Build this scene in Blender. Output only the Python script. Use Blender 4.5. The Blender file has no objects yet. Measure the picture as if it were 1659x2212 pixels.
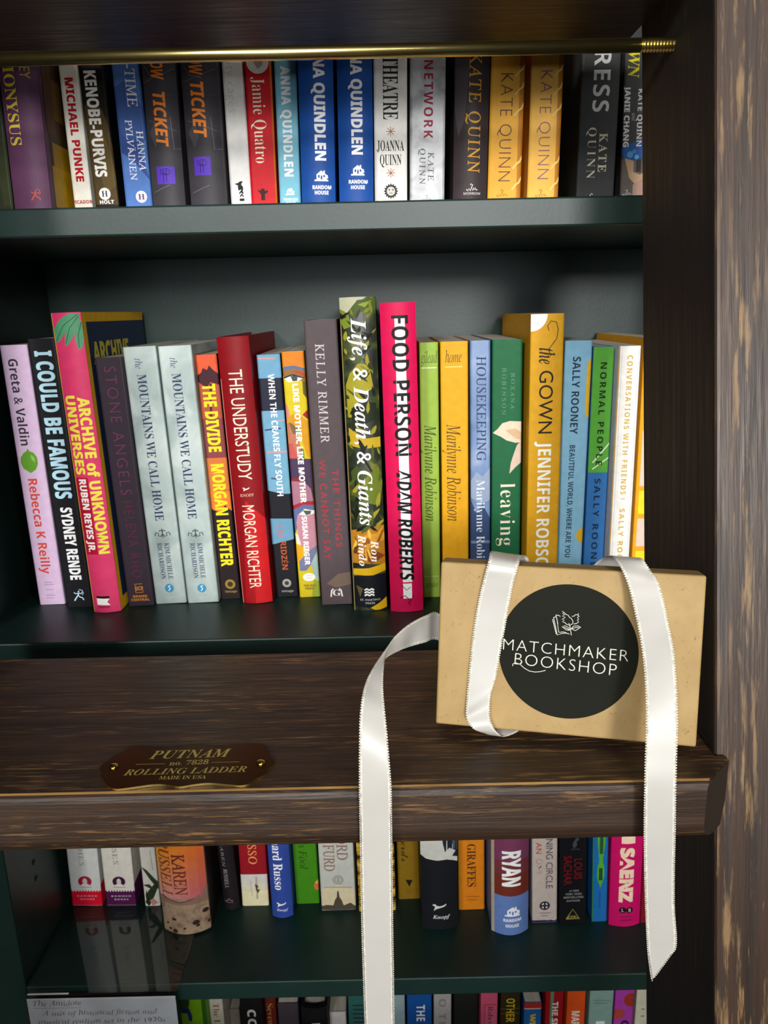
import bpy, bmesh, math, random
from mathutils import Vector, Matrix
random.seed(7)
S = bpy.context.scene
C = S.collection
R = math.radians

# ------------------------------------------------------------------ camera
TILT, ROLL = R(14.65), .022
cam_d = bpy.data.cameras.new('camera')
cam_d.sensor_fit = 'VERTICAL'
cam_d.sensor_height = 36.0
cam_d.lens = 36.0 * 1660.0 / 2212.0
cam_d.clip_start = .02
cam = bpy.data.objects.new('camera', cam_d)
C.objects.link(cam)
fwd = Vector((0, math.cos(TILT), -math.sin(TILT)))
up0 = Vector((0, math.sin(TILT), math.cos(TILT)))
rt = Vector((math.cos(ROLL), 0, 0)) - up0 * math.sin(ROLL)
up = up0 * math.cos(ROLL) + Vector((math.sin(ROLL), 0, 0))
cam.matrix_world = Matrix(((rt.x, up.x, -fwd.x, 0), (rt.y, up.y, -fwd.y, 0), (rt.z, up.z, -fwd.z, 0), (0, 0, 0, 1)))
cam_d.dof.use_dof = True
cam_d.dof.focus_distance = .42
cam_d.dof.aperture_fstop = 25.0
S.camera = cam

# ------------------------------------------------------------------ light and exposure
w = bpy.data.worlds.new('shop_ambient')
w.use_nodes = True
w.node_tree.nodes['Background'].inputs[0].default_value = (.95, .97, 1.0, 1)
w.node_tree.nodes['Background'].inputs[1].default_value = .015
S.world = w
def area(name, loc, target, sx, sy, power, col=(1, 1, 1)):
    d = bpy.data.lights.new(name, 'AREA')
    d.shape = 'RECTANGLE'; d.size = sx; d.size_y = sy; d.energy = power; d.color = col
    o = bpy.data.objects.new(name, d); C.objects.link(o)
    o.location = loc
    o.rotation_euler = (Vector(target) - Vector(loc)).to_track_quat('-Z', 'Y').to_euler()
    return o
def spot(name, loc, target, power, cone, radius, col):
    d = bpy.data.lights.new(name, 'SPOT')
    d.energy = power; d.spot_size = R(cone); d.spot_blend = 1.0; d.shadow_soft_size = radius; d.color = col
    o = bpy.data.objects.new(name, d); C.objects.link(o)
    o.location = loc
    o.rotation_euler = (Vector(target) - Vector(loc)).to_track_quat('-Z', 'Y').to_euler()
    return o
spot('track_spot', (-1.15, -2.9, 1.12), (-.05, .5, .08), 250, 25, .2, (1, .985, .96))
spot('track_spot_low', (.60, -3.4, .66), (.05, .5, .12), 430, 24, .28, (1, .985, .96))
area('shop_window', (-.1, -4.6, .30), (0, .6, -.05), 1.5, 1.0, 44, (.93, .97, 1.0))
area('ceiling_spot', (.75, -.75, 1.5), (.1, .35, -.1), .3, .3, 5.5, (1, .97, .92))
area('rod_highlight_strip', (.45, -2.2, .74), (.1, .5, 0), 3.6, .12, 27, (1, .98, .95))  # added strip lamp that draws a long highlight along the brass rod
S.view_settings.view_transform = 'Standard'
S.view_settings.look = 'None'
S.view_settings.exposure = 0.15
S.view_settings.gamma = 1.0
S.view_settings.use_curve_mapping = False

# ------------------------------------------------------------------ helpers
def s2l(c): return c / 12.92 if c <= .04045 else ((c + .055) / 1.055) ** 2.4
def rgb(h):
    return tuple(s2l(v / 255) for v in h) + (1,)
MATS = {}
def base_mat(name):
    m = bpy.data.materials.new(name); m.use_nodes = True
    return m, m.node_tree, m.node_tree.nodes['Principled BSDF']
def ramp(nt, fac, stops):
    r = nt.nodes.new('ShaderNodeValToRGB')
    e = r.color_ramp.elements
    e[0].position, e[0].color = stops[0][0], stops[0][1]
    e[1].position, e[1].color = stops[-1][0], stops[-1][1]
    for p, c in stops[1:-1]:
        n = e.new(p); n.color = c
    nt.links.new(fac, r.inputs[0])
    return r.outputs[0]
def noise(nt, scale, vec=(1, 1, 1), detail=4, rough=.5, dist=0, off=(0, 0, 0)):
    tc = nt.nodes.new('ShaderNodeTexCoord'); mp = nt.nodes.new('ShaderNodeMapping')
    mp.inputs['Scale'].default_value = vec; mp.inputs['Location'].default_value = off
    nt.links.new(tc.outputs['Object'], mp.inputs[0])
    n = nt.nodes.new('ShaderNodeTexNoise')
    n.inputs['Scale'].default_value = scale; n.inputs['Detail'].default_value = detail
    n.inputs['Roughness'].default_value = rough; n.inputs['Distortion'].default_value = dist
    nt.links.new(mp.outputs[0], n.inputs['Vector'])
    return n.outputs['Fac']
def bump(nt, b, fac, strength, dist):
    n = nt.nodes.new('ShaderNodeBump'); n.inputs['Strength'].default_value = strength; n.inputs['Distance'].default_value = dist
    nt.links.new(fac, n.inputs['Height']); nt.links.new(n.outputs[0], b.inputs['Normal'])
def ink(h, rough=.5):
    """coated printed stock in one colour, with a faint print grain"""
    k = (h, rough)
    if k not in MATS:
        m, nt, b = base_mat('print_ink')
        c = rgb(h)
        f = noise(nt, 160, detail=2)
        nt.links.new(ramp(nt, f, [(.3, tuple(v * .93 for v in c[:3]) + (1,)), (.7, tuple(min(1, v * 1.05) for v in c[:3]) + (1,))]), b.inputs['Base Color'])
        b.inputs['Roughness'].default_value = rough
        b.inputs['Specular IOR Level'].default_value = .16
        MATS[k] = m
    return MATS[k]
ART = {
 'mottle': (60, 6, [(.35, (143, 145, 147)), (.5, (182, 184, 186)), (.7, (207, 208, 210))]),
 'cloud': (28, 5, [(.3, (132, 147, 143)), (.5, (163, 177, 174)), (.7, (195, 205, 200))]),
 'bluecloud': (30, 5, [(.35, (86, 115, 159)), (.55, (111, 138, 180)), (.75, (170, 182, 198))]),
 'foliage': (75, 6, [(.30, (13, 15, 11)), (.48, (28, 36, 19)), (.58, (58, 68, 26)), (.68, (108, 111, 32)), (.8, (42, 44, 20))]),
 'earth': (120, 7, [(.3, (109, 85, 70)), (.5, (151, 125, 102)), (.62, (164, 139, 112)), (.75, (122, 99, 80))]),
 'goldpattern': (130, 3, [(.38, (36, 26, 10)), (.46, (138, 106, 24)), (.6, (192, 154, 52)), (.75, (208, 184, 112))]),
}
def art_mat(k):
    if k not in MATS:
        m, nt, b = base_mat('art_' + k)
        sc, det, st = ART[k]
        nt.links.new(ramp(nt, noise(nt, sc, detail=det, dist=.6), [(p, rgb(c)) for p, c in st]), b.inputs['Base Color'])
        b.inputs['Roughness'].default_value = .4
        MATS[k] = m
    return MATS[k]
def plain(name, h, rough=.5, metal=0, spec=.5):
    if name not in MATS:
        m, nt, b = base_mat(name)
        f = noise(nt, 40, detail=3); c = rgb(h)
        nt.links.new(ramp(nt, f, [(.3, tuple(v * .9 for v in c[:3]) + (1,)), (.7, tuple(min(1, v * 1.08) for v in c[:3]) + (1,))]), b.inputs['Base Color'])
        b.inputs['Roughness'].default_value = rough; b.inputs['Metallic'].default_value = metal
        b.inputs['Specular IOR Level'].default_value = spec
        MATS[name] = m
    return MATS[name]
def pages_mat():
    if 'pages' not in MATS:
        m, nt, b = base_mat('page_edges')
        f = noise(nt, 1, (2600, 8, 8), detail=2)
        nt.links.new(ramp(nt, f, [(.3, rgb((185, 174, 156))), (.7, rgb((221, 214, 200)))]), b.inputs['Base Color'])
        b.inputs['Roughness'].default_value = .85
        MATS['pages'] = m
    return MATS['pages']
def wood(name, axis, dark=(42, 26, 16), mid=(67, 43, 27), light=(138, 102, 56), worn=.62, gloss=.38, short=16, fine=330):
    """dark stained, brushed timber; the grain runs along the given object axis"""
    m, nt, b = base_mat(name)
    def v(a, c): return tuple(a if i == axis else c for i in range(3))
    g = noise(nt, 1, v(short * .8, fine), detail=6, rough=.62)
    g2 = noise(nt, 1, v(short * .35, fine * .3), detail=5, rough=.6, off=(1, 8, 4))
    broad = noise(nt, 1, v(4, 40), detail=5, rough=.6, off=(3, 1, 2))
    wear = noise(nt, 1, v(short * 1.6, fine * 1.15), detail=4, rough=.65, off=(7, 5, 1))
    add = nt.nodes.new('ShaderNodeMath'); add.operation = 'ADD'
    nt.links.new(g, add.inputs[0]); nt.links.new(g2, add.inputs[1])
    hf = nt.nodes.new('ShaderNodeMath'); hf.operation = 'MULTIPLY'; hf.inputs[1].default_value = .5
    nt.links.new(add.outputs[0], hf.inputs[0])
    base = ramp(nt, hf.outputs[0], [(.36, rgb(dark)), (.5, rgb(mid)), (.68, tuple(x * 1.7 for x in rgb(mid)[:3]) + (1,))])
    mul = nt.nodes.new('ShaderNodeMath'); mul.operation = 'MULTIPLY'
    nt.links.new(ramp(nt, broad, [(.40, (0, 0, 0, 1)), (.70, (1, 1, 1, 1))]), mul.inputs[0])
    nt.links.new(ramp(nt, wear, [(worn - .05, (0, 0, 0, 1)), (worn + .07, (1, 1, 1, 1))]), mul.inputs[1])
    mx = nt.nodes.new('ShaderNodeMix'); mx.data_type = 'RGBA'
    nt.links.new(mul.outputs[0], mx.inputs['Factor']); nt.links.new(base, mx.inputs['A']); mx.inputs['B'].default_value = rgb(light)
    nt.links.new(mx.outputs['Result'], b.inputs['Base Color'])
    nt.links.new(ramp(nt, g, [(.3, (gloss + .2,) * 3 + (1,)), (.7, (gloss,) * 3 + (1,))]), b.inputs['Roughness'])
    b.inputs['Specular IOR Level'].default_value = .5
    bump(nt, b, hf.outputs[0], .6, .0012)
    return m
PAINT = None
def paint():
    global PAINT
    if not PAINT:
        m, nt, b = base_mat('dark_green_paint'); PAINT = m
        f = noise(nt, 30, detail=4)
        nt.links.new(ramp(nt, f, [(.3, (.0055, .021, .017, 1)), (.7, (.0075, .027, .022, 1))]), b.inputs['Base Color'])
        b.inputs['Roughness'].default_value = .42
        b.inputs['Specular IOR Level'].default_value = .36
        bump(nt, b, noise(nt, 350, detail=2), .12, .0004)
    return PAINT
def brass(name, h=(176, 141, 58), rough=.28):
    m, nt, b = base_mat(name)
    f = noise(nt, 60, detail=4); c = rgb(h)
    nt.links.new(ramp(nt, f, [(.3, tuple(v * .8 for v in c[:3]) + (1,)), (.7, c)]), b.inputs['Base Color'])
    b.inputs['Metallic'].default_value = 1; b.inputs['Roughness'].default_value = rough
    return m

def link(name, bm, mats, parent=None, smooth=False, recalc=True):
    if recalc: bmesh.ops.recalc_face_normals(bm, faces=bm.faces)
    me = bpy.data.meshes.new(name); bm.to_mesh(me); bm.free()
    for m in (mats if isinstance(mats, (list, tuple)) else [mats]): me.materials.append(m)
    if smooth:
        for p in me.polygons: p.use_smooth = True
    o = bpy.data.objects.new(name, me); C.objects.link(o)
    if parent: o.parent = parent
    return o
def tag(o, label, cat, group=None):
    o['label'] = label; o['category'] = cat
    if group: o['group'] = group
    return o
def thing(name, label, cat, loc=(0, 0, 0), rot=(0, 0, 0), group=None):
    o = bpy.data.objects.new(name, None); C.objects.link(o)
    o.location = loc; o.rotation_euler = rot; o.empty_display_size = .02
    return tag(o, label, cat, group)
def box(bm, x0, x1, y0, y1, z0, z1, bev=0, seg=2, mi=0):
    vs = [bm.verts.new((x, y, z)) for z in (z0, z1) for y in (y0, y1) for x in (x0, x1)]
    fs = [bm.faces.new([vs[i] for i in q]) for q in ((0, 2, 3, 1), (4, 5, 7, 6), (0, 1, 5, 4), (2, 6, 7, 3), (0, 4, 6, 2), (1, 3, 7, 5))]
    for f in fs: f.material_index = mi
    if bev: bmesh.ops.bevel(bm, geom=list({e for f in fs for e in f.edges}), offset=bev, segments=seg, affect='EDGES', profile=.5)
def prism(bm, pts, z0, z1, mi=0):
    a = [bm.verts.new((x, y, z0)) for x, y in pts]; b = [bm.verts.new((x, y, z1)) for x, y in pts]
    fs = [bm.faces.new(a[::-1]), bm.faces.new(b)]
    n = len(pts)
    for i in range(n): fs.append(bm.faces.new((a[i], a[(i+1) % n], b[(i+1) % n], b[i])))
    for f in fs: f.material_index = mi
    return fs
def cyl(bm, p0, p1, r, seg=24, r2=None, mi=0):
    p0, p1 = Vector(p0), Vector(p1); d = (p1 - p0); q = d.to_track_quat('Z', 'Y')
    ring = lambda p, rr: [bm.verts.new(p + q @ Vector((rr * math.cos(2 * math.pi * i / seg), rr * math.sin(2 * math.pi * i / seg), 0))) for i in range(seg)]
    a, b = ring(p0, r), ring(p1, r if r2 is None else r2)
    fs = [bm.faces.new(a[::-1]), bm.faces.new(b)] + [bm.faces.new((a[i], a[(i+1) % seg], b[(i+1) % seg], b[i])) for i in range(seg)]
    for f in fs: f.material_index = mi

# ------------------------------------------------------------------ lettering
# Type styles: plain and bold sans, bold / italic / upright serif, script
SHEAR = .21
def style(t, st):
    def mp(t, U, L, D=None):
        o = ''
        for c in t:
            if 'A' <= c <= 'Z': o += chr(U + ord(c) - 65)
            elif 'a' <= c <= 'z': o += '\u210e' if (L == 0x1D44E and c == 'h') else chr(L + ord(c) - 97)
            elif '0' <= c <= '9' and D: o += chr(D + ord(c) - 48)
            else: o += c
        return o
    if st in ('SB', 'SI'): return mp(t, 0x1D400, 0x1D41A, 0x1D7CE)
    if st in ('I', 'R'): return mp(t, 0x1D434, 0x1D44E)
    if st in ('BI',): return mp(t, 0x1D468, 0x1D482)
    if st == 'SR': return mp(t, 0x1D400, 0x1D41A, 0x1D7CE)
    if st == 'C': return mp(t, 0x1D4D0, 0x1D4EA)
    if st in ('B', 'HV', 'HI', 'XX'): return mp(t, 0x1D5D4, 0x1D5EE, 0x1D7EC)
    return t
OFFS = {'HV': .022, 'HI': .012, 'XX': .05, 'LT': -.018, 'SR': -.012, 'R': .006}
CAPH = {}
RAW = {}
def raw_text(t, st, sp=1.0):
    k = (t, st, sp)
    if k in RAW: return RAW[k]
    cu = bpy.data.curves.new('lettering', 'FONT')
    cu.body = style(t, st); cu.size = 1; cu.resolution_u = 3; cu.space_character = sp
    cu.fill_mode = 'FRONT'; cu.offset = OFFS.get(st, 0)
    o = bpy.data.objects.new('lettering', cu)
    me = bpy.data.meshes.new_from_object(o)
    vs = [(v.co.x, v.co.y) for v in me.vertices]; fs = [tuple(p.vertices) for p in me.polygons]
    bpy.data.objects.remove(o); bpy.data.curves.remove(cu); bpy.data.meshes.remove(me)
    if st == 'R': vs = [(x - SHEAR * y, y) for x, y in vs]
    if st in ('HI', 'SI'): vs = [(x + .18 * y, y) for x, y in vs]
    RAW[k] = (vs, fs)
    return RAW[k]
def cap_height(st):
    if st not in CAPH:
        vs, _ = raw_text('H', st); CAPH[st] = max(y for x, y in vs)
    return CAPH[st]
def text_xy(t, st, length, cap, sp=1.0):
    """vertices (along the line from 0 to length, up from the baseline) and faces"""
    vs, fs = raw_text(t, st, sp)
    x0, x1 = min(v[0] for v in vs), max(v[0] for v in vs)
    kx, ky = length / (x1 - x0), cap / cap_height(st)
    return [((x - x0) * kx, y * ky) for x, y in vs], fs
def stroke(pts, w):
    """a polyline as a flat ribbon of quads with mitred joints"""
    n = len(pts); L = []; Rr = []
    for i, (x, y) in enumerate(pts):
        a = pts[max(i - 1, 0)]; b = pts[min(i + 1, n - 1)]
        dx, dy = b[0] - a[0], b[1] - a[1]; d = math.hypot(dx, dy) or 1e-9
        nx, ny = -dy / d * w / 2, dx / d * w / 2
        L.append((x + nx, y + ny)); Rr.append((x - nx, y - ny))
    return L + Rr, [(i, i + 1, n + i + 1, n + i) for i in range(n - 1)]

# ------------------------------------------------------------------ books
def book(d):
    w, h, D, bulge = d['w'], d['h'], d['depth'], d['bulge']
    hard = d['kind'] == 'hardcover_book'
    t = .0028 if hard else .0006
    z = d['z'] + abs(math.sin(d['lean'])) * w / 2 + .0001
    root = thing(d['kind'], d['label'], 'book', (d['x'], d['y'], z), (0, d['lean'], 0), d['group'])
    mats = [art_mat(d['art']) if d['art'] else ink(d['col'])]
    slot = {}
    def mi(col):
        if col not in slot:
            slot[col] = len(mats); mats.append(ink(col))
        return slot[col]
    def ys(x):
        u = max(-1, min(1, 2 * x / w))
        return -bulge * (1 - u * u) if bulge else .0008 * max(0, abs(u) - (1 - .0032 / w)) ** 2 * (w / .0032) ** 2
    # cover: spine and two boards, as a shell extruded along the height
    N = 14 if bulge else 10
    xs = [-w / 2 + w * i / N for i in range(N + 1)]
    if not bulge: xs = sorted(set([-w/2, -w/2 + .0004, -w/2 + .0009, -w/2 + .0016, 0, w/2 - .0016, w/2 - .0009, w/2 - .0004, w/2]))
    outer = [(-w / 2, D)] + [(x, ys(x)) for x in xs] + [(w / 2, D)]
    s = (w - 2 * t) / w
    inner = [(-w / 2 + t, D)] + [(x * s, ys(x) * .8 + t) for x in xs] + [(w / 2 - t, D)]
    bm = bmesh.new(); n = len(outer)
    ob = [bm.verts.new((x, y, 0)) for x, y in outer]; ot = [bm.verts.new((x, y, h)) for x, y in outer]
    ib = [bm.verts.new((x, y, 0)) for x, y in inner]; it = [bm.verts.new((x, y, h)) for x, y in inner]
    for i in range(n - 1):
        bm.faces.new((ob[i], ob[i+1], ot[i+1], ot[i])); bm.faces.new((ib[i+1], ib[i], it[i], it[i+1]))
        bm.faces.new((ot[i], ot[i+1], it[i+1], it[i])); bm.faces.new((ob[i+1], ob[i], ib[i], ib[i+1]))
    for i in (0, n - 1): bm.faces.new((ob[i], ot[i], it[i], ib[i]))
    bmesh.ops.recalc_face_normals(bm, faces=bm.faces)
    # printing on the spine and the front board
    def lay(vs, fs, col, k, side=False):
        off = .00006 + .000012 * k
        m = mi(col)
        tmp = bmesh.new()
        vv = [tmp.verts.new((a, 0, b)) for a, b in vs]
        for f in fs:
            try: tmp.faces.new([vv[i] for i in f])
            except ValueError: pass
        if not side:
            for sgn in (-1, 1):      # keep the print on the board and inside the top and foot
                bmesh.ops.bisect_plane(tmp, geom=tmp.verts[:] + tmp.edges[:] + tmp.faces[:], plane_co=(sgn * w / 2 * .999, 0, 0), plane_no=(sgn, 0, 0), clear_outer=True)
            if bulge or True:
                cuts = [-w/2 + w * i / 12 for i in range(1, 12)] if bulge else [-w/2 + .0009, -w/2 + .0016, w/2 - .0016, w/2 - .0009]
                for c in cuts:
                    bmesh.ops.bisect_plane(tmp, geom=tmp.verts[:] + tmp.edges[:] + tmp.faces[:], plane_co=(c, 0, 0), plane_no=(1, 0, 0))
        for zc, sgn in ((0.0002, -1), (h - .0002, 1)):
            bmesh.ops.bisect_plane(tmp, geom=tmp.verts[:] + tmp.edges[:] + tmp.faces[:], plane_co=(0, 0, zc), plane_no=(0, 0, sgn), clear_outer=True)
        mp = {}
        for v in tmp.verts:
            a, b = v.co.x, v.co.z
            mp[v] = bm.verts.new((w / 2 + off, a, b) if side else (a, ys(a) - off, b))
        for f in tmp.faces:
            try:
                nf = bm.faces.new([mp[v] for v in f.verts]); nf.material_index = m
            except ValueError: pass
        tmp.free()
    for k, q in enumerate(d['deco']):
        o = q[0]
        if o == 't':
            vs, fs = text_xy(q[1], q[2], q[3] - q[4], q[6], q[8])
            lay([(q[5] - q[6] / 2 + y, q[3] - x) for x, y in vs], fs, q[7], k)
        elif o == 'h':
            vs, fs = text_xy(q[1], q[2], q[4] - q[3], q[6], q[8])
            lay([(q[3] + x, q[5] - q[6] / 2 + y) for x, y in vs], fs, q[7], k)
        elif o == 'r':
            lay([(q[1], q[3]), (q[2], q[3]), (q[2], q[4]), (q[1], q[4])], [(0, 1, 2, 3)], q[5], k)
        elif o == 'd':
            lay([(q[1] + q[3] * math.cos(a * math.pi / 14), q[2] + q[4] * math.sin(a * math.pi / 14)) for a in range(28)], [tuple(range(28))], q[5], k)
        elif o == 'p':
            lay(q[1], [tuple(range(len(q[1])))], q[2], k)
        elif o == 'l':
            vs, fs = stroke(q[1], q[2]); lay(vs, fs, q[3], k)
        elif o == 's':
            q = (o, q[1], min(q[2], D - .0004)) + tuple(q[3:])
            lay([(q[1], q[3]), (q[2], q[3]), (q[2], q[4]), (q[1], q[4])], [(0, 1, 2, 3)], q[5], k, True)
        elif o == 'st':
            vs, fs = text_xy(q[1], q[2], q[4] - q[3], q[6]); lay([(q[3] + x, q[5] + y) for x, y in vs], fs, q[7], k, True)
    link('cover', bm, mats, root, recalc=False)
    # leaves
    ov = .003 if hard else .0003
    pb = bmesh.new()
    pts = [(-w/2 + t + .0002, D - ov)] + [(x * (s - .0004 / w), ys(x) * .8 + t + .0004) for x in xs] + [(w/2 - t - .0002, D - ov)]
    prism(pb, pts, ov, h - ov)
    link('page_block', pb, pages_mat(), root)
    return root

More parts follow.
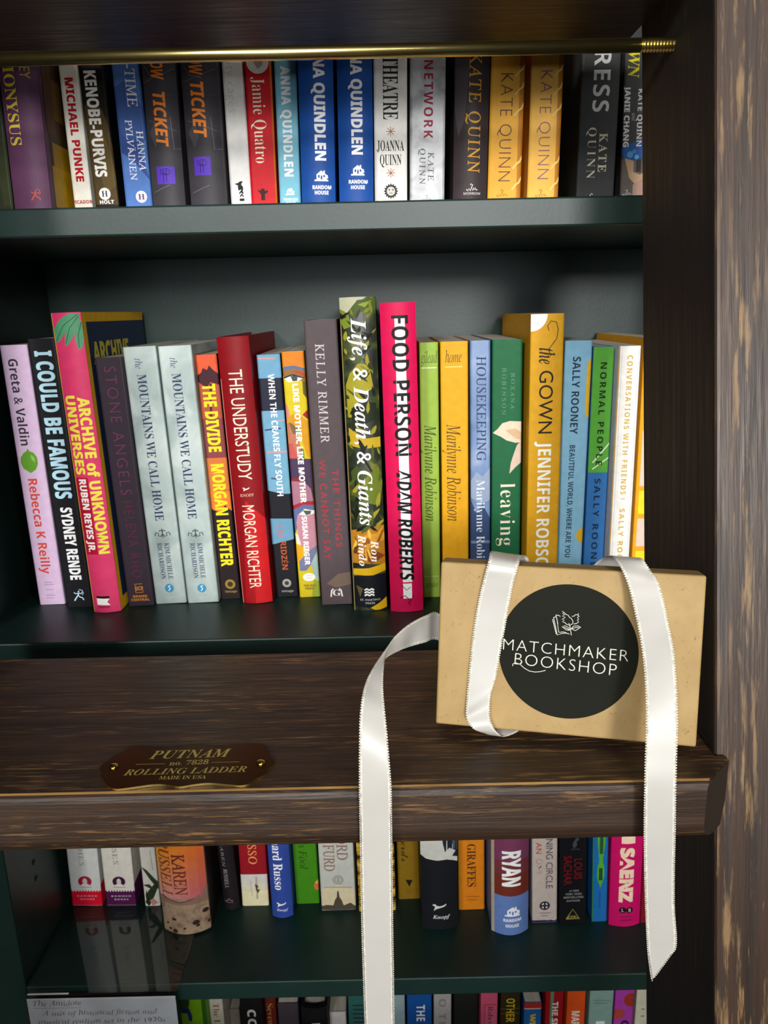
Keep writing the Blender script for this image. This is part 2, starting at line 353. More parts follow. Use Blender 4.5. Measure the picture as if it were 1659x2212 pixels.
BOOKS = [
 {'kind': 'paperback_book', 'x': -0.25575, 'y': 0.556, 'z': 0.0683, 'w': 0.01911, 'h': 0.211, 'lean': 0.01993, 'depth': 0.138, 'col': (43, 49, 33), 'bulge': 0, 'art': None, 'label': 'dark green paperback cut off by the left edge, beside the purple hardcover', 'group': 'books on the upper shelf', 'deco': [('p', [(0.00097, 0.04749), (0.0097, 0.04748), (0.0097, 0.00559), (0.00388, 0.0056)], (53, 59, 35))]},
 {'kind': 'hardcover_book', 'x': -0.22837, 'y': 0.546, 'z': 0.0683, 'w': 0.02426, 'h': 0.236, 'lean': 0.01658, 'depth': 0.15, 'col': (96, 59, 88), 'bulge': 0.0035, 'art': None, 'label': 'dusty purple hardcover with tall yellow lettering on its spine', 'group': 'books on the upper shelf', 'deco': [('t', 'DIONYSUS', 'SB', 0.09393, 0.04023, -0.00519, 0.00765, (225, 204, 66), 1.0), ('t', 'EY', 'S', 0.08599, 0.07935, 0.00519, 0.00601, (204, 166, 62), 1.0), ('l', [(0.0009, 0.00679), (0.00239, 0.00887), (0.00358, 0.01036), (0.00387, 0.01184)], 0.00077, (204, 82, 62)), ('l', [(0.00358, 0.01006), (0.00476, 0.00887), (0.00595, 0.00857), (0.00655, 0.00709)], 0.00065, (204, 82, 62)), ('l', [(0.00387, 0.01154), (0.00209, 0.01125), (0.0012, 0.01214)], 0.00053, (204, 82, 62)), ('l', [(0.00387, 0.01154), (0.00536, 0.01125), (0.00625, 0.01214)], 0.00053, (204, 82, 62)), ('p', [(0.00358, 0.01214), (0.00447, 0.01214), (0.00447, 0.01303), (0.00358, 0.01303)], (204, 82, 62)), ('l', [(0.00447, 0.01392), (0.00625, 0.01333), (0.00684, 0.01154), (0.00595, 0.01036)], 0.00036, (204, 82, 62)), ('s', 0.008, 0.15, 0.003, 0.233, (62, 43, 21)), ('s', 0.008, 0.05, 0.004, 0.03, (180, 141, 21)), ('s', 0.012, 0.04, 0.03, 0.045, (164, 127, 17)), ('s', 0.02, 0.06, 0.06, 0.085, (108, 76, 25)), ('s', 0.01, 0.03, 0.095, 0.15, (141, 108, 21)), ('s', 0.03, 0.07, 0.12, 0.17, (180, 141, 21)), ('s', 0.006, 0.02, 0.05, 0.1, (86, 57, 27))]},
 {'kind': 'paperback_book', 'x': -0.20576, 'y': 0.576, 'z': 0.0683, 'w': 0.01246, 'h': 0.21, 'lean': -0.0025, 'depth': 0.138, 'col': (235, 231, 217), 'bulge': 0, 'art': None, 'label': 'cream white paperback with bold red capitals down its spine', 'group': 'books on the upper shelf', 'deco': [('t', 'MICHAEL PUNKE', 'HV', 0.08826, 0.02304, 0.0, 0.00544, (184, 17, 31), 1.0), ('h', 'PICADOR', 'HV', -0.00704, 0.00672, 0.00995, 0.00226, (184, 76, 72), 1.0)]},
 {'kind': 'paperback_book', 'x': -0.18897, 'y': 0.576, 'z': 0.0683, 'w': 0.01623, 'h': 0.212, 'lean': -0.01289, 'depth': 0.138, 'col': (21, 20, 16), 'bulge': 0, 'art': None, 'label': 'black and olive paperback with hand-drawn narrow white lettering', 'group': 'books on the upper shelf', 'deco': [('p', [(-0.00856, 0.07064), (-0.00342, 0.07276), (0.00377, 0.06881), (0.00616, 0.06155), (0.00856, 0.04108), (0.00856, 0.00732), (-0.00856, 0.00791)], (76, 59, 25)), ('p', [(-0.00514, 0.05032), (0.00171, 0.05591), (0.00685, 0.04114), (0.00856, 0.02029), (0.0, 0.01457)], (94, 76, 33)), ('t', 'KENOBE-PURVIS', 'HV', 0.09219, 0.02572, -0.00137, 0.00787, (241, 237, 229), 1.0), ('d', -0.00068, 0.01475, 0.00398, 0.00398, (241, 238, 231)), ('h', 'H', 'SB', -0.00291, 0.00137, 0.01475, 0.00373, (33, 33, 33), 1.0), ('h', 'HOLT', 'HV', -0.00479, 0.00514, 0.00943, 0.00233, (241, 238, 231), 1.0)]},
 {'kind': 'paperback_book', 'x': -0.16468, 'y': 0.569, 'z': 0.0683, 'w': 0.01826, 'h': 0.21, 'lean': -0.00476, 'depth': 0.138, 'col': (77, 117, 184), 'bulge': 0, 'art': None, 'label': 'blue paperback with white serif lettering and a round white mark', 'group': 'books on the upper shelf', 'deco': [('p', [(-0.00927, 0.07968), (-0.00185, 0.08368), (0.00927, 0.06657), (0.00927, 0.04802), (0.00185, 0.03953), (-0.00927, 0.04415)], (59, 88, 151)), ('p', [(-0.00742, 0.05131), (0.00371, 0.04527), (0.00927, 0.02177), (-0.00185, 0.03526), (-0.00834, 0.03978)], (50, 75, 141)), ('t', '-TIME', 'R', 0.09353, 0.06787, 0.00241, 0.00667, (235, 235, 239), 1.0), ('t', 'HANNA', 'R', 0.05301, 0.02806, 0.00519, 0.00445, (229, 231, 239), 1.0), ('t', 'PYLVÄINEN', 'R', 0.06003, 0.02204, -0.00167, 0.00445, (229, 231, 239), 1.0), ('d', 0.00222, 0.01138, 0.0039, 0.0039, (225, 217, 229)), ('h', 'H', 'SB', 0.0, 0.00445, 0.01138, 0.00358, (76, 65, 98), 1.0)]},
 {'kind': 'hardcover_book', 'x': -0.14219, 'y': 0.563, 'z': 0.0683, 'w': 0.02202, 'h': 0.236, 'lean': 0.00755, 'depth': 0.15, 'col': (62, 59, 64), 'bulge': 0.0035, 'art': None, 'label': 'left of the two charcoal hardcovers with orange slanted lettering and purple square', 'group': 'books on the upper shelf', 'deco': [('l', [(-0.01006, 0.08035), (0.0, 0.08352), (0.01006, 0.08833)], 0.00033, (108, 106, 111)), ('l', [(-0.00894, 0.05748), (0.00894, 0.05074)], 0.00033, (106, 104, 108)), ('l', [(0.00559, 0.05926), (0.00671, 0.03936), (0.01118, 0.04016)], 0.0004, (117, 115, 119)), ('l', [(-0.00894, 0.01281), (0.00224, 0.01708)], 0.0004, (111, 108, 115)), ('p', [(-0.00894, 0.04955), (-0.00447, 0.05742), (-0.00224, 0.04662), (-0.00559, 0.04037)], (78, 76, 80)), ('l', [(-0.00894, 0.08993), (-0.00559, 0.08442), (0.00224, 0.08239)], 0.00033, (125, 123, 127)), ('l', [(-0.00783, 0.0734), (0.00894, 0.07236)], 0.00026, (86, 84, 90)), ('t', 'OW', 'HI', 0.09228, 0.08133, -0.00067, 0.00805, (241, 135, 49), 1.0), ('t', 'TICKET', 'HI', 0.07415, 0.04089, -0.00067, 0.00805, (241, 135, 49), 1.0), ('r', -0.00626, 0.00604, 0.02877, 0.0177, (90, 55, 180)), ('l', [(-0.00166, 0.01894), (-0.00166, 0.02722), (0.00166, 0.02722), (0.00298, 0.02557), (0.00166, 0.02358), (-0.00166, 0.02358)], 0.00053, (45, 27, 104)), ('l', [(-0.00331, 0.02722), (-0.00331, 0.02424), (0.0, 0.02424)], 0.00053, (45, 27, 104)), ('l', [(0.00033, 0.01927), (0.00033, 0.02722)], 0.00053, (45, 27, 104))]},
 {'kind': 'hardcover_book', 'x': -0.11538, 'y': 0.563, 'z': 0.0683, 'w': 0.02372, 'h': 0.236, 'lean': -0.0, 'depth': 0.15, 'col': (62, 59, 64), 'bulge': 0.0035, 'art': None, 'label': 'right of the two charcoal hardcovers with orange slanted lettering and purple square', 'group': 'books on the upper shelf', 'deco': [('l', [(-0.01084, 0.07992), (0.0, 0.083), (0.01084, 0.08772)], 0.00032, (108, 106, 111)), ('l', [(-0.00963, 0.05703), (0.00963, 0.05013)], 0.00032, (106, 104, 108)), ('l', [(0.00602, 0.05868), (0.00722, 0.03876), (0.01204, 0.03952)], 0.00039, (117, 115, 119)), ('l', [(-0.00963, 0.01205), (0.00241, 0.01651)], 0.00039, (111, 108, 115)), ('p', [(-0.00963, 0.0491), (-0.00482, 0.05693), (-0.00241, 0.04611), (-0.00602, 0.03989)], (78, 76, 80)), ('l', [(-0.00963, 0.08949), (-0.00602, 0.08395), (0.00241, 0.08185)], 0.00032, (125, 123, 127)), ('l', [(-0.00843, 0.07295), (0.00963, 0.07175)], 0.00026, (86, 84, 90)), ('t', 'OW', 'HI', 0.0945, 0.08358, -0.00144, 0.00867, (241, 135, 49), 1.0), ('t', 'TICKET', 'HI', 0.07973, 0.04609, -0.00144, 0.00867, (241, 135, 49), 1.0), ('r', -0.00722, 0.00409, 0.03433, 0.02274, (90, 55, 180)), ('l', [(-0.00306, 0.02435), (-0.00306, 0.03243), (0.00017, 0.03243), (0.00146, 0.03081), (0.00017, 0.02887), (-0.00306, 0.02887)], 0.00052, (45, 27, 104)), ('l', [(-0.00468, 0.03243), (-0.00468, 0.02952), (-0.00144, 0.02952)], 0.00052, (45, 27, 104)), ('l', [(-0.00112, 0.02467), (-0.00112, 0.03243)], 0.00052, (45, 27, 104))]},
 {'kind': 'paperback_book', 'x': -0.0946, 'y': 0.573, 'z': 0.0683, 'w': 0.01419, 'h': 0.212, 'lean': -0.00188, 'depth': 0.138, 'col': (235, 233, 229), 'bulge': 0, 'art': None, 'label': 'slim white paperback with faint grey lettering, beside the red one', 'group': 'books on the upper shelf', 'deco': [('t', 'empty cages', 'LT', 0.10851, 0.06379, -0.00173, 0.00576, (200, 200, 206), 1.0), ('p', [(-0.00098, 0.00779), (0.00229, 0.00779), (0.00229, 0.00943), (-0.00098, 0.00943)], (25, 25, 25)), ('p', [(-0.00065, 0.01008), (0.00065, 0.01139), (0.00196, 0.01008), (0.00196, 0.01107), (0.00065, 0.0127), (-0.00065, 0.01107)], (25, 25, 25)), ('p', [(-0.00098, 0.01205), (0.00033, 0.01336), (0.00164, 0.01205), (0.00196, 0.01336), (0.00065, 0.015), (-0.00098, 0.01336)], (25, 25, 25)), ('p', [(-0.00131, 0.01434), (0.0, 0.01532), (0.00164, 0.01401), (0.00196, 0.01663), (0.00065, 0.0186), (0.00196, 0.02056), (0.0, 0.02056), (-0.00131, 0.01958), (-0.00393, 0.01892), (-0.00164, 0.01794), (-0.00164, 0.01598)], (25, 25, 25))]},
 {'kind': 'paperback_book', 'x': -0.07802, 'y': 0.569, 'z': 0.0683, 'w': 0.01772, 'h': 0.211, 'lean': 0.00664, 'depth': 0.138, 'col': (200, 21, 33), 'bulge': 0, 'art': None, 'label': 'bright red paperback with cream serif lettering and a white disc at top', 'group': 'books on the upper shelf', 'deco': [('r', 0.00791, 0.00899, 0.09971, 0.00553, (188, 115, 29)), ('d', 0.0, 0.09352, 0.00748, 0.00748, (225, 223, 217)), ('p', [(-0.0036, 0.09439), (0.0018, 0.09761), (0.0036, 0.09154), (0.0, 0.08883)], (164, 159, 155)), ('t', 'Jamie Quatro', 'SR', 0.08412, 0.03111, -0.00036, 0.00827, (243, 231, 202), 1.0), ('p', [(-0.0043, 0.01393), (-0.00332, 0.01426), (-0.00202, 0.01328), (-0.00202, 0.01491), (0.00058, 0.01491), (0.00058, 0.01328), (0.00253, 0.01393), (0.00286, 0.01263), (0.00058, 0.01133), (0.00058, 0.00743), (-0.00202, 0.00743), (-0.00202, 0.01133)], (45, 10, 13))]},
 {'kind': 'paperback_book', 'x': -0.06013, 'y': 0.569, 'z': 0.0683, 'w': 0.01442, 'h': 0.212, 'lean': 0.00964, 'depth': 0.138, 'col': (121, 188, 208), 'bulge': 0, 'art': None, 'label': 'pale turquoise paperback with wide white capitals', 'group': 'books on the upper shelf', 'deco': [('t', 'ANNA QUINDLEN', 'HV', 0.0904, 0.02222, 0.0, 0.00615, (243, 243, 243), 1.1), ('p', [(-0.00314, 0.01033), (0.00314, 0.01033), (0.00314, 0.01105), (-0.00314, 0.01105)], (241, 243, 243)), ('p', [(-0.00217, 0.01105), (0.00217, 0.01105), (0.00217, 0.01323), (0.0, 0.01492), (-0.00217, 0.01323)], (241, 243, 243)), ('p', [(0.00217, 0.01105), (0.00314, 0.01178), (0.0029, 0.01298), (0.00217, 0.01323)], (241, 243, 243)), ('p', [(0.00097, 0.01395), (0.00169, 0.01347), (0.00169, 0.01492), (0.00097, 0.01492)], (241, 243, 243)), ('p', [(-0.00145, 0.01178), (-0.00072, 0.01178), (-0.00072, 0.01298), (-0.00145, 0.01298)], (121, 188, 208)), ('p', [(-0.00024, 0.01105), (0.00048, 0.01105), (0.00048, 0.01274), (-0.00024, 0.01274)], (121, 188, 208)), ('p', [(0.00097, 0.01202), (0.00169, 0.01202), (0.00169, 0.01298), (0.00097, 0.01298)], (121, 188, 208)), ('h', 'RANDOM', 'HV', -0.00439, 0.00512, 0.00767, 0.00177, (221, 235, 239), 1.0), ('h', 'HOUSE', 'HV', -0.00293, 0.00366, 0.00557, 0.00161, (221, 235, 239), 1.0)]},
 {'kind': 'hardcover_book', 'x': -0.03952, 'y': 0.556, 'z': 0.0683, 'w': 0.0227, 'h': 0.237, 'lean': 0.01617, 'depth': 0.15, 'col': (29, 76, 151), 'bulge': 0.0035, 'art': None, 'label': 'left of two deep blue hardcovers with heavy white capitals', 'group': 'books on the upper shelf', 'deco': [('t', 'NA QUINDLEN', 'HV', 0.09096, 0.02893, 0.0023, 0.00714, (243, 243, 243), 1.0), ('p', [(-0.00223, 0.01626), (0.00684, 0.01626), (0.00684, 0.01731), (-0.00223, 0.01731)], (243, 243, 243)), ('p', [(-0.00084, 0.01731), (0.00545, 0.01731), (0.00545, 0.02045), (0.0023, 0.02289), (-0.00084, 0.02045)], (243, 243, 243)), ('p', [(0.00545, 0.01731), (0.00684, 0.01836), (0.00649, 0.0201), (0.00545, 0.02045)], (243, 243, 243)), ('p', [(0.0037, 0.0215), (0.00475, 0.0208), (0.00475, 0.02289), (0.0037, 0.02289)], (243, 243, 243)), ('p', [(0.00021, 0.01836), (0.00126, 0.01836), (0.00126, 0.0201), (0.00021, 0.0201)], (29, 76, 151)), ('p', [(0.00196, 0.01731), (0.003, 0.01731), (0.003, 0.01975), (0.00196, 0.01975)], (29, 76, 151)), ('p', [(0.0037, 0.0187), (0.00475, 0.0187), (0.00475, 0.0201), (0.0037, 0.0201)], (29, 76, 151)), ('h', 'RANDOM', 'HV', -0.00369, 0.00876, 0.01252, 0.00238, (243, 243, 243), 1.0), ('h', 'HOUSE', 'HV', -0.0023, 0.00691, 0.00918, 0.00238, (243, 243, 243), 1.0)]},
 {'kind': 'hardcover_book', 'x': -0.01399, 'y': 0.556, 'z': 0.0683, 'w': 0.02297, 'h': 0.237, 'lean': 0.01361, 'depth': 0.15, 'col': (29, 76, 151), 'bulge': 0.0035, 'art': None, 'label': 'right of two deep blue hardcovers, next to the white slab-lettered one', 'group': 'books on the upper shelf', 'deco': [('t', 'NNA QUINDLEN', 'HV', 0.09901, 0.03212, 0.00117, 0.00723, (243, 243, 243), 1.0), ('p', [(-0.00328, 0.01927), (0.00561, 0.01927), (0.00561, 0.02029), (-0.00328, 0.02029)], (243, 243, 243)), ('p', [(-0.00191, 0.02029), (0.00424, 0.02029), (0.00424, 0.02337), (0.00117, 0.02576), (-0.00191, 0.02337)], (243, 243, 243)), ('p', [(0.00424, 0.02029), (0.00561, 0.02132), (0.00527, 0.02303), (0.00424, 0.02337)], (243, 243, 243)), ('p', [(0.00253, 0.0244), (0.00356, 0.02371), (0.00356, 0.02576), (0.00253, 0.02576)], (243, 243, 243)), ('p', [(-0.00089, 0.02132), (0.00014, 0.02132), (0.00014, 0.02303), (-0.00089, 0.02303)], (29, 76, 151)), ('p', [(0.00082, 0.02029), (0.00185, 0.02029), (0.00185, 0.02269), (0.00082, 0.02269)], (29, 76, 151)), ('p', [(0.00253, 0.02166), (0.00356, 0.02166), (0.00356, 0.02303), (0.00253, 0.02303)], (29, 76, 151)), ('h', 'RANDOM', 'HV', -0.0049, 0.0077, 0.01548, 0.00233, (243, 243, 243), 1.0), ('h', 'HOUSE', 'HV', -0.0035, 0.00583, 0.012, 0.00233, (243, 243, 243), 1.0)]},
 {'kind': 'paperback_book', 'x': 0.00947, 'y': 0.565, 'z': 0.0683, 'w': 0.02217, 'h': 0.212, 'lean': 0.01312, 'depth': 0.138, 'col': (237, 233, 225), 'bulge': 0, 'art': None, 'label': 'wide white paperback with black slab lettering and small bronze stars', 'group': 'books on the upper shelf', 'deco': [('t', 'THEATRE', 'SB', 0.09366, 0.0556, 0.0, 0.0099, (37, 35, 32), 1.0), ('l', [(-0.00301, 0.04821), (0.00301, 0.04821)], 0.0004, (164, 94, 45)), ('l', [(-0.00213, 0.04608), (0.00213, 0.05034)], 0.0004, (164, 94, 45)), ('l', [(-0.0, 0.0452), (0.0, 0.05123)], 0.0004, (164, 94, 45)), ('l', [(0.00213, 0.04608), (-0.00213, 0.05034)], 0.0004, (164, 94, 45)), ('h', 'JOANNA', 'SB', -0.00945, 0.009, 0.03948, 0.00637, (37, 35, 32), 1.0), ('h', 'QUINN', 'SB', -0.00743, 0.0072, 0.03067, 0.00637, (37, 35, 32), 1.0), ('l', [(-0.00301, 0.02234), (0.00301, 0.02234)], 0.0004, (164, 94, 45)), ('l', [(-0.00213, 0.02021), (0.00213, 0.02447)], 0.0004, (164, 94, 45)), ('l', [(-0.0, 0.01933), (0.0, 0.02535)], 0.0004, (164, 94, 45)), ('l', [(0.00213, 0.02021), (-0.00213, 0.02447)], 0.0004, (164, 94, 45)), ('p', [(0.0051, 0.01081), (0.00375, 0.01156), (0.00471, 0.01277), (0.00318, 0.01294), (0.00361, 0.01442), (0.00213, 0.01399), (0.00195, 0.01553), (0.00075, 0.01456), (0.0, 0.01591), (-0.00075, 0.01456), (-0.00195, 0.01553), (-0.00213, 0.01399), (-0.00361, 0.01442), (-0.00318, 0.01294), (-0.00471, 0.01277), (-0.00375, 0.01156), (-0.0051, 0.01081), (-0.00375, 0.01007), (-0.00471, 0.00886), (-0.00318, 0.00869), (-0.00361, 0.00721), (-0.00213, 0.00763), (-0.00195, 0.0061), (-0.00075, 0.00706), (-0.0, 0.00571), (0.00075, 0.00706), (0.00195, 0.0061), (0.00213, 0.00763), (0.00361, 0.00721), (0.00318, 0.00869), (0.00471, 0.00886), (0.00375, 0.01007)], (43, 41, 39)), ('d', 0.0, 0.01081, 0.00287, 0.00287, (205, 200, 190)), ('d', -0.00113, 0.01165, 0.00048, 0.00048, (43, 41, 39)), ('d', 0.00135, 0.01163, 0.00048, 0.00048, (43, 41, 39)), ('l', [(-0.0009, 0.00958), (0.00113, 0.00956)], 0.00032, (43, 41, 39))]},
 {'kind': 'paperback_book', 'x': 0.03433, 'y': 0.565, 'z': 0.0683, 'w': 0.02354, 'h': 0.212, 'lean': 0.01322, 'depth': 0.138, 'col': (192, 194, 196), 'bulge': 0, 'art': 'mottle', 'label': 'silver grey mottled paperback with maroon sans capitals', 'group': 'books on the upper shelf', 'deco': [('t', 'NETWORK', 'B', 0.09071, 0.04342, 0.00048, 0.00597, (153, 33, 62), 1.25), ('t', 'KATE', 'R', 0.03478, 0.01701, 0.00239, 0.00382, (76, 74, 76), 1.3), ('t', 'QUINN', 'R', 0.03713, 0.0147, -0.00335, 0.00382, (76, 74, 76), 1.3), ('l', [(-0.00295, 0.00534), (-0.00227, 0.00443), (-0.00159, 0.00557), (-0.00091, 0.00443), (-0.00045, 0.0058), (0.00023, 0.00739), (-0.00068, 0.00784), (-0.00091, 0.00716)], 0.00036, (122, 122, 125)), ('l', [(0.00023, 0.00466), (0.00068, 0.00603), (0.00114, 0.00489), (0.00159, 0.00603), (0.00205, 0.00489), (0.00273, 0.00512)], 0.00036, (122, 122, 125))]},
 {'kind': 'hardcover_book', 'x': 0.06307, 'y': 0.561, 'z': 0.0683, 'w': 0.02272, 'h': 0.236, 'lean': 0.0154, 'depth': 0.15, 'col': (59, 49, 51), 'bulge': 0.0035, 'art': None, 'label': 'dark brown hardcover with gold thin capitals, between silver and gold books', 'group': 'books on the upper shelf', 'deco': [('p', [(-0.01153, 0.09205), (-0.00185, 0.09201), (-0.00461, 0.05339), (-0.00877, 0.04209), (-0.01107, 0.05903)], (78, 70, 72)), ('t', 'KATE QUINN', 'R', 0.0928, 0.02019, 0.00185, 0.00784, (208, 153, 45), 1.15), ('l', [(-0.00274, 0.00996), (-0.00184, 0.00876), (-0.00094, 0.01026), (-4e-05, 0.00876), (0.00055, 0.01056), (0.00145, 0.01265), (0.00025, 0.01325), (-4e-05, 0.01235)], 0.00048, (237, 233, 227)), ('l', [(0.00145, 0.00906), (0.00205, 0.01086), (0.00265, 0.00936), (0.00325, 0.01086), (0.00385, 0.00936), (0.00475, 0.00966)], 0.00048, (237, 233, 227)), ('h', 'MORROW', 'B', -0.00461, 0.00692, 0.00718, 0.0015, (188, 182, 176), 1.0)]},
 {'kind': 'paperback_book', 'x': 0.08645, 'y': 0.561, 'z': 0.0683, 'w': 0.02232, 'h': 0.212, 'lean': 0.017, 'depth': 0.138, 'col': (231, 168, 53), 'bulge': 0, 'art': None, 'label': 'left of two golden yellow paperbacks with plum capitals', 'group': 'books on the upper shelf', 'deco': [('p', [(0.00771, 0.09422), (0.01133, 0.09421), (0.01133, 0.00386), (0.00816, 0.00387)], (188, 119, 29)), ('l', [(0.00499, 0.07899), (0.00793, 0.08227), (0.00975, 0.08336), (0.01133, 0.08662)], 0.00124, (243, 208, 115)), ('l', [(0.00499, 0.06796), (0.00793, 0.07128), (0.00975, 0.07238), (0.01133, 0.07568)], 0.00124, (243, 208, 115)), ('l', [(0.00499, 0.05541), (0.00793, 0.05876), (0.00975, 0.05988), (0.01133, 0.06322)], 0.00124, (243, 208, 115)), ('l', [(0.00499, 0.02261), (0.00793, 0.02607), (0.00975, 0.02722), (0.01133, 0.03067)], 0.00124, (243, 208, 115)), ('l', [(0.00499, 0.00948), (0.00793, 0.01299), (0.00975, 0.01415), (0.01133, 0.01764)], 0.00124, (243, 208, 115)), ('t', 'KATE QUINN', 'LT', 0.08076, 0.01491, -0.00045, 0.00816, (94, 59, 53), 1.1), ('l', [(-0.00517, 0.00623), (-0.00424, 0.00499), (-0.00331, 0.00654), (-0.00238, 0.00499), (-0.00175, 0.00685), (-0.00082, 0.00903), (-0.00206, 0.00965), (-0.00238, 0.00872)], 0.0005, (157, 102, 33)), ('l', [(-0.00082, 0.0053), (-0.0002, 0.00717), (0.00042, 0.00561), (0.00104, 0.00717), (0.00166, 0.00561), (0.00259, 0.00592)], 0.0005, (157, 102, 33))]},
 {'kind': 'paperback_book', 'x': 0.11287, 'y': 0.561, 'z': 0.0683, 'w': 0.02103, 'h': 0.212, 'lean': 0.01041, 'depth': 0.138, 'col': (237, 180, 76), 'bulge': 0, 'art': None, 'label': 'right of two golden yellow paperbacks, before the dark gap', 'group': 'books on the upper shelf', 'deco': [('p', [(0.00726, 0.09366), (0.01068, 0.09363), (0.01068, 0.00325), (0.00769, 0.00328)], (188, 119, 29)), ('l', [(0.0047, 0.07844), (0.00747, 0.0817), (0.00918, 0.08278), (0.01068, 0.08604)], 0.00126, (243, 208, 115)), ('l', [(0.0047, 0.06741), (0.00747, 0.07071), (0.00918, 0.07179), (0.01068, 0.07509)], 0.00126, (243, 208, 115)), ('l', [(0.0047, 0.05485), (0.00747, 0.05819), (0.00918, 0.05929), (0.01068, 0.06263)], 0.00126, (243, 208, 115)), ('l', [(0.0047, 0.02204), (0.00747, 0.02549), (0.00918, 0.02662), (0.01068, 0.03007)], 0.00126, (243, 208, 115)), ('l', [(0.0047, 0.00891), (0.00747, 0.0124), (0.00918, 0.01355), (0.01068, 0.01704)], 0.00126, (243, 208, 115)), ('t', 'KATE QUINN', 'LT', 0.08205, 0.01584, -0.00043, 0.00769, (133, 88, 111), 1.1), ('l', [(-0.00515, 0.00569), (-0.00421, 0.00444), (-0.00327, 0.00601), (-0.00232, 0.00444), (-0.0017, 0.00632), (-0.00075, 0.00852), (-0.00201, 0.00915), (-0.00232, 0.0082)], 0.0005, (157, 102, 33)), ('l', [(-0.00075, 0.00475), (-0.00013, 0.00663), (0.0005, 0.00506), (0.00113, 0.00663), (0.00176, 0.00506), (0.0027, 0.00538)], 0.0005, (157, 102, 33))]},
 {'kind': 'paperback_book', 'x': 0.15647, 'y': 0.591, 'z': 0.0683, 'w': 0.02683, 'h': 0.214, 'lean': 0.00597, 'depth': 0.138, 'col': (70, 72, 72), 'bulge': 0, 'art': None, 'label': 'wide slate grey paperback with huge white sans capitals', 'group': 'books on the upper shelf', 'deco': [('t', 'RESS', 'B', 0.10135, 0.06337, 0.00086, 0.01148, (241, 241, 241), 1.15), ('t', 'KATE', 'SB', 0.04966, 0.02425, 0.00402, 0.00574, (237, 231, 204), 1.3), ('t', 'QUINN', 'SR', 0.05335, 0.02007, -0.00402, 0.00574, (237, 231, 204), 1.3), ('l', [(-0.00157, 0.00929), (-0.00254, 0.00994), (-0.00352, 0.00897), (-0.0032, 0.00733), (-0.00189, 0.00701)], 0.00052, (237, 237, 237))]},
 {'kind': 'paperback_book', 'x': 0.18357, 'y': 0.591, 'z': 0.0683, 'w': 0.0173, 'h': 0.214, 'lean': -0.01647, 'depth': 0.138, 'col': (74, 75, 77), 'bulge': 0, 'art': None, 'label': 'rightmost upper-shelf paperback, grey with yellow letters and a blue glow', 'group': 'books on the upper shelf', 'deco': [('p', [(-0.00951, 0.0324), (0.00951, 0.03168), (0.00951, 0.00706), (-0.00951, 0.00781)], (109, 99, 94)), ('p', [(-0.00666, 0.03381), (0.0, 0.03204), (0.0, 0.0238), (0.00476, 0.02177), (0.00761, 0.0235), (0.00951, 0.01636), (0.0019, 0.01511), (-0.00285, 0.01992)], (204, 168, 133)), ('p', [(0.0019, 0.03196), (0.00533, 0.03183), (0.00533, 0.02359), (0.0019, 0.02372)], (52, 49, 47)), ('p', [(0.0, 0.01518), (0.00761, 0.01951), (0.00856, 0.0071), (0.0, 0.00744)], (188, 151, 135)), ('p', [(-0.00951, 0.03936), (-0.00381, 0.04216), (0.00761, 0.04535), (0.00951, 0.03986), (0.00856, 0.03323), (0.0, 0.03112), (-0.00761, 0.03324)], (45, 96, 172)), ('d', -0.00285, 0.03518, 0.00218, 0.00218, (92, 168, 221)), ('d', 0.0, 0.03719, 0.00156, 0.00156, (76, 137, 208)), ('d', 0.0019, 0.03348, 0.00156, 0.00156, (107, 184, 229)), ('t', 'WN', 'SI', 0.101, 0.08405, -0.00266, 0.00761, (241, 229, 49), 1.0), ('t', 'KATE QUINN', 'B', 0.07717, 0.0404, 0.00304, 0.00361, (241, 241, 241), 1.0), ('t', 'JANIE CHANG', 'HV', 0.07924, 0.04014, -0.00609, 0.00381, (241, 241, 241), 1.0), ('t', 'and', 'I', 0.06206, 0.05702, -0.00114, 0.00304, (204, 204, 204), 1.0), ('l', [(-0.00705, 0.00926), (-0.0063, 0.00827), (-0.00555, 0.00951), (-0.0048, 0.00827), (-0.0043, 0.00976), (-0.00356, 0.01151), (-0.00455, 0.01201), (-0.0048, 0.01126)], 0.0004, (241, 241, 241)), ('l', [(-0.00356, 0.00851), (-0.00306, 0.01001), (-0.00256, 0.00876), (-0.00206, 0.01001), (-0.00156, 0.00876), (-0.00081, 0.00901)], 0.0004, (241, 241, 241))]},
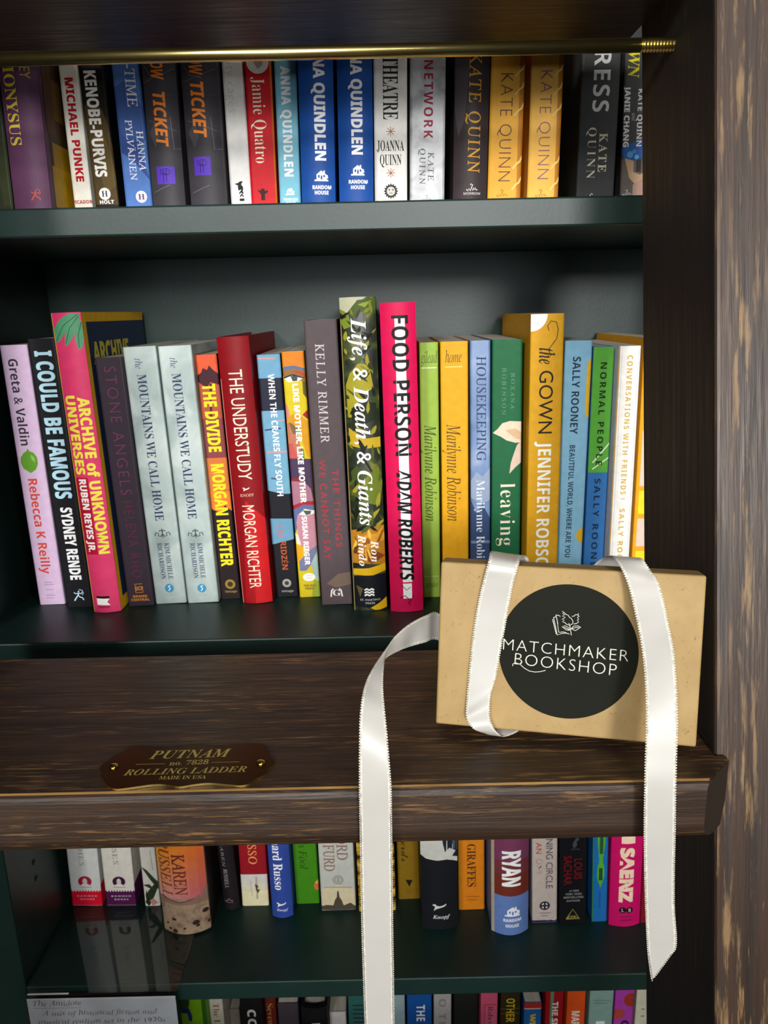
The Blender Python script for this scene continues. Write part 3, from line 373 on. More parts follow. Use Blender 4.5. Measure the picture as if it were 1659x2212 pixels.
 {'kind': 'paperback_book', 'x': -0.27879, 'y': 0.60365, 'z': -0.2315, 'w': 0.02091, 'h': 0.21216, 'lean': -0.01262, 'depth': 0.138, 'col': (208, 180, 210), 'bulge': 0, 'art': None, 'label': 'pale lilac paperback with a green lime on its spine, leftmost in the middle row', 'group': 'books on the middle shelf', 'deco': [('t', 'Greta & Valdin', 'B', 0.20177, 0.13437, -0.00212, 0.00722, (46, 42, 52), 1.0), ('p', [(-0.00106, 0.13208), (0.0001, 0.12976), (0.00357, 0.12822), (0.0055, 0.12474), (0.0055, 0.11934), (0.00318, 0.11471), (0.0001, 0.11278), (-0.00145, 0.11201), (-0.00338, 0.11355), (-0.00646, 0.11587), (-0.00801, 0.1205), (-0.00724, 0.12513), (-0.00454, 0.1286), (-0.00222, 0.12976)], (95, 151, 42)), ('p', [(0.00048, 0.12706), (0.00318, 0.12474), (0.00357, 0.12011), (0.00087, 0.1232)], (139, 186, 83)), ('t', 'Rebecca K Reilly', 'B', 0.10732, 0.02702, -0.00085, 0.00722, (205, 67, 48), 1.0), ('l', [(-0.00425, 0.01984), (0.00255, 0.0196)], 0.00046, (146, 126, 151)), ('l', [(-0.00425, 0.0178), (0.00382, 0.01751)], 0.00046, (146, 126, 151)), ('l', [(-0.00425, 0.01331), (0.00255, 0.01307)], 0.00046, (146, 126, 151)), ('l', [(-0.00425, 0.00839), (0.00382, 0.0081)], 0.00046, (146, 126, 151)), ('l', [(-0.00425, 0.00593), (0.00255, 0.00568)], 0.00046, (146, 126, 151))]},
 {'kind': 'paperback_book', 'x': -0.25322, 'y': 0.59591, 'z': -0.2315, 'w': 0.02103, 'h': 0.21674, 'lean': -0.01484, 'depth': 0.138, 'col': (23, 23, 27), 'bulge': 0, 'art': None, 'label': 'black paperback with tall pale blue block capitals', 'group': 'books on the middle shelf', 'deco': [('t', 'I COULD BE FAMOUS', 'HV', 0.20764, 0.09217, 0.00043, 0.01281, (178, 217, 232), 1.0), ('t', 'SYDNEY RENDE', 'HV', 0.08493, 0.02388, 0.00064, 0.00897, (240, 240, 240), 1.0), ('l', [(-0.00324, 0.00573), (-0.00121, 0.00856), (0.0004, 0.01059), (0.00081, 0.01261)], 0.00105, (190, 221, 240)), ('l', [(0.0004, 0.01018), (0.00202, 0.00856), (0.00364, 0.00816), (0.00445, 0.00613)], 0.00089, (190, 221, 240)), ('l', [(0.00081, 0.01221), (-0.00162, 0.0118), (-0.00283, 0.01302)], 0.00073, (190, 221, 240)), ('l', [(0.00081, 0.01221), (0.00283, 0.0118), (0.00405, 0.01302)], 0.00073, (190, 221, 240)), ('p', [(0.0004, 0.01302), (0.00162, 0.01302), (0.00162, 0.01423), (0.0004, 0.01423)], (190, 221, 240)), ('l', [(0.00162, 0.01545), (0.00405, 0.01464), (0.00486, 0.01221), (0.00364, 0.01059)], 0.00049, (190, 221, 240))]},
 {'kind': 'hardcover_book', 'x': -0.22622, 'y': 0.58524, 'z': -0.2315, 'w': 0.02177, 'h': 0.23519, 'lean': -0.01962, 'depth': 0.15, 'col': (214, 58, 104), 'bulge': 0.003, 'art': None, 'label': 'tall pink hardcover with green leaves at the top and yellow lettering', 'group': 'books on the middle shelf', 'deco': [('r', -0.01105, -0.01028, 0.2409, -0.00318, (228, 166, 60)), ('p', [(-0.00972, 0.21361), (-0.01039, 0.22368), (-0.00442, 0.23009), (0.00265, 0.23442), (0.01061, 0.23409), (0.00442, 0.22706), (-0.00177, 0.22066), (-0.00619, 0.21481)], (82, 147, 108)), ('p', [(-0.00265, 0.21129), (-0.00133, 0.22331), (0.00221, 0.23047), (0.00994, 0.2328), (0.00884, 0.22488), (0.00442, 0.21839), (0.0, 0.21186)], (82, 147, 108)), ('p', [(0.00663, 0.20787), (0.00486, 0.21535), (0.00575, 0.22301), (0.01105, 0.23011), (0.01105, 0.21678), (0.00928, 0.20945)], (82, 147, 108)), ('p', [(-0.0084, 0.22026), (-0.00663, 0.22752), (-0.0011, 0.2326), (0.00442, 0.23369), (-0.00221, 0.22734)], (82, 147, 108)), ('l', [(-0.00928, 0.21494), (-0.00221, 0.22568), (0.00884, 0.23351)], 0.00057, (46, 93, 67)), ('l', [(-0.00177, 0.21328), (0.00221, 0.22383), (0.00928, 0.23217)], 0.00057, (46, 93, 67)), ('l', [(0.00707, 0.20954), (0.00751, 0.2186), (0.01061, 0.22814)], 0.00057, (46, 93, 67)), ('r', -0.00972, 0.0, 0.11154, 0.04934, (174, 21, 46)), ('t', 'ARCHIVE of UNKNOWN', 'HV', 0.17329, 0.04955, 0.00486, 0.00796, (240, 223, 77), 1.0), ('t', 'UNIVERSES', 'HV', 0.17474, 0.114, -0.00486, 0.00751, (240, 223, 77), 1.0), ('t', 'RUBEN REYES JR.', 'HV', 0.11031, 0.0513, -0.00442, 0.00575, (243, 238, 232), 1.0), ('r', -0.00663, 0.00398, 0.01408, 0.01209, (25, 17, 21)), ('p', [(-0.00663, 0.01231), (0.00398, 0.01186), (0.00177, 0.00916), (0.00398, 0.00626), (-0.00663, 0.00671)], (243, 238, 232)), ('h', 'HARPER', 'HV', -0.00619, 0.00354, 0.00488, 0.00191, (143, 29, 62), 1.0), ('s', 0, 0.15, 0, 0.3, (214, 166, 29)), ('s', 0.007, 0.15, 0.01, 0.228, (29, 44, 71)), ('st', 'ARCHIVE', 'HV', 0.014, 0.1, 0.1965, 0.0165, (190, 178, 67))]},
 {'kind': 'paperback_book', 'x': -0.20221, 'y': 0.59598, 'z': -0.2315, 'w': 0.02082, 'h': 0.20163, 'lean': -0.02459, 'depth': 0.13, 'col': (50, 40, 50), 'bulge': 0, 'art': None, 'label': 'dark plum paperback with thin dull magenta lettering', 'group': 'books on the middle shelf', 'deco': [('t', 'STONE ANGELS', 'LT', 0.19469, 0.09428, 0.0, 0.0085, (114, 46, 83), 1.25), ('t', 'HELENA RHO', 'LT', 0.08915, 0.0247, 0.0, 0.00765, (98, 33, 56), 1.25), ('l', [(0.00298, 0.01897), (-0.00298, 0.01897), (-0.00298, 0.01152), (0.00298, 0.01152), (0.00298, 0.0145)], 0.00056, (182, 116, 46)), ('h', 'GCP', 'HV', -0.0034, 0.0034, 0.01524, 0.00335, (182, 116, 46), 1.0), ('h', 'GRAND', 'HV', -0.00595, 0.00595, 0.00828, 0.00205, (182, 116, 46), 1.0), ('h', 'CENTRAL', 'HV', -0.00765, 0.00765, 0.00531, 0.00205, (182, 116, 46), 1.0)]},
 {'kind': 'paperback_book', 'x': -0.17841, 'y': 0.59976, 'z': -0.2315, 'w': 0.02522, 'h': 0.2089, 'lean': -0.02704, 'depth': 0.138, 'col': (175, 190, 188), 'bulge': 0, 'art': 'cloud', 'label': 'left of two misty grey paperbacks with navy slab capitals', 'group': 'books on the middle shelf', 'deco': [('t', 'the', 'I', 0.20008, 0.19228, -0.00206, 0.00514, (66, 73, 108), 1.0), ('t', 'MOUNTAINS WE CALL HOME', 'SB', 0.188, 0.07115, -0.00077, 0.00694, (48, 54, 88), 1.0), ('t', 'KIM MICHELE', 'SB', 0.05222, 0.02108, 0.00231, 0.00386, (62, 69, 95), 1.0), ('t', 'RICHARDSON', 'SB', 0.05251, 0.02138, -0.0036, 0.00386, (62, 69, 95), 1.0), ('l', [(0.0, 0.06448), (0.0, 0.05669)], 0.00078, (60, 62, 71)), ('l', [(-0.00623, 0.05863), (-0.00545, 0.06136), (-0.00312, 0.06058), (-0.00351, 0.05863), (-0.00156, 0.05785), (0.0, 0.06019)], 0.00078, (60, 62, 71)), ('l', [(0.00623, 0.05863), (0.00545, 0.06136), (0.00312, 0.06058), (0.00351, 0.05863), (0.00156, 0.05785), (0.0, 0.06019)], 0.00078, (60, 62, 71)), ('l', [(-0.00273, 0.06214), (-0.00117, 0.06331), (0.0, 0.06175), (0.00117, 0.06331), (0.00273, 0.06214)], 0.00078, (60, 62, 71)), ('d', 0.0, 0.01329, 0.0037, 0.0037, (60, 135, 174)), ('l', [(0.00117, 0.01563), (-0.00078, 0.01485), (0.00078, 0.0129), (-0.00078, 0.01095)], 0.00078, (228, 238, 240)), ('l', [(-0.00437, 0.00841), (0.00437, 0.00798)], 0.00039, (143, 159, 162)), ('l', [(-0.0036, 0.00715), (0.0036, 0.00679)], 0.00039, (143, 159, 162))]},
 {'kind': 'paperback_book', 'x': -0.15182, 'y': 0.60026, 'z': -0.2315, 'w': 0.02537, 'h': 0.20899, 'lean': -0.02583, 'depth': 0.138, 'col': (175, 190, 188), 'bulge': 0, 'art': 'cloud', 'label': 'right of two misty grey paperbacks, beside the sunset paperback', 'group': 'books on the middle shelf', 'deco': [('t', 'the', 'I', 0.20005, 0.19236, -0.00206, 0.00515, (66, 73, 108), 1.0), ('t', 'MOUNTAINS WE CALL HOME', 'SB', 0.18809, 0.07197, -0.00103, 0.00695, (48, 54, 88), 1.0), ('t', 'KIM MICHELE', 'SB', 0.05145, 0.02109, 0.00232, 0.00386, (62, 69, 95), 1.0), ('t', 'RICHARDSON', 'SB', 0.05174, 0.02138, -0.00361, 0.00386, (62, 69, 95), 1.0), ('l', [(0.0, 0.06366), (0.0, 0.05597)], 0.00077, (60, 62, 71)), ('l', [(-0.00615, 0.05789), (-0.00538, 0.06058), (-0.00307, 0.05981), (-0.00346, 0.05789), (-0.00154, 0.05712), (0.0, 0.05943)], 0.00077, (60, 62, 71)), ('l', [(0.00615, 0.05789), (0.00538, 0.06058), (0.00307, 0.05981), (0.00346, 0.05789), (0.00154, 0.05712), (0.0, 0.05943)], 0.00077, (60, 62, 71)), ('l', [(-0.00269, 0.06135), (-0.00115, 0.06251), (0.0, 0.06097), (0.00115, 0.06251), (0.00269, 0.06135)], 0.00077, (60, 62, 71)), ('d', 0.0, 0.01248, 0.00365, 0.00365, (60, 135, 174)), ('l', [(0.00115, 0.01479), (-0.00077, 0.01402), (0.00077, 0.0121), (-0.00077, 0.01017)], 0.00077, (228, 238, 240)), ('l', [(-0.00438, 0.0076), (0.00438, 0.00716)], 0.00038, (143, 159, 162)), ('l', [(-0.00361, 0.00633), (0.00361, 0.00598)], 0.00038, (143, 159, 162))]},
 {'kind': 'paperback_book', 'x': -0.13044, 'y': 0.60746, 'z': -0.2315, 'w': 0.01634, 'h': 0.20189, 'lean': -0.02511, 'depth': 0.137, 'col': (37, 25, 27), 'bulge': 0, 'art': None, 'label': 'slim paperback with a red sunset palm picture and yellow block capitals', 'group': 'books on the middle shelf', 'deco': [('r', -0.0083, 0.0083, 0.204, 0.18057, (207, 83, 46)), ('r', -0.0083, 0.0083, 0.18057, 0.1519, (166, 77, 54)), ('r', -0.0083, 0.0083, 0.1519, 0.12027, (128, 60, 62)), ('r', -0.0083, 0.0083, 0.12027, 0.09359, (199, 110, 54)), ('p', [(-0.0083, 0.09398), (0.0083, 0.09319), (0.0083, 0.07573), (0.00332, 0.08104), (-0.00166, 0.07503), (-0.0083, 0.07848)], (215, 116, 44)), ('p', [(-0.0083, 0.18596), (-0.00498, 0.18795), (-0.00332, 0.19143), (0.0, 0.18985), (0.00166, 0.19333), (0.00465, 0.18964), (0.0083, 0.18662), (0.0083, 0.17803), (0.00166, 0.18049), (-0.00166, 0.17633), (-0.0083, 0.18095)], (60, 25, 33)), ('p', [(0.00083, 0.17909), (0.00249, 0.17901), (0.0, 0.1519), (-0.00166, 0.15197)], (60, 25, 33)), ('t', 'THE DIVIDE', 'HV', 0.17913, 0.12516, 0.0, 0.00996, (228, 207, 31), 1.0), ('t', 'MORGAN RICHTER', 'HV', 0.11534, 0.02872, 0.00033, 0.00996, (228, 207, 31), 1.0), ('d', 0.00083, 0.01297, 0.00424, 0.00424, (143, 118, 52)), ('d', 0.00083, 0.01297, 0.00232, 0.00232, (60, 46, 25)), ('h', 'Vintage', 'B', -0.00415, 0.00581, 0.00658, 0.00193, (143, 126, 75), 1.0)]},
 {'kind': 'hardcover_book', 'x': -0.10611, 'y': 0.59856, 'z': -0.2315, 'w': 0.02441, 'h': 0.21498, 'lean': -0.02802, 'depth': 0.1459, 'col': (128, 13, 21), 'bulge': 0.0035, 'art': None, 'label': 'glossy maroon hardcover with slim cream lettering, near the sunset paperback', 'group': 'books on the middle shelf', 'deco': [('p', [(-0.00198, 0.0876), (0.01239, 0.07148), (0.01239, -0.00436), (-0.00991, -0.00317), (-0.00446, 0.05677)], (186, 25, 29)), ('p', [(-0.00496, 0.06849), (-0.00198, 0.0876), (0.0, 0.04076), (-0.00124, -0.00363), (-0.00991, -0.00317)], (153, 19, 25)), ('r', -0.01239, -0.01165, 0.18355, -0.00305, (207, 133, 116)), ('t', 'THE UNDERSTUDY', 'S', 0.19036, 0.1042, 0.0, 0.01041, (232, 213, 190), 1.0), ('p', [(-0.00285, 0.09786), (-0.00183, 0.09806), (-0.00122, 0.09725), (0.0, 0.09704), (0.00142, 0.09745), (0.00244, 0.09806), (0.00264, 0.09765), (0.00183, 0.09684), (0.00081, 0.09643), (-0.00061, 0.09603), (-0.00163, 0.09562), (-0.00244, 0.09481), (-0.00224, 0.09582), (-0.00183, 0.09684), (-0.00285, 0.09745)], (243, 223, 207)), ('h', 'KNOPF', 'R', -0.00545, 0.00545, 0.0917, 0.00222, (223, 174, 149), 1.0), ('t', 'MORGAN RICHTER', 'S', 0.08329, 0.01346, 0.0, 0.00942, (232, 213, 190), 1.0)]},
 {'kind': 'paperback_book', 'x': -0.08303, 'y': 0.60997, 'z': -0.2315, 'w': 0.01812, 'h': 0.2007, 'lean': -0.02235, 'depth': 0.13, 'col': (25, 25, 31), 'bulge': 0, 'art': None, 'label': 'slim black and sky blue paperback with white sans capitals', 'group': 'books on the middle shelf', 'deco': [('r', -0.0092, 0.0092, 0.20282, 0.18231, (104, 153, 182)), ('r', -0.0092, 0.0092, 0.18231, 0.15675, (29, 33, 50)), ('r', -0.0092, 0.0092, 0.15675, 0.08882, (108, 157, 184)), ('p', [(-0.0092, 0.09234), (0.0092, 0.08685), (0.0092, 0.06766), (-0.0092, 0.06851)], (25, 25, 31)), ('p', [(-0.0092, 0.06851), (0.0092, 0.06766), (0.0092, 0.05018), (-0.0092, 0.04623)], (98, 145, 172)), ('l', [(-0.00828, 0.19786), (0.00552, 0.19729)], 0.0011, (190, 143, 133)), ('l', [(-0.00184, 0.14798), (0.0092, 0.14899)], 0.00074, (199, 153, 141)), ('l', [(-0.00736, 0.14155), (0.00552, 0.14248)], 0.0011, (44, 60, 91)), ('l', [(-0.00736, 0.12358), (0.0092, 0.12361)], 0.00147, (190, 143, 145)), ('l', [(-0.00552, 0.10219), (0.00184, 0.10109)], 0.0011, (44, 60, 91)), ('t', 'WHEN THE CRANES FLY SOUTH', 'B', 0.18536, 0.08723, 0.00092, 0.00497, (240, 243, 243), 1.0), ('t', 'LISA', 'B', 0.06184, 0.05149, -0.00184, 0.0046, (182, 110, 112), 1.0), ('t', 'RIDZÉN', 'B', 0.0486, 0.02392, 0.0, 0.00478, (174, 83, 46), 1.0), ('d', 0.00037, 0.012, 0.00368, 0.00368, (157, 153, 145)), ('d', 0.00037, 0.012, 0.00184, 0.00184, (60, 56, 54)), ('h', 'vintage', 'B', -0.0046, 0.00552, 0.00496, 0.00184, (159, 155, 147), 1.0)]},
 {'kind': 'paperback_book', 'x': -0.06368, 'y': 0.60771, 'z': -0.2315, 'w': 0.01708, 'h': 0.20252, 'lean': -0.02261, 'depth': 0.13, 'col': (203, 182, 29), 'bulge': 0, 'art': None, 'label': 'paperback painted with two colourful faces and white hand lettering', 'group': 'books on the middle shelf', 'deco': [('p', [(-0.00867, 0.20291), (0.00867, 0.20213), (0.00867, 0.19), (0.0, 0.19129), (-0.00867, 0.19033)], (211, 122, 29)), ('p', [(-0.00867, 0.19033), (0.0, 0.19129), (0.00867, 0.18955), (0.00867, 0.1787), (-0.00867, 0.18401)], (143, 100, 50)), ('p', [(-0.0078, 0.19119), (0.0, 0.19174), (0.00867, 0.18955), (0.00867, 0.18775), (0.0, 0.18949), (-0.0078, 0.18849)], (89, 104, 143)), ('p', [(-0.00173, 0.18686), (0.00347, 0.18798), (0.00867, 0.18549), (0.00867, 0.18233), (0.00347, 0.18527)], (166, 71, 38)), ('p', [(-0.00832, 0.18291), (-0.00173, 0.18496), (0.00694, 0.18168), (0.00173, 0.17901), (-0.0052, 0.17914)], (228, 228, 211)), ('p', [(-0.00832, 0.18327), (-0.00087, 0.18529), (0.0078, 0.18218), (0.0078, 0.18128), (-0.00173, 0.18406), (-0.0078, 0.18198)], (33, 38, 54)), ('p', [(-0.00295, 0.18393), (0.00277, 0.1835), (0.00208, 0.17972), (-0.00139, 0.17969)], (60, 75, 83)), ('p', [(0.00607, 0.17972), (0.00867, 0.1787), (0.00867, 0.16591), (0.00607, 0.16969)], (95, 83, 33)), ('p', [(-0.00867, 0.16301), (-0.00659, 0.16107), (-0.0052, 0.14802), (-0.00867, 0.14818)], (199, 128, 116)), ('p', [(-0.0078, 0.15186), (0.0, 0.15523), (0.00867, 0.1474), (0.00867, 0.11813), (0.00607, 0.11921), (0.00173, 0.13647), (-0.0052, 0.14054)], (203, 143, 21)), ('p', [(0.00433, 0.15318), (0.00867, 0.15715), (0.00867, 0.14926)], (157, 29, 38)), ('p', [(-0.00798, 0.14721), (-0.00347, 0.14701), (0.0, 0.13654), (0.00173, 0.11797), (-0.00867, 0.11844)], (182, 110, 87)), ('p', [(-0.00694, 0.1481), (0.0, 0.14312), (0.00173, 0.13647), (-0.00433, 0.13862)], (110, 93, 54)), ('p', [(-0.00867, 0.13033), (-0.0052, 0.13112), (-0.00173, 0.11812), (-0.00867, 0.11844)], (186, 83, 79)), ('p', [(0.00087, 0.128), (0.00347, 0.12504), (0.00347, 0.11837), (0.00173, 0.11845)], (77, 110, 50)), ('p', [(-0.00867, 0.11872), (0.00867, 0.11766), (0.00867, 0.08128), (-0.00867, 0.08206)], (69, 50, 79)), ('p', [(-0.00867, 0.10063), (0.0, 0.1012), (0.00694, 0.09311), (0.00867, 0.08128), (0.0, 0.08167), (-0.00867, 0.07812)], (159, 110, 126)), ('p', [(-0.00867, 0.10305), (0.0, 0.10198), (0.00347, 0.09911), (-0.00173, 0.09934), (-0.00867, 0.10014)], (128, 38, 50)), ('p', [(-0.00867, 0.0796), (0.0, 0.08285), (0.00867, 0.08275), (0.00867, 0.07931), (0.0, 0.0797), (-0.00867, 0.07515)], (162, 29, 46)), ('p', [(-0.00867, 0.07614), (0.0, 0.08019), (0.00867, 0.07931), (0.00867, 0.07437), (0.0, 0.07674), (-0.00867, 0.05519)], (89, 102, 143)), ('p', [(-0.0052, 0.07202), (0.00173, 0.07666), (0.00867, 0.07437), (0.00867, 0.0443), (0.0052, 0.03836), (-0.0052, 0.04594), (-0.00694, 0.06513)], (182, 128, 141)), ('p', [(-0.00433, 0.07198), (0.00087, 0.0762), (0.00867, 0.07486), (0.00867, 0.07238), (0.00173, 0.07071)], (223, 223, 207)), ('p', [(-0.00087, 0.07529), (0.00607, 0.07468), (0.0052, 0.07204), (0.00173, 0.07111)], (71, 85, 79)), ('p', [(-0.00867, 0.05619), (-0.00607, 0.05507), (-0.00433, 0.04591), (-0.0078, 0.04708)], (223, 211, 190)), ('p', [(-0.00867, 0.04711), (-0.00347, 0.04485), (-0.00347, 0.03467), (-0.00694, 0.03176), (-0.00867, 0.03183)], (211, 153, 29)), ('p', [(-0.00694, 0.03176), (0.00173, 0.04055), (0.00867, 0.04532), (0.00867, 0.0382), (0.00347, 0.02923), (-0.00173, 0.02329), (-0.00694, 0.02353)], (110, 114, 141)), ('p', [(0.0026, 0.02927), (0.00867, 0.04024), (0.00867, 0.0135), (0.0052, 0.01781)], (153, 174, 170)), ('p', [(0.00173, 0.00129), (0.00433, 0.01578), (0.00867, 0.0135), (0.00867, -0.00113), (0.00347, -0.00089)], (143, 159, 54)), ('t', 'LIKE MOTHER, LIKE MOTHER', 'HV', 0.17775, 0.08153, 0.00052, 0.00451, (243, 243, 228), 1.0), ('t', 'SUSAN RIEGER', 'HV', 0.07022, 0.02832, 0.0, 0.00416, (243, 231, 232), 1.0), ('d', 0.00035, 0.0177, 0.00512, 0.00355, (240, 236, 226)), ('h', 'THE DIAL', 'HV', -0.00486, 0.00607, 0.01031, 0.00177, (126, 110, 38), 1.0), ('h', 'PRESS', 'HV', -0.00347, 0.00433, 0.00763, 0.00177, (126, 110, 38), 1.0), ('l', [(-0.0026, 0.01907), (0.00347, 0.01879)], 0.00039, (176, 172, 159)), ('l', [(-0.00208, 0.017), (0.00277, 0.01678)], 0.00039, (176, 172, 159))]},
 {'kind': 'paperback_book', 'x': -0.03992, 'y': 0.58942, 'z': -0.2315, 'w': 0.02466, 'h': 0.22588, 'lean': -0.02052, 'depth': 0.138, 'col': (79, 67, 71), 'bulge': 0, 'art': None, 'label': 'tall brown-grey paperback with wide silver and red capitals', 'group': 'books on the middle shelf', 'deco': [('p', [(-0.00751, 0.018), (0.0025, 0.02631), (0.01252, 0.02747), (0.01252, 0.01714), (0.0, 0.01448)], (110, 93, 79)), ('t', 'KELLY RIMMER', 'R', 0.20852, 0.1337, -0.0015, 0.00651, (193, 184, 184), 1.2), ('t', 'THE THINGS', 'S', 0.11223, 0.04899, 0.00451, 0.00501, (174, 38, 50), 1.3), ('t', 'WE CANNOT SAY', 'S', 0.12019, 0.03887, -0.00526, 0.00501, (174, 38, 50), 1.3), ('l', [(-0.00462, 0.00661), (-0.00385, 0.012), (-0.00231, 0.01354)], 0.00116, (223, 217, 211)), ('l', [(0.00462, 0.00661), (0.00385, 0.012), (0.00231, 0.01354)], 0.00116, (223, 217, 211)), ('h', 'G', 'SB', -0.003, 0.00351, 0.01006, 0.00501, (223, 217, 211), 1.0)]},
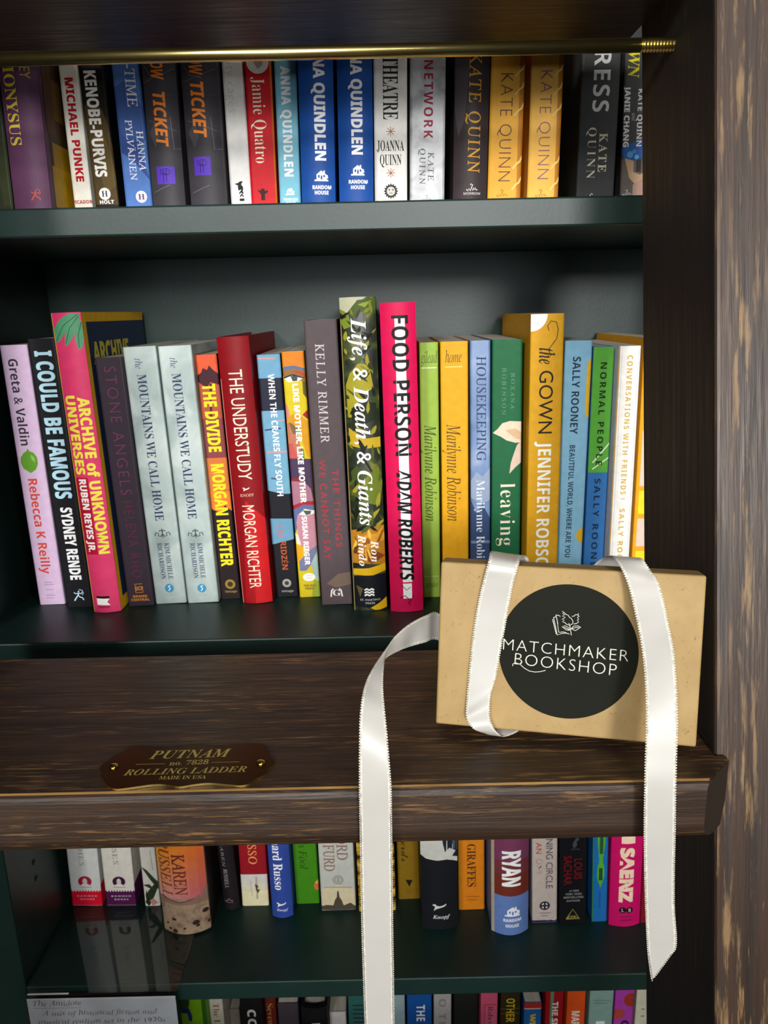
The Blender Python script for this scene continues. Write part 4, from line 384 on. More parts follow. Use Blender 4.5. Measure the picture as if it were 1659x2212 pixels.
 {'kind': 'hardcover_book', 'x': -0.01232, 'y': 0.57771, 'z': -0.2315, 'w': 0.02618, 'h': 0.24165, 'lean': -0.0153, 'depth': 0.15, 'col': (29, 32, 19), 'bulge': 0.0035, 'art': 'foliage', 'label': 'tall hardcover with a dark green and amber leafy painting and white calligraphy', 'group': 'books on the middle shelf', 'deco': [('p', [(-0.01329, 0.24215), (0.00665, 0.2414), (-0.00266, 0.23641), (-0.00797, 0.23043), (-0.01329, 0.23166)], (174, 174, 145)), ('p', [(-0.00797, 0.23043), (0.0, 0.23939), (0.01329, 0.24043), (0.01329, 0.23273), (0.00266, 0.23107), (-0.00266, 0.22713)], (69, 83, 29)), ('p', [(0.0, 0.23631), (0.01063, 0.239), (0.00532, 0.23406)], (128, 145, 46)), ('p', [(-0.01329, 0.22545), (-0.00665, 0.22831), (-0.00532, 0.221), (-0.01063, 0.21911)], (112, 128, 38)), ('p', [(-0.00797, 0.18725), (-0.00133, 0.19449), (0.00665, 0.19313), (0.0093, 0.17581), (0.00133, 0.17177), (0.00532, 0.16507), (-0.00266, 0.15437), (-0.01063, 0.15467), (-0.01116, 0.17875)], (155, 145, 38)), ('p', [(-0.01063, 0.14691), (-0.00532, 0.14337), (0.00266, 0.13859), (0.01276, 0.13933), (0.01276, 0.13147), (0.0, 0.13083), (-0.01063, 0.13348)], (182, 153, 33)), ('p', [(-0.00797, 0.16118), (0.0, 0.16746), (0.01063, 0.16487), (0.01196, 0.15382), (0.00266, 0.14974), (0.0, 0.14317), (-0.00797, 0.14458)], (29, 38, 21)), ('p', [(0.00266, 0.11139), (0.01063, 0.11681), (0.01329, 0.10409), (0.01063, 0.08558), (-0.00266, 0.0896), (-0.00266, 0.10469)], (95, 108, 33)), ('p', [(-0.01063, 0.11304), (-0.00532, 0.11855), (-0.00133, 0.11039), (-0.00399, 0.10127), (-0.0093, 0.10263)], (60, 75, 29)), ('p', [(-0.01329, 0.06639), (-0.00266, 0.06837), (0.01329, 0.07015), (0.01329, 0.03764), (0.0, 0.03937), (-0.01329, 0.03987)], (174, 116, 29)), ('p', [(-0.01063, 0.05792), (0.0, 0.0635), (0.01329, 0.06419), (0.01329, 0.05821), (-0.00266, 0.0528)], (207, 149, 46)), ('p', [(-0.01063, 0.04827), (0.00532, 0.05009), (0.01329, 0.04494), (0.00266, 0.03927)], (128, 62, 21)), ('p', [(-0.01329, 0.03499), (0.0, 0.03571), (0.01329, 0.03886), (0.01329, 0.03275), (0.00266, 0.02948), (-0.01329, 0.03008)], (215, 170, 25)), ('p', [(-0.01329, 0.02885), (0.01329, 0.0303), (0.01329, 0.00047), (-0.01329, 0.004)], (19, 21, 27)), ('p', [(0.0, 0.00223), (0.00665, 0.00575), (0.01329, 0.0105), (0.01329, 0.00173), (0.00532, -0.00048)], (215, 170, 25)), ('p', [(-0.01063, 0.02135), (-0.00532, 0.01867), (-0.00797, 0.0113)], (93, 79, 46)), ('p', [(0.00308, 0.14243), (0.00083, 0.14527), (-0.00325, 0.14717), (-0.00536, 0.14758), (-0.00339, 0.14521), (-0.00015, 0.14295)], (143, 137, 40)), ('p', [(-0.00775, 0.09777), (-0.00655, 0.10151), (-0.00664, 0.10644), (-0.00709, 0.10867), (-0.00806, 0.10548), (-0.00852, 0.10115)], (22, 25, 15)), ('p', [(-0.00059, 0.21773), (-0.00287, 0.22101), (-0.00682, 0.22446), (-0.00882, 0.2258), (-0.00683, 0.22302), (-0.00365, 0.21971)], (22, 25, 15)), ('p', [(0.01206, 0.12538), (0.01215, 0.12775), (0.011, 0.13051), (0.01018, 0.13166), (0.01015, 0.12964), (0.01075, 0.1271)], (143, 137, 40)), ('p', [(-0.00601, 0.22751), (-0.00811, 0.23078), (-0.01251, 0.23316), (-0.01489, 0.23376), (-0.01303, 0.23103), (-0.00968, 0.22831)], (114, 120, 38)), ('p', [(-0.00116, 0.09059), (-2e-05, 0.09456), (-0.00079, 0.09962), (-0.00169, 0.10186), (-0.00259, 0.09848), (-0.00264, 0.09397)], (17, 19, 13)), ('p', [(-0.01112, 0.12427), (-0.00851, 0.12725), (-0.00815, 0.13183), (-0.00874, 0.13404), (-0.01087, 0.13148), (-0.01218, 0.12766)], (44, 54, 21)), ('p', [(0.0025, 0.18254), (0.0049, 0.18404), (0.00685, 0.18677), (0.00744, 0.18818), (0.00542, 0.18688), (0.00332, 0.18472)], (44, 54, 21)), ('p', [(-0.00437, 0.08871), (-0.00132, 0.09298), (-0.00019, 0.09931), (-0.0004, 0.10233), (-0.00292, 0.09867), (-0.00484, 0.09333)], (44, 54, 21)), ('p', [(-0.01082, 0.07948), (-0.0073, 0.07947), (-0.00403, 0.08178), (-0.00289, 0.08339), (-0.00586, 0.08332), (-0.00919, 0.08203)], (22, 25, 15)), ('p', [(-0.00774, 0.13048), (-0.0088, 0.13308), (-0.01129, 0.13561), (-0.01269, 0.13654), (-0.01174, 0.13435), (-0.0099, 0.13183)], (114, 120, 38)), ('p', [(-0.00878, 0.16873), (-0.00993, 0.17109), (-0.0128, 0.17215), (-0.01442, 0.17212), (-0.01339, 0.17017), (-0.0113, 0.16857)], (44, 54, 21)), ('p', [(-0.01432, 0.10097), (-0.01076, 0.1026), (-0.00771, 0.10617), (-0.00674, 0.10813), (-0.00974, 0.1067), (-0.01295, 0.10401)], (73, 85, 29)), ('p', [(0.01073, 0.10428), (0.01253, 0.10699), (0.01285, 0.11091), (0.01249, 0.11276), (0.01101, 0.11043), (0.01007, 0.1071)], (73, 85, 29)), ('p', [(-0.00688, 0.09031), (-0.00964, 0.09367), (-0.01452, 0.09522), (-0.01702, 0.09522), (-0.01461, 0.09244), (-0.01071, 0.09014)], (44, 54, 21)), ('p', [(-0.00254, 0.16921), (-0.00503, 0.17234), (-0.0092, 0.17538), (-0.0113, 0.17649), (-0.00913, 0.17385), (-0.00575, 0.17083)], (73, 85, 29)), ('p', [(-0.00425, 0.19195), (-0.00521, 0.19469), (-0.0079, 0.19727), (-0.00947, 0.19817), (-0.0086, 0.19586), (-0.00669, 0.19326)], (44, 54, 21)), ('p', [(-0.0093, 0.20086), (-0.0088, 0.20277), (-0.01004, 0.20474), (-0.01107, 0.20549), (-0.01143, 0.20387), (-0.01095, 0.20196)], (143, 137, 40)), ('p', [(-0.00133, 0.07007), (0.00056, 0.07372), (6e-05, 0.07863), (-0.0009, 0.08086), (-0.00243, 0.07774), (-0.00295, 0.07345)], (73, 85, 29)), ('p', [(-0.0004, 0.18226), (0.00327, 0.18409), (0.00587, 0.18796), (0.00649, 0.19006), (0.00341, 0.18845), (0.00041, 0.18551)], (73, 85, 29)), ('p', [(0.00084, 0.07336), (0.00558, 0.07581), (0.00945, 0.08097), (0.01062, 0.08376), (0.00663, 0.08161), (0.00245, 0.07769)], (143, 137, 40)), ('p', [(-0.01427, 0.2263), (-0.01072, 0.22728), (-0.0072, 0.22982), (-0.0059, 0.23126), (-0.00891, 0.23038), (-0.01238, 0.22854)], (17, 19, 13)), ('p', [(0.00882, 0.19114), (0.00685, 0.19438), (0.00301, 0.19744), (0.00097, 0.19852), (0.0027, 0.19579), (0.00569, 0.19271)], (73, 85, 29)), ('p', [(0.00634, 0.06885), (0.01003, 0.06972), (0.01319, 0.07285), (0.01419, 0.07475), (0.01109, 0.07394), (0.00776, 0.07182)], (143, 137, 40)), ('p', [(0.00582, 0.18928), (0.00408, 0.19116), (0.00113, 0.19262), (-0.00035, 0.19303), (0.00116, 0.19145), (0.00355, 0.18984)], (114, 120, 38)), ('p', [(-0.00571, 0.19485), (-0.00256, 0.19482), (0.00041, 0.19664), (0.00147, 0.19791), (-0.00119, 0.19787), (-0.00419, 0.19686)], (73, 85, 29)), ('p', [(-0.01027, 0.21069), (-0.00833, 0.21306), (-0.0085, 0.21648), (-0.00925, 0.21809), (-0.01082, 0.21605), (-0.01154, 0.21314)], (143, 137, 40)), ('p', [(-0.00045, 0.21269), (0.00207, 0.21192), (0.00397, 0.21336), (0.00449, 0.21461), (0.00238, 0.21518), (0.00024, 0.2147)], (17, 19, 13)), ('p', [(-0.00379, 0.22819), (-0.00348, 0.23012), (-0.00444, 0.23236), (-0.00521, 0.2333), (-0.00544, 0.23166), (-0.00503, 0.22959)], (114, 120, 38)), ('p', [(-0.00889, 0.06575), (-0.00486, 0.0662), (-0.00109, 0.06909), (0.00023, 0.07096), (-0.00318, 0.0705), (-0.00699, 0.0687)], (17, 19, 13)), ('p', [(0.00957, 0.21341), (0.00722, 0.21534), (0.00356, 0.21671), (0.00178, 0.21705), (0.00381, 0.21543), (0.00685, 0.21384)], (22, 25, 15)), ('p', [(0.00829, 0.08454), (0.01091, 0.0885), (0.01139, 0.09423), (0.01089, 0.09694), (0.00874, 0.09355), (0.00736, 0.08868)], (143, 137, 40)), ('p', [(-0.01239, 0.12552), (-0.01104, 0.12697), (-0.01066, 0.12925), (-0.01084, 0.13037), (-0.01195, 0.12913), (-0.01273, 0.12724)], (44, 54, 21)), ('p', [(0.00828, 0.06518), (0.00555, 0.06888), (0.00081, 0.07209), (-0.00161, 0.07313), (0.00077, 0.07002), (0.00458, 0.06665)], (17, 19, 13)), ('p', [(0.00417, 0.15706), (0.00585, 0.16029), (0.00574, 0.1647), (0.00512, 0.16672), (0.00376, 0.16396), (0.00311, 0.16013)], (143, 137, 40)), ('p', [(-0.01142, 0.13482), (-0.00975, 0.13717), (-0.01021, 0.14039), (-0.01108, 0.14188), (-0.01242, 0.13986), (-0.01287, 0.13706)], (22, 25, 15)), ('p', [(0.00646, 0.12096), (0.00781, 0.12555), (0.00754, 0.13156), (0.00693, 0.13426), (0.00585, 0.13035), (0.00543, 0.12504)], (73, 85, 29)), ('p', [(-0.00082, 0.1994), (0.0038, 0.20137), (0.00795, 0.20556), (0.00934, 0.20783), (0.00545, 0.2061), (0.00117, 0.20293)], (22, 25, 15)), ('p', [(-0.00092, 0.19419), (0.00114, 0.19618), (0.00136, 0.19931), (0.00084, 0.20085), (-0.00084, 0.19913), (-0.00184, 0.19655)], (73, 85, 29)), ('p', [(0.00993, 0.1701), (0.01025, 0.17288), (0.00913, 0.17622), (0.00826, 0.17764), (0.00805, 0.17528), (0.00854, 0.17224)], (22, 25, 15)), ('p', [(-0.00623, 0.08569), (-0.00352, 0.08487), (-0.00147, 0.08663), (-0.00092, 0.08811), (-0.00319, 0.08871), (-0.00548, 0.08808)], (73, 85, 29)), ('p', [(-0.0035, 0.15671), (-0.00691, 0.16004), (-0.01235, 0.16277), (-0.01503, 0.1636), (-0.01207, 0.16081), (-0.00758, 0.15787)], (143, 137, 40)), ('p', [(0.00531, 0.18072), (0.00237, 0.1849), (-0.0029, 0.18891), (-0.0056, 0.19035), (-0.00303, 0.18683), (0.00116, 0.18282)], (44, 54, 21)), ('p', [(0.0094, 0.18606), (0.00937, 0.18994), (0.00757, 0.19456), (0.00633, 0.19652), (0.00642, 0.19323), (0.00743, 0.189)], (114, 120, 38)), ('p', [(-0.00761, 0.10412), (-0.00497, 0.1038), (-0.00243, 0.10532), (-0.00152, 0.10647), (-0.00376, 0.10668), (-0.0063, 0.10597)], (44, 54, 21)), ('p', [(0.01054, 0.1885), (0.00914, 0.19281), (0.00487, 0.19668), (0.00235, 0.19799), (0.00362, 0.19436), (0.0066, 0.19037)], (44, 54, 21)), ('p', [(0.00114, 0.12719), (0.00117, 0.13189), (-0.00169, 0.13696), (-0.0037, 0.13896), (-0.00363, 0.13499), (-0.00204, 0.13017)], (17, 19, 13)), ('p', [(-0.01064, 0.09488), (-0.0069, 0.09736), (-0.00436, 0.10208), (-0.00381, 0.10456), (-0.00694, 0.10239), (-0.00994, 0.09871)], (143, 137, 40)), ('p', [(0.00286, 0.20416), (0.00577, 0.20564), (0.00728, 0.20881), (0.00739, 0.21053), (0.00497, 0.20923), (0.00289, 0.20684)], (143, 137, 40)), ('p', [(-0.00499, 0.0642), (-0.00042, 0.06615), (0.00365, 0.07062), (0.00501, 0.07309), (0.00116, 0.07136), (-0.00305, 0.06804)], (73, 85, 29)), ('p', [(-0.0082, 0.0777), (-0.00827, 0.0803), (-0.01022, 0.08262), (-0.01155, 0.0834), (-0.01143, 0.08122), (-0.0103, 0.07882)], (17, 19, 13)), ('p', [(0.00997, 0.22939), (0.0108, 0.23301), (0.00964, 0.23749), (0.00856, 0.23944), (0.00793, 0.23636), (0.00823, 0.23233)], (114, 120, 38)), ('p', [(-0.00492, 0.12513), (-0.0008, 0.12705), (0.00233, 0.13134), (0.00318, 0.1337), (-0.00028, 0.132), (-0.00377, 0.12879)], (17, 19, 13)), ('p', [(0.00749, 0.21287), (0.01005, 0.21462), (0.01216, 0.21764), (0.01281, 0.21917), (0.01065, 0.21765), (0.00839, 0.21522)], (114, 120, 38)), ('p', [(-0.0021, 0.09908), (0.00156, 0.10262), (0.00362, 0.10843), (0.00387, 0.11132), (0.00082, 0.10827), (-0.00189, 0.10352)], (114, 120, 38)), ('p', [(-0.00164, 0.22629), (0.00058, 0.22852), (0.00176, 0.23202), (0.00187, 0.23373), (2e-05, 0.2318), (-0.00159, 0.2289)], (44, 54, 21)), ('p', [(-0.00722, 0.08931), (-0.00554, 0.09092), (-0.00564, 0.09345), (-0.00626, 0.09469), (-0.00763, 0.0933), (-0.00828, 0.0912)], (17, 19, 13)), ('p', [(0.003, 0.21056), (0.00677, 0.21151), (0.00985, 0.21452), (0.01078, 0.21631), (0.0076, 0.21545), (0.00428, 0.21336)], (17, 19, 13)), ('p', [(0.0044, 0.07043), (0.00535, 0.07545), (0.00512, 0.08195), (0.00466, 0.08485), (0.0039, 0.08058), (0.00362, 0.07482)], (73, 85, 29)), ('p', [(0.00243, 0.14151), (0.00038, 0.14469), (-0.00338, 0.14775), (-0.00533, 0.14885), (-0.00353, 0.14618), (-0.00056, 0.14312)], (143, 137, 40)), ('p', [(0.00624, 0.1409), (0.00918, 0.14275), (0.01034, 0.1464), (0.0102, 0.14833), (0.00777, 0.14671), (0.00588, 0.14389)], (143, 137, 40)), ('p', [(-0.00225, 0.0926), (-0.00495, 0.09547), (-0.00945, 0.09712), (-0.01171, 0.09735), (-0.00936, 0.09496), (-0.0057, 0.09282)], (73, 85, 29)), ('p', [(-0.00632, 0.21663), (-0.00287, 0.21642), (0.0007, 0.21805), (0.00207, 0.21925), (-0.00086, 0.21936), (-0.00432, 0.21854)], (44, 54, 21)), ('p', [(0.00398, 0.16771), (0.00245, 0.17115), (-0.00118, 0.17429), (-0.00321, 0.17536), (-0.00185, 0.17247), (0.00083, 0.16925)], (17, 19, 13)), ('p', [(-0.00868, 0.07378), (-0.00652, 0.07848), (-0.00655, 0.08486), (-0.00726, 0.08778), (-0.00902, 0.08378), (-0.00992, 0.07822)], (22, 25, 15)), ('p', [(-0.00927, 0.15711), (-0.00559, 0.15769), (-0.00264, 0.16053), (-0.00178, 0.16232), (-0.00487, 0.16175), (-0.00808, 0.15992)], (22, 25, 15)), ('p', [(6e-05, 0.21636), (0.00147, 0.21781), (0.00154, 0.22003), (0.00114, 0.2211), (-2e-05, 0.21986), (-0.00065, 0.218)], (17, 19, 13)), ('p', [(0.00415, 0.2297), (0.00707, 0.23039), (0.00889, 0.23284), (0.00921, 0.23433), (0.00678, 0.23368), (0.00452, 0.23202)], (114, 120, 38)), ('p', [(0.00534, 0.19229), (0.00677, 0.19542), (0.00621, 0.19953), (0.00536, 0.20137), (0.00422, 0.1987), (0.00392, 0.19508)], (143, 137, 40)), ('p', [(0.00621, 0.11184), (0.00463, 0.11637), (0.00142, 0.12164), (-0.0003, 0.12384), (0.0011, 0.12), (0.00356, 0.11513)], (17, 19, 13)), ('p', [(-0.00474, 0.05374), (-0.00186, 0.05431), (0.00014, 0.05693), (0.0006, 0.05856), (-0.00181, 0.05801), (-0.00415, 0.05631)], (143, 79, 25)), ('p', [(0.00253, 0.04192), (0.00224, 0.0469), (0.00021, 0.05288), (-0.00112, 0.05543), (-0.00081, 0.0512), (0.00045, 0.04575)], (223, 174, 62)), ('p', [(0.00654, 0.05418), (0.00961, 0.05819), (0.01204, 0.06411), (0.01273, 0.06692), (0.01015, 0.06349), (0.00748, 0.05848)], (143, 79, 25)), ('p', [(0.00561, 0.05981), (0.00903, 0.06259), (0.01198, 0.06725), (0.01293, 0.06958), (0.01005, 0.06717), (0.00695, 0.06339)], (207, 149, 46)), ('p', [(-0.00092, 0.04052), (-0.00039, 0.04492), (-0.00135, 0.05045), (-0.0022, 0.05288), (-0.0026, 0.04913), (-0.00229, 0.04417)], (207, 149, 46)), ('p', [(-0.01191, 0.04926), (-0.00924, 0.05321), (-0.00765, 0.059), (-0.00741, 0.06175), (-0.00965, 0.05836), (-0.01167, 0.05345)], (223, 174, 62)), ('p', [(-0.00197, 0.05037), (0.0001, 0.05124), (0.00168, 0.05341), (0.00211, 0.05464), (0.00037, 0.05386), (-0.0014, 0.05228)], (207, 149, 46)), ('p', [(0.01043, 0.05092), (0.00807, 0.05381), (0.0041, 0.05619), (0.00211, 0.05692), (0.00416, 0.05449), (0.00738, 0.05194)], (207, 149, 46)), ('p', [(-0.0004, 0.04619), (-0.00475, 0.04912), (-0.01089, 0.05154), (-0.01376, 0.05228), (-0.01002, 0.04982), (-0.00475, 0.04722)], (207, 149, 46)), ('p', [(-0.01141, 0.05138), (-0.00891, 0.05143), (-0.00677, 0.05325), (-0.00608, 0.05451), (-0.00819, 0.05441), (-0.01045, 0.05337)], (95, 52, 17)), ('p', [(0.00102, 0.05566), (0.00207, 0.05784), (0.00088, 0.06011), (-0.00029, 0.06098), (-0.00111, 0.05914), (-0.00089, 0.05694)], (143, 79, 25)), ('p', [(-0.00509, 0.05407), (-0.00604, 0.05738), (-0.00865, 0.06078), (-0.01016, 0.06208), (-0.0093, 0.05928), (-0.00744, 0.05598)], (143, 79, 25)), ('p', [(-0.01096, 0.04766), (-0.00851, 0.04883), (-0.008, 0.05164), (-0.00843, 0.0532), (-0.01044, 0.05216), (-0.01177, 0.05009)], (95, 52, 17)), ('p', [(0.00254, 0.05943), (0.00352, 0.06269), (0.0021, 0.06641), (0.00079, 0.06795), (4e-05, 0.06519), (0.00042, 0.06173)], (223, 174, 62)), ('r', -0.01329, -0.01236, 0.22651, -0.00111, (143, 126, 79)), ('t', 'Life, & Death, & Giants', 'BI', 0.22669, 0.07108, 0.0, 0.01063, (243, 243, 236), 1.0), ('t', 'Ron', 'BI', 0.05859, 0.04088, 0.00532, 0.00585, (243, 243, 236), 1.15), ('t', 'Rindo', 'BI', 0.06354, 0.03798, -0.00452, 0.00585, (243, 243, 236), 1.1), ('l', [(-0.00418, 0.0177), (-0.00228, 0.01884), (-0.00038, 0.0177), (0.00152, 0.01884), (0.00342, 0.0177)], 0.00133, (243, 243, 236)), ('l', [(-0.00418, 0.01542), (-0.00228, 0.01656), (-0.00038, 0.01542), (0.00152, 0.01656), (0.00342, 0.01542)], 0.00133, (243, 243, 236)), ('l', [(-0.00418, 0.01314), (-0.00228, 0.01428), (-0.00038, 0.01314), (0.00152, 0.01428), (0.00342, 0.01314)], 0.00133, (243, 243, 236)), ('h', "ST. MARTIN'S", 'S', -0.00797, 0.00797, 0.00951, 0.00152, (207, 203, 195), 1.0), ('h', 'PRESS', 'S', -0.00372, 0.00372, 0.00675, 0.00152, (207, 203, 195), 1.0)]},
 {'kind': 'hardcover_book', 'x': 0.01673, 'y': 0.57306, 'z': -0.2315, 'w': 0.02584, 'h': 0.23711, 'lean': -0.01585, 'depth': 0.15, 'col': (203, 15, 75), 'bulge': 0.0035, 'art': None, 'label': 'tall crimson hardcover with black letters on a white stripe', 'group': 'books on the middle shelf', 'deco': [('r', -0.00262, 0.00472, 0.22608, 0.02499, (243, 240, 238)), ('t', 'FOOD PERSON', 'B', 0.22802, 0.1255, 0.00105, 0.01207, (21, 17, 19), 1.0), ('t', 'ADAM ROBERTS', 'HI', 0.11516, 0.02616, 0.00079, 0.01102, (21, 17, 19), 1.0), ('r', -0.00262, 0.0042, 0.02384, 0.01138, (243, 240, 238)), ('l', [(-0.00367, 0.02246), (0.0, 0.01843), (0.00315, 0.02065)], 0.00057, (21, 17, 19)), ('l', [(-0.00525, 0.01161), (-0.00131, 0.0138), (0.00315, 0.00894), (0.00525, 0.01355)], 0.00076, (21, 17, 19)), ('l', [(0.00131, 0.00901), (0.00262, 0.00581)], 0.00076, (21, 17, 19))]},
 {'kind': 'paperback_book', 'x': 0.03827, 'y': 0.60148, 'z': -0.2315, 'w': 0.01426, 'h': 0.20746, 'lean': -0.00597, 'depth': 0.13, 'col': (145, 176, 67), 'bulge': 0, 'art': None, 'label': 'lime green paperback with thin dark slanted lettering, beside the crimson hardcover', 'group': 'books on the middle shelf', 'deco': [('h', 'gilead', 'I', -0.00637, 0.00637, 0.19633, 0.00873, (73, 93, 29), 1.0), ('r', -0.00579, 0.00579, 0.18861, 0.1879, (223, 232, 182)), ('t', 'Marilynne Robinson', 'I', 0.14413, 0.06563, 0.00029, 0.00898, (54, 73, 27), 1.0), ('r', -0.00579, 0.00579, 0.01856, 0.01795, (190, 211, 116)), ('h', 'picador', 'I', -0.00507, 0.00507, 0.01145, 0.00516, (73, 100, 29), 1.0)]},
 {'kind': 'paperback_book', 'x': 0.05842, 'y': 0.60148, 'z': -0.2315, 'w': 0.02112, 'h': 0.20774, 'lean': -0.0092, 'depth': 0.13, 'col': (223, 162, 25), 'bulge': 0, 'art': None, 'label': 'marigold yellow paperback with thin dark slanted lettering', 'group': 'books on the middle shelf', 'deco': [('h', 'home', 'I', -0.00686, 0.00557, 0.19628, 0.00842, (79, 60, 21), 1.0), ('r', -0.00686, 0.00643, 0.1889, 0.1882, (243, 215, 116)), ('t', 'Marilynne Robinson', 'I', 0.14425, 0.06522, -0.00107, 0.01072, (79, 60, 21), 1.0)]},
 {'kind': 'paperback_book', 'x': 0.07898, 'y': 0.60148, 'z': -0.2315, 'w': 0.0154, 'h': 0.20801, 'lean': -0.01179, 'depth': 0.13, 'col': (99, 128, 180), 'bulge': 0, 'art': 'bluecloud', 'label': 'blue paperback with clouds and mountains and stacked serif lettering', 'group': 'books on the middle shelf', 'deco': [('p', [(-0.00782, 0.09808), (-0.00313, 0.10549), (0.00156, 0.10155), (0.00782, 0.10888), (0.00782, 0.08226), (0.0, 0.07868), (-0.00782, 0.08472)], (147, 162, 188)), ('p', [(-0.00782, 0.0828), (-0.00313, 0.07105), (0.00156, 0.07863), (0.00782, 0.06678), (0.00782, -0.00165), (-0.00782, -0.00108)], (53, 73, 112)), ('r', -0.00782, 0.00782, 0.04823, 0.04585, (112, 133, 168)), ('t', 'HOUSEKEEPING', 'R', 0.19616, 0.11438, 0.00078, 0.00719, (48, 60, 95), 1.0), ('t', 'Marilynne Robinson', 'SR', 0.09869, 0.01295, 0.0, 0.00657, (223, 230, 238), 1.0)]},
 {'kind': 'paperback_book', 'x': 0.09955, 'y': 0.60148, 'z': -0.2315, 'w': 0.02301, 'h': 0.20825, 'lean': -0.01063, 'depth': 0.138, 'col': (29, 98, 60), 'bulge': 0, 'art': None, 'label': 'forest green paperback with pale petals and cream lowercase letters', 'group': 'books on the middle shelf', 'deco': [('p', [(-0.01098, 0.13657), (-0.00747, 0.13939), (-0.0035, 0.14402), (0.00234, 0.14565), (0.01168, 0.14498), (0.01168, 0.12844), (0.00701, 0.12823), (0.0, 0.13031), (-0.00467, 0.13342)], (223, 203, 178)), ('p', [(0.01168, 0.12992), (0.00817, 0.12634), (0.00584, 0.11972), (0.0035, 0.11232), (0.00234, 0.10333), (0.00701, 0.10845), (0.01168, 0.11243)], (212, 190, 170)), ('p', [(-0.00117, 0.13845), (0.00701, 0.13965), (0.01168, 0.13619), (0.01168, 0.13066), (0.00701, 0.13155)], (207, 174, 137)), ('t', 'ROXANA', 'R', 0.18293, 0.15503, 0.00444, 0.00304, (95, 137, 108), 1.4), ('t', 'ROBINSON', 'R', 0.18703, 0.15054, -0.00234, 0.00304, (95, 137, 108), 1.4), ('t', 'leaving', 'SR', 0.09541, 0.04336, 0.00117, 0.01168, (236, 228, 201), 1.1)]},
 {'kind': 'paperback_book', 'x': 0.12676, 'y': 0.58948, 'z': -0.2315, 'w': 0.02489, 'h': 0.2269, 'lean': -0.00739, 'depth': 0.138, 'col': (215, 159, 31), 'bulge': 0, 'art': None, 'label': 'tall mustard paperback with a white corner and black and white capitals', 'group': 'books on the middle shelf', 'deco': [('p', [(-0.01263, 0.22826), (0.0, 0.22656), (-0.00025, 0.22405), (-0.001, 0.22165), (-0.00221, 0.21945), (-0.00383, 0.21754), (-0.00581, 0.21601), (-0.00806, 0.21492), (-0.01049, 0.2143), (-0.01263, 0.21418)], (243, 243, 238)), ('h', 'P.S.', 'R', -0.01061, -0.00606, 0.22011, 0.00226, (207, 190, 149), 1.0), ('l', [(0.00126, 0.21445), (0.0, 0.21786), (0.00253, 0.22148), (0.00657, 0.22069), (0.00809, 0.21527), (0.00708, 0.20854), (0.00303, 0.20322), (0.00126, 0.20089), (0.00303, 0.19571)], 0.0006, (60, 46, 21)), ('t', 'the', 'BI', 0.20195, 0.18995, 0.0, 0.01162, (46, 38, 21), 1.0), ('t', 'GOWN', 'S', 0.18512, 0.13709, 0.0, 0.01061, (31, 27, 19), 1.0), ('t', 'JENNIFER ROBSON', 'B', 0.13076, 0.01894, 0.0, 0.01011, (243, 243, 232), 1.0)]},
 {'kind': 'paperback_book', 'x': 0.15109, 'y': 0.60148, 'z': -0.2315, 'w': 0.02107, 'h': 0.20637, 'lean': 0.00464, 'depth': 0.13, 'col': (135, 186, 214), 'bulge': 0, 'art': None, 'label': 'sky blue paperback with navy capitals and yellow half shapes on its edge', 'group': 'books on the middle shelf', 'deco': [('p', [(0.0107, 0.19261), (0.00856, 0.19125), (0.00727, 0.18811), (0.00727, 0.15169), (0.00856, 0.1484), (0.0107, 0.1469)], (228, 180, 38)), ('p', [(0.0107, 0.05737), (0.00959, 0.05688), (0.00803, 0.05626), (0.00671, 0.05515), (0.00574, 0.05364), (0.00521, 0.05187), (0.00518, 0.04998), (0.00564, 0.04816), (0.00655, 0.04656), (0.00783, 0.04533), (0.00937, 0.04458), (0.0107, 0.04398)], (223, 176, 38)), ('t', 'SALLY ROONEY', 'B', 0.19421, 0.13429, -0.00086, 0.00599, (44, 56, 73), 1.0), ('t', 'BEAUTIFUL WORLD, WHERE ARE YOU', 'B', 0.12544, 0.03226, -0.00128, 0.00428, (46, 62, 83), 1.0)]},
 {'kind': 'paperback_book', 'x': 0.17282, 'y': 0.60548, 'z': -0.2315, 'w': 0.01596, 'h': 0.20124, 'lean': 0.0006, 'depth': 0.13, 'col': (55, 115, 180), 'bulge': 0, 'art': None, 'label': 'narrow paperback, green above and blue below, with black capitals', 'group': 'books on the middle shelf', 'deco': [('r', -0.0081, 0.0081, 0.20438, 0.10203, (91, 170, 62)), ('l', [(-0.00486, 0.1101), (0.0081, 0.12594)], 0.00101, (236, 243, 219)), ('l', [(-0.00486, 0.1048), (0.0081, 0.11434)], 0.00101, (236, 243, 219)), ('t', 'NORMAL PEOPLE', 'B', 0.18927, 0.10809, 0.00032, 0.00486, (29, 38, 25), 1.35), ('t', 'SALLY ROONEY', 'B', 0.09708, 0.01504, 0.0, 0.00486, (27, 44, 67), 1.35)]},
 {'kind': 'paperback_book', 'x': 0.19274, 'y': 0.60148, 'z': -0.2315, 'w': 0.01657, 'h': 0.20153, 'lean': -0.00439, 'depth': 0.13, 'col': (236, 234, 228), 'bulge': 0, 'art': None, 'label': 'white paperback with thin gold capitals, near the dark post', 'group': 'books on the middle shelf', 'deco': [('r', -0.00841, -0.00757, 0.20435, -0.00753, (207, 155, 60)), ('r', -0.00623, -0.00597, 0.20013, -0.00758, (190, 190, 207)), ('r', 0.00639, 0.00665, 0.19978, -0.00791, (190, 190, 207)), ('t', 'CONVERSATIONS WITH FRIENDS', 'B', 0.19437, 0.08434, 0.00034, 0.00421, (207, 168, 56), 1.3), ('r', -0.00135, 0.00202, 0.08108, 0.08031, (207, 182, 133)), ('t', 'SALLY ROONEY', 'B', 0.07259, 0.01272, 0.00034, 0.00421, (207, 168, 56), 1.3)]},
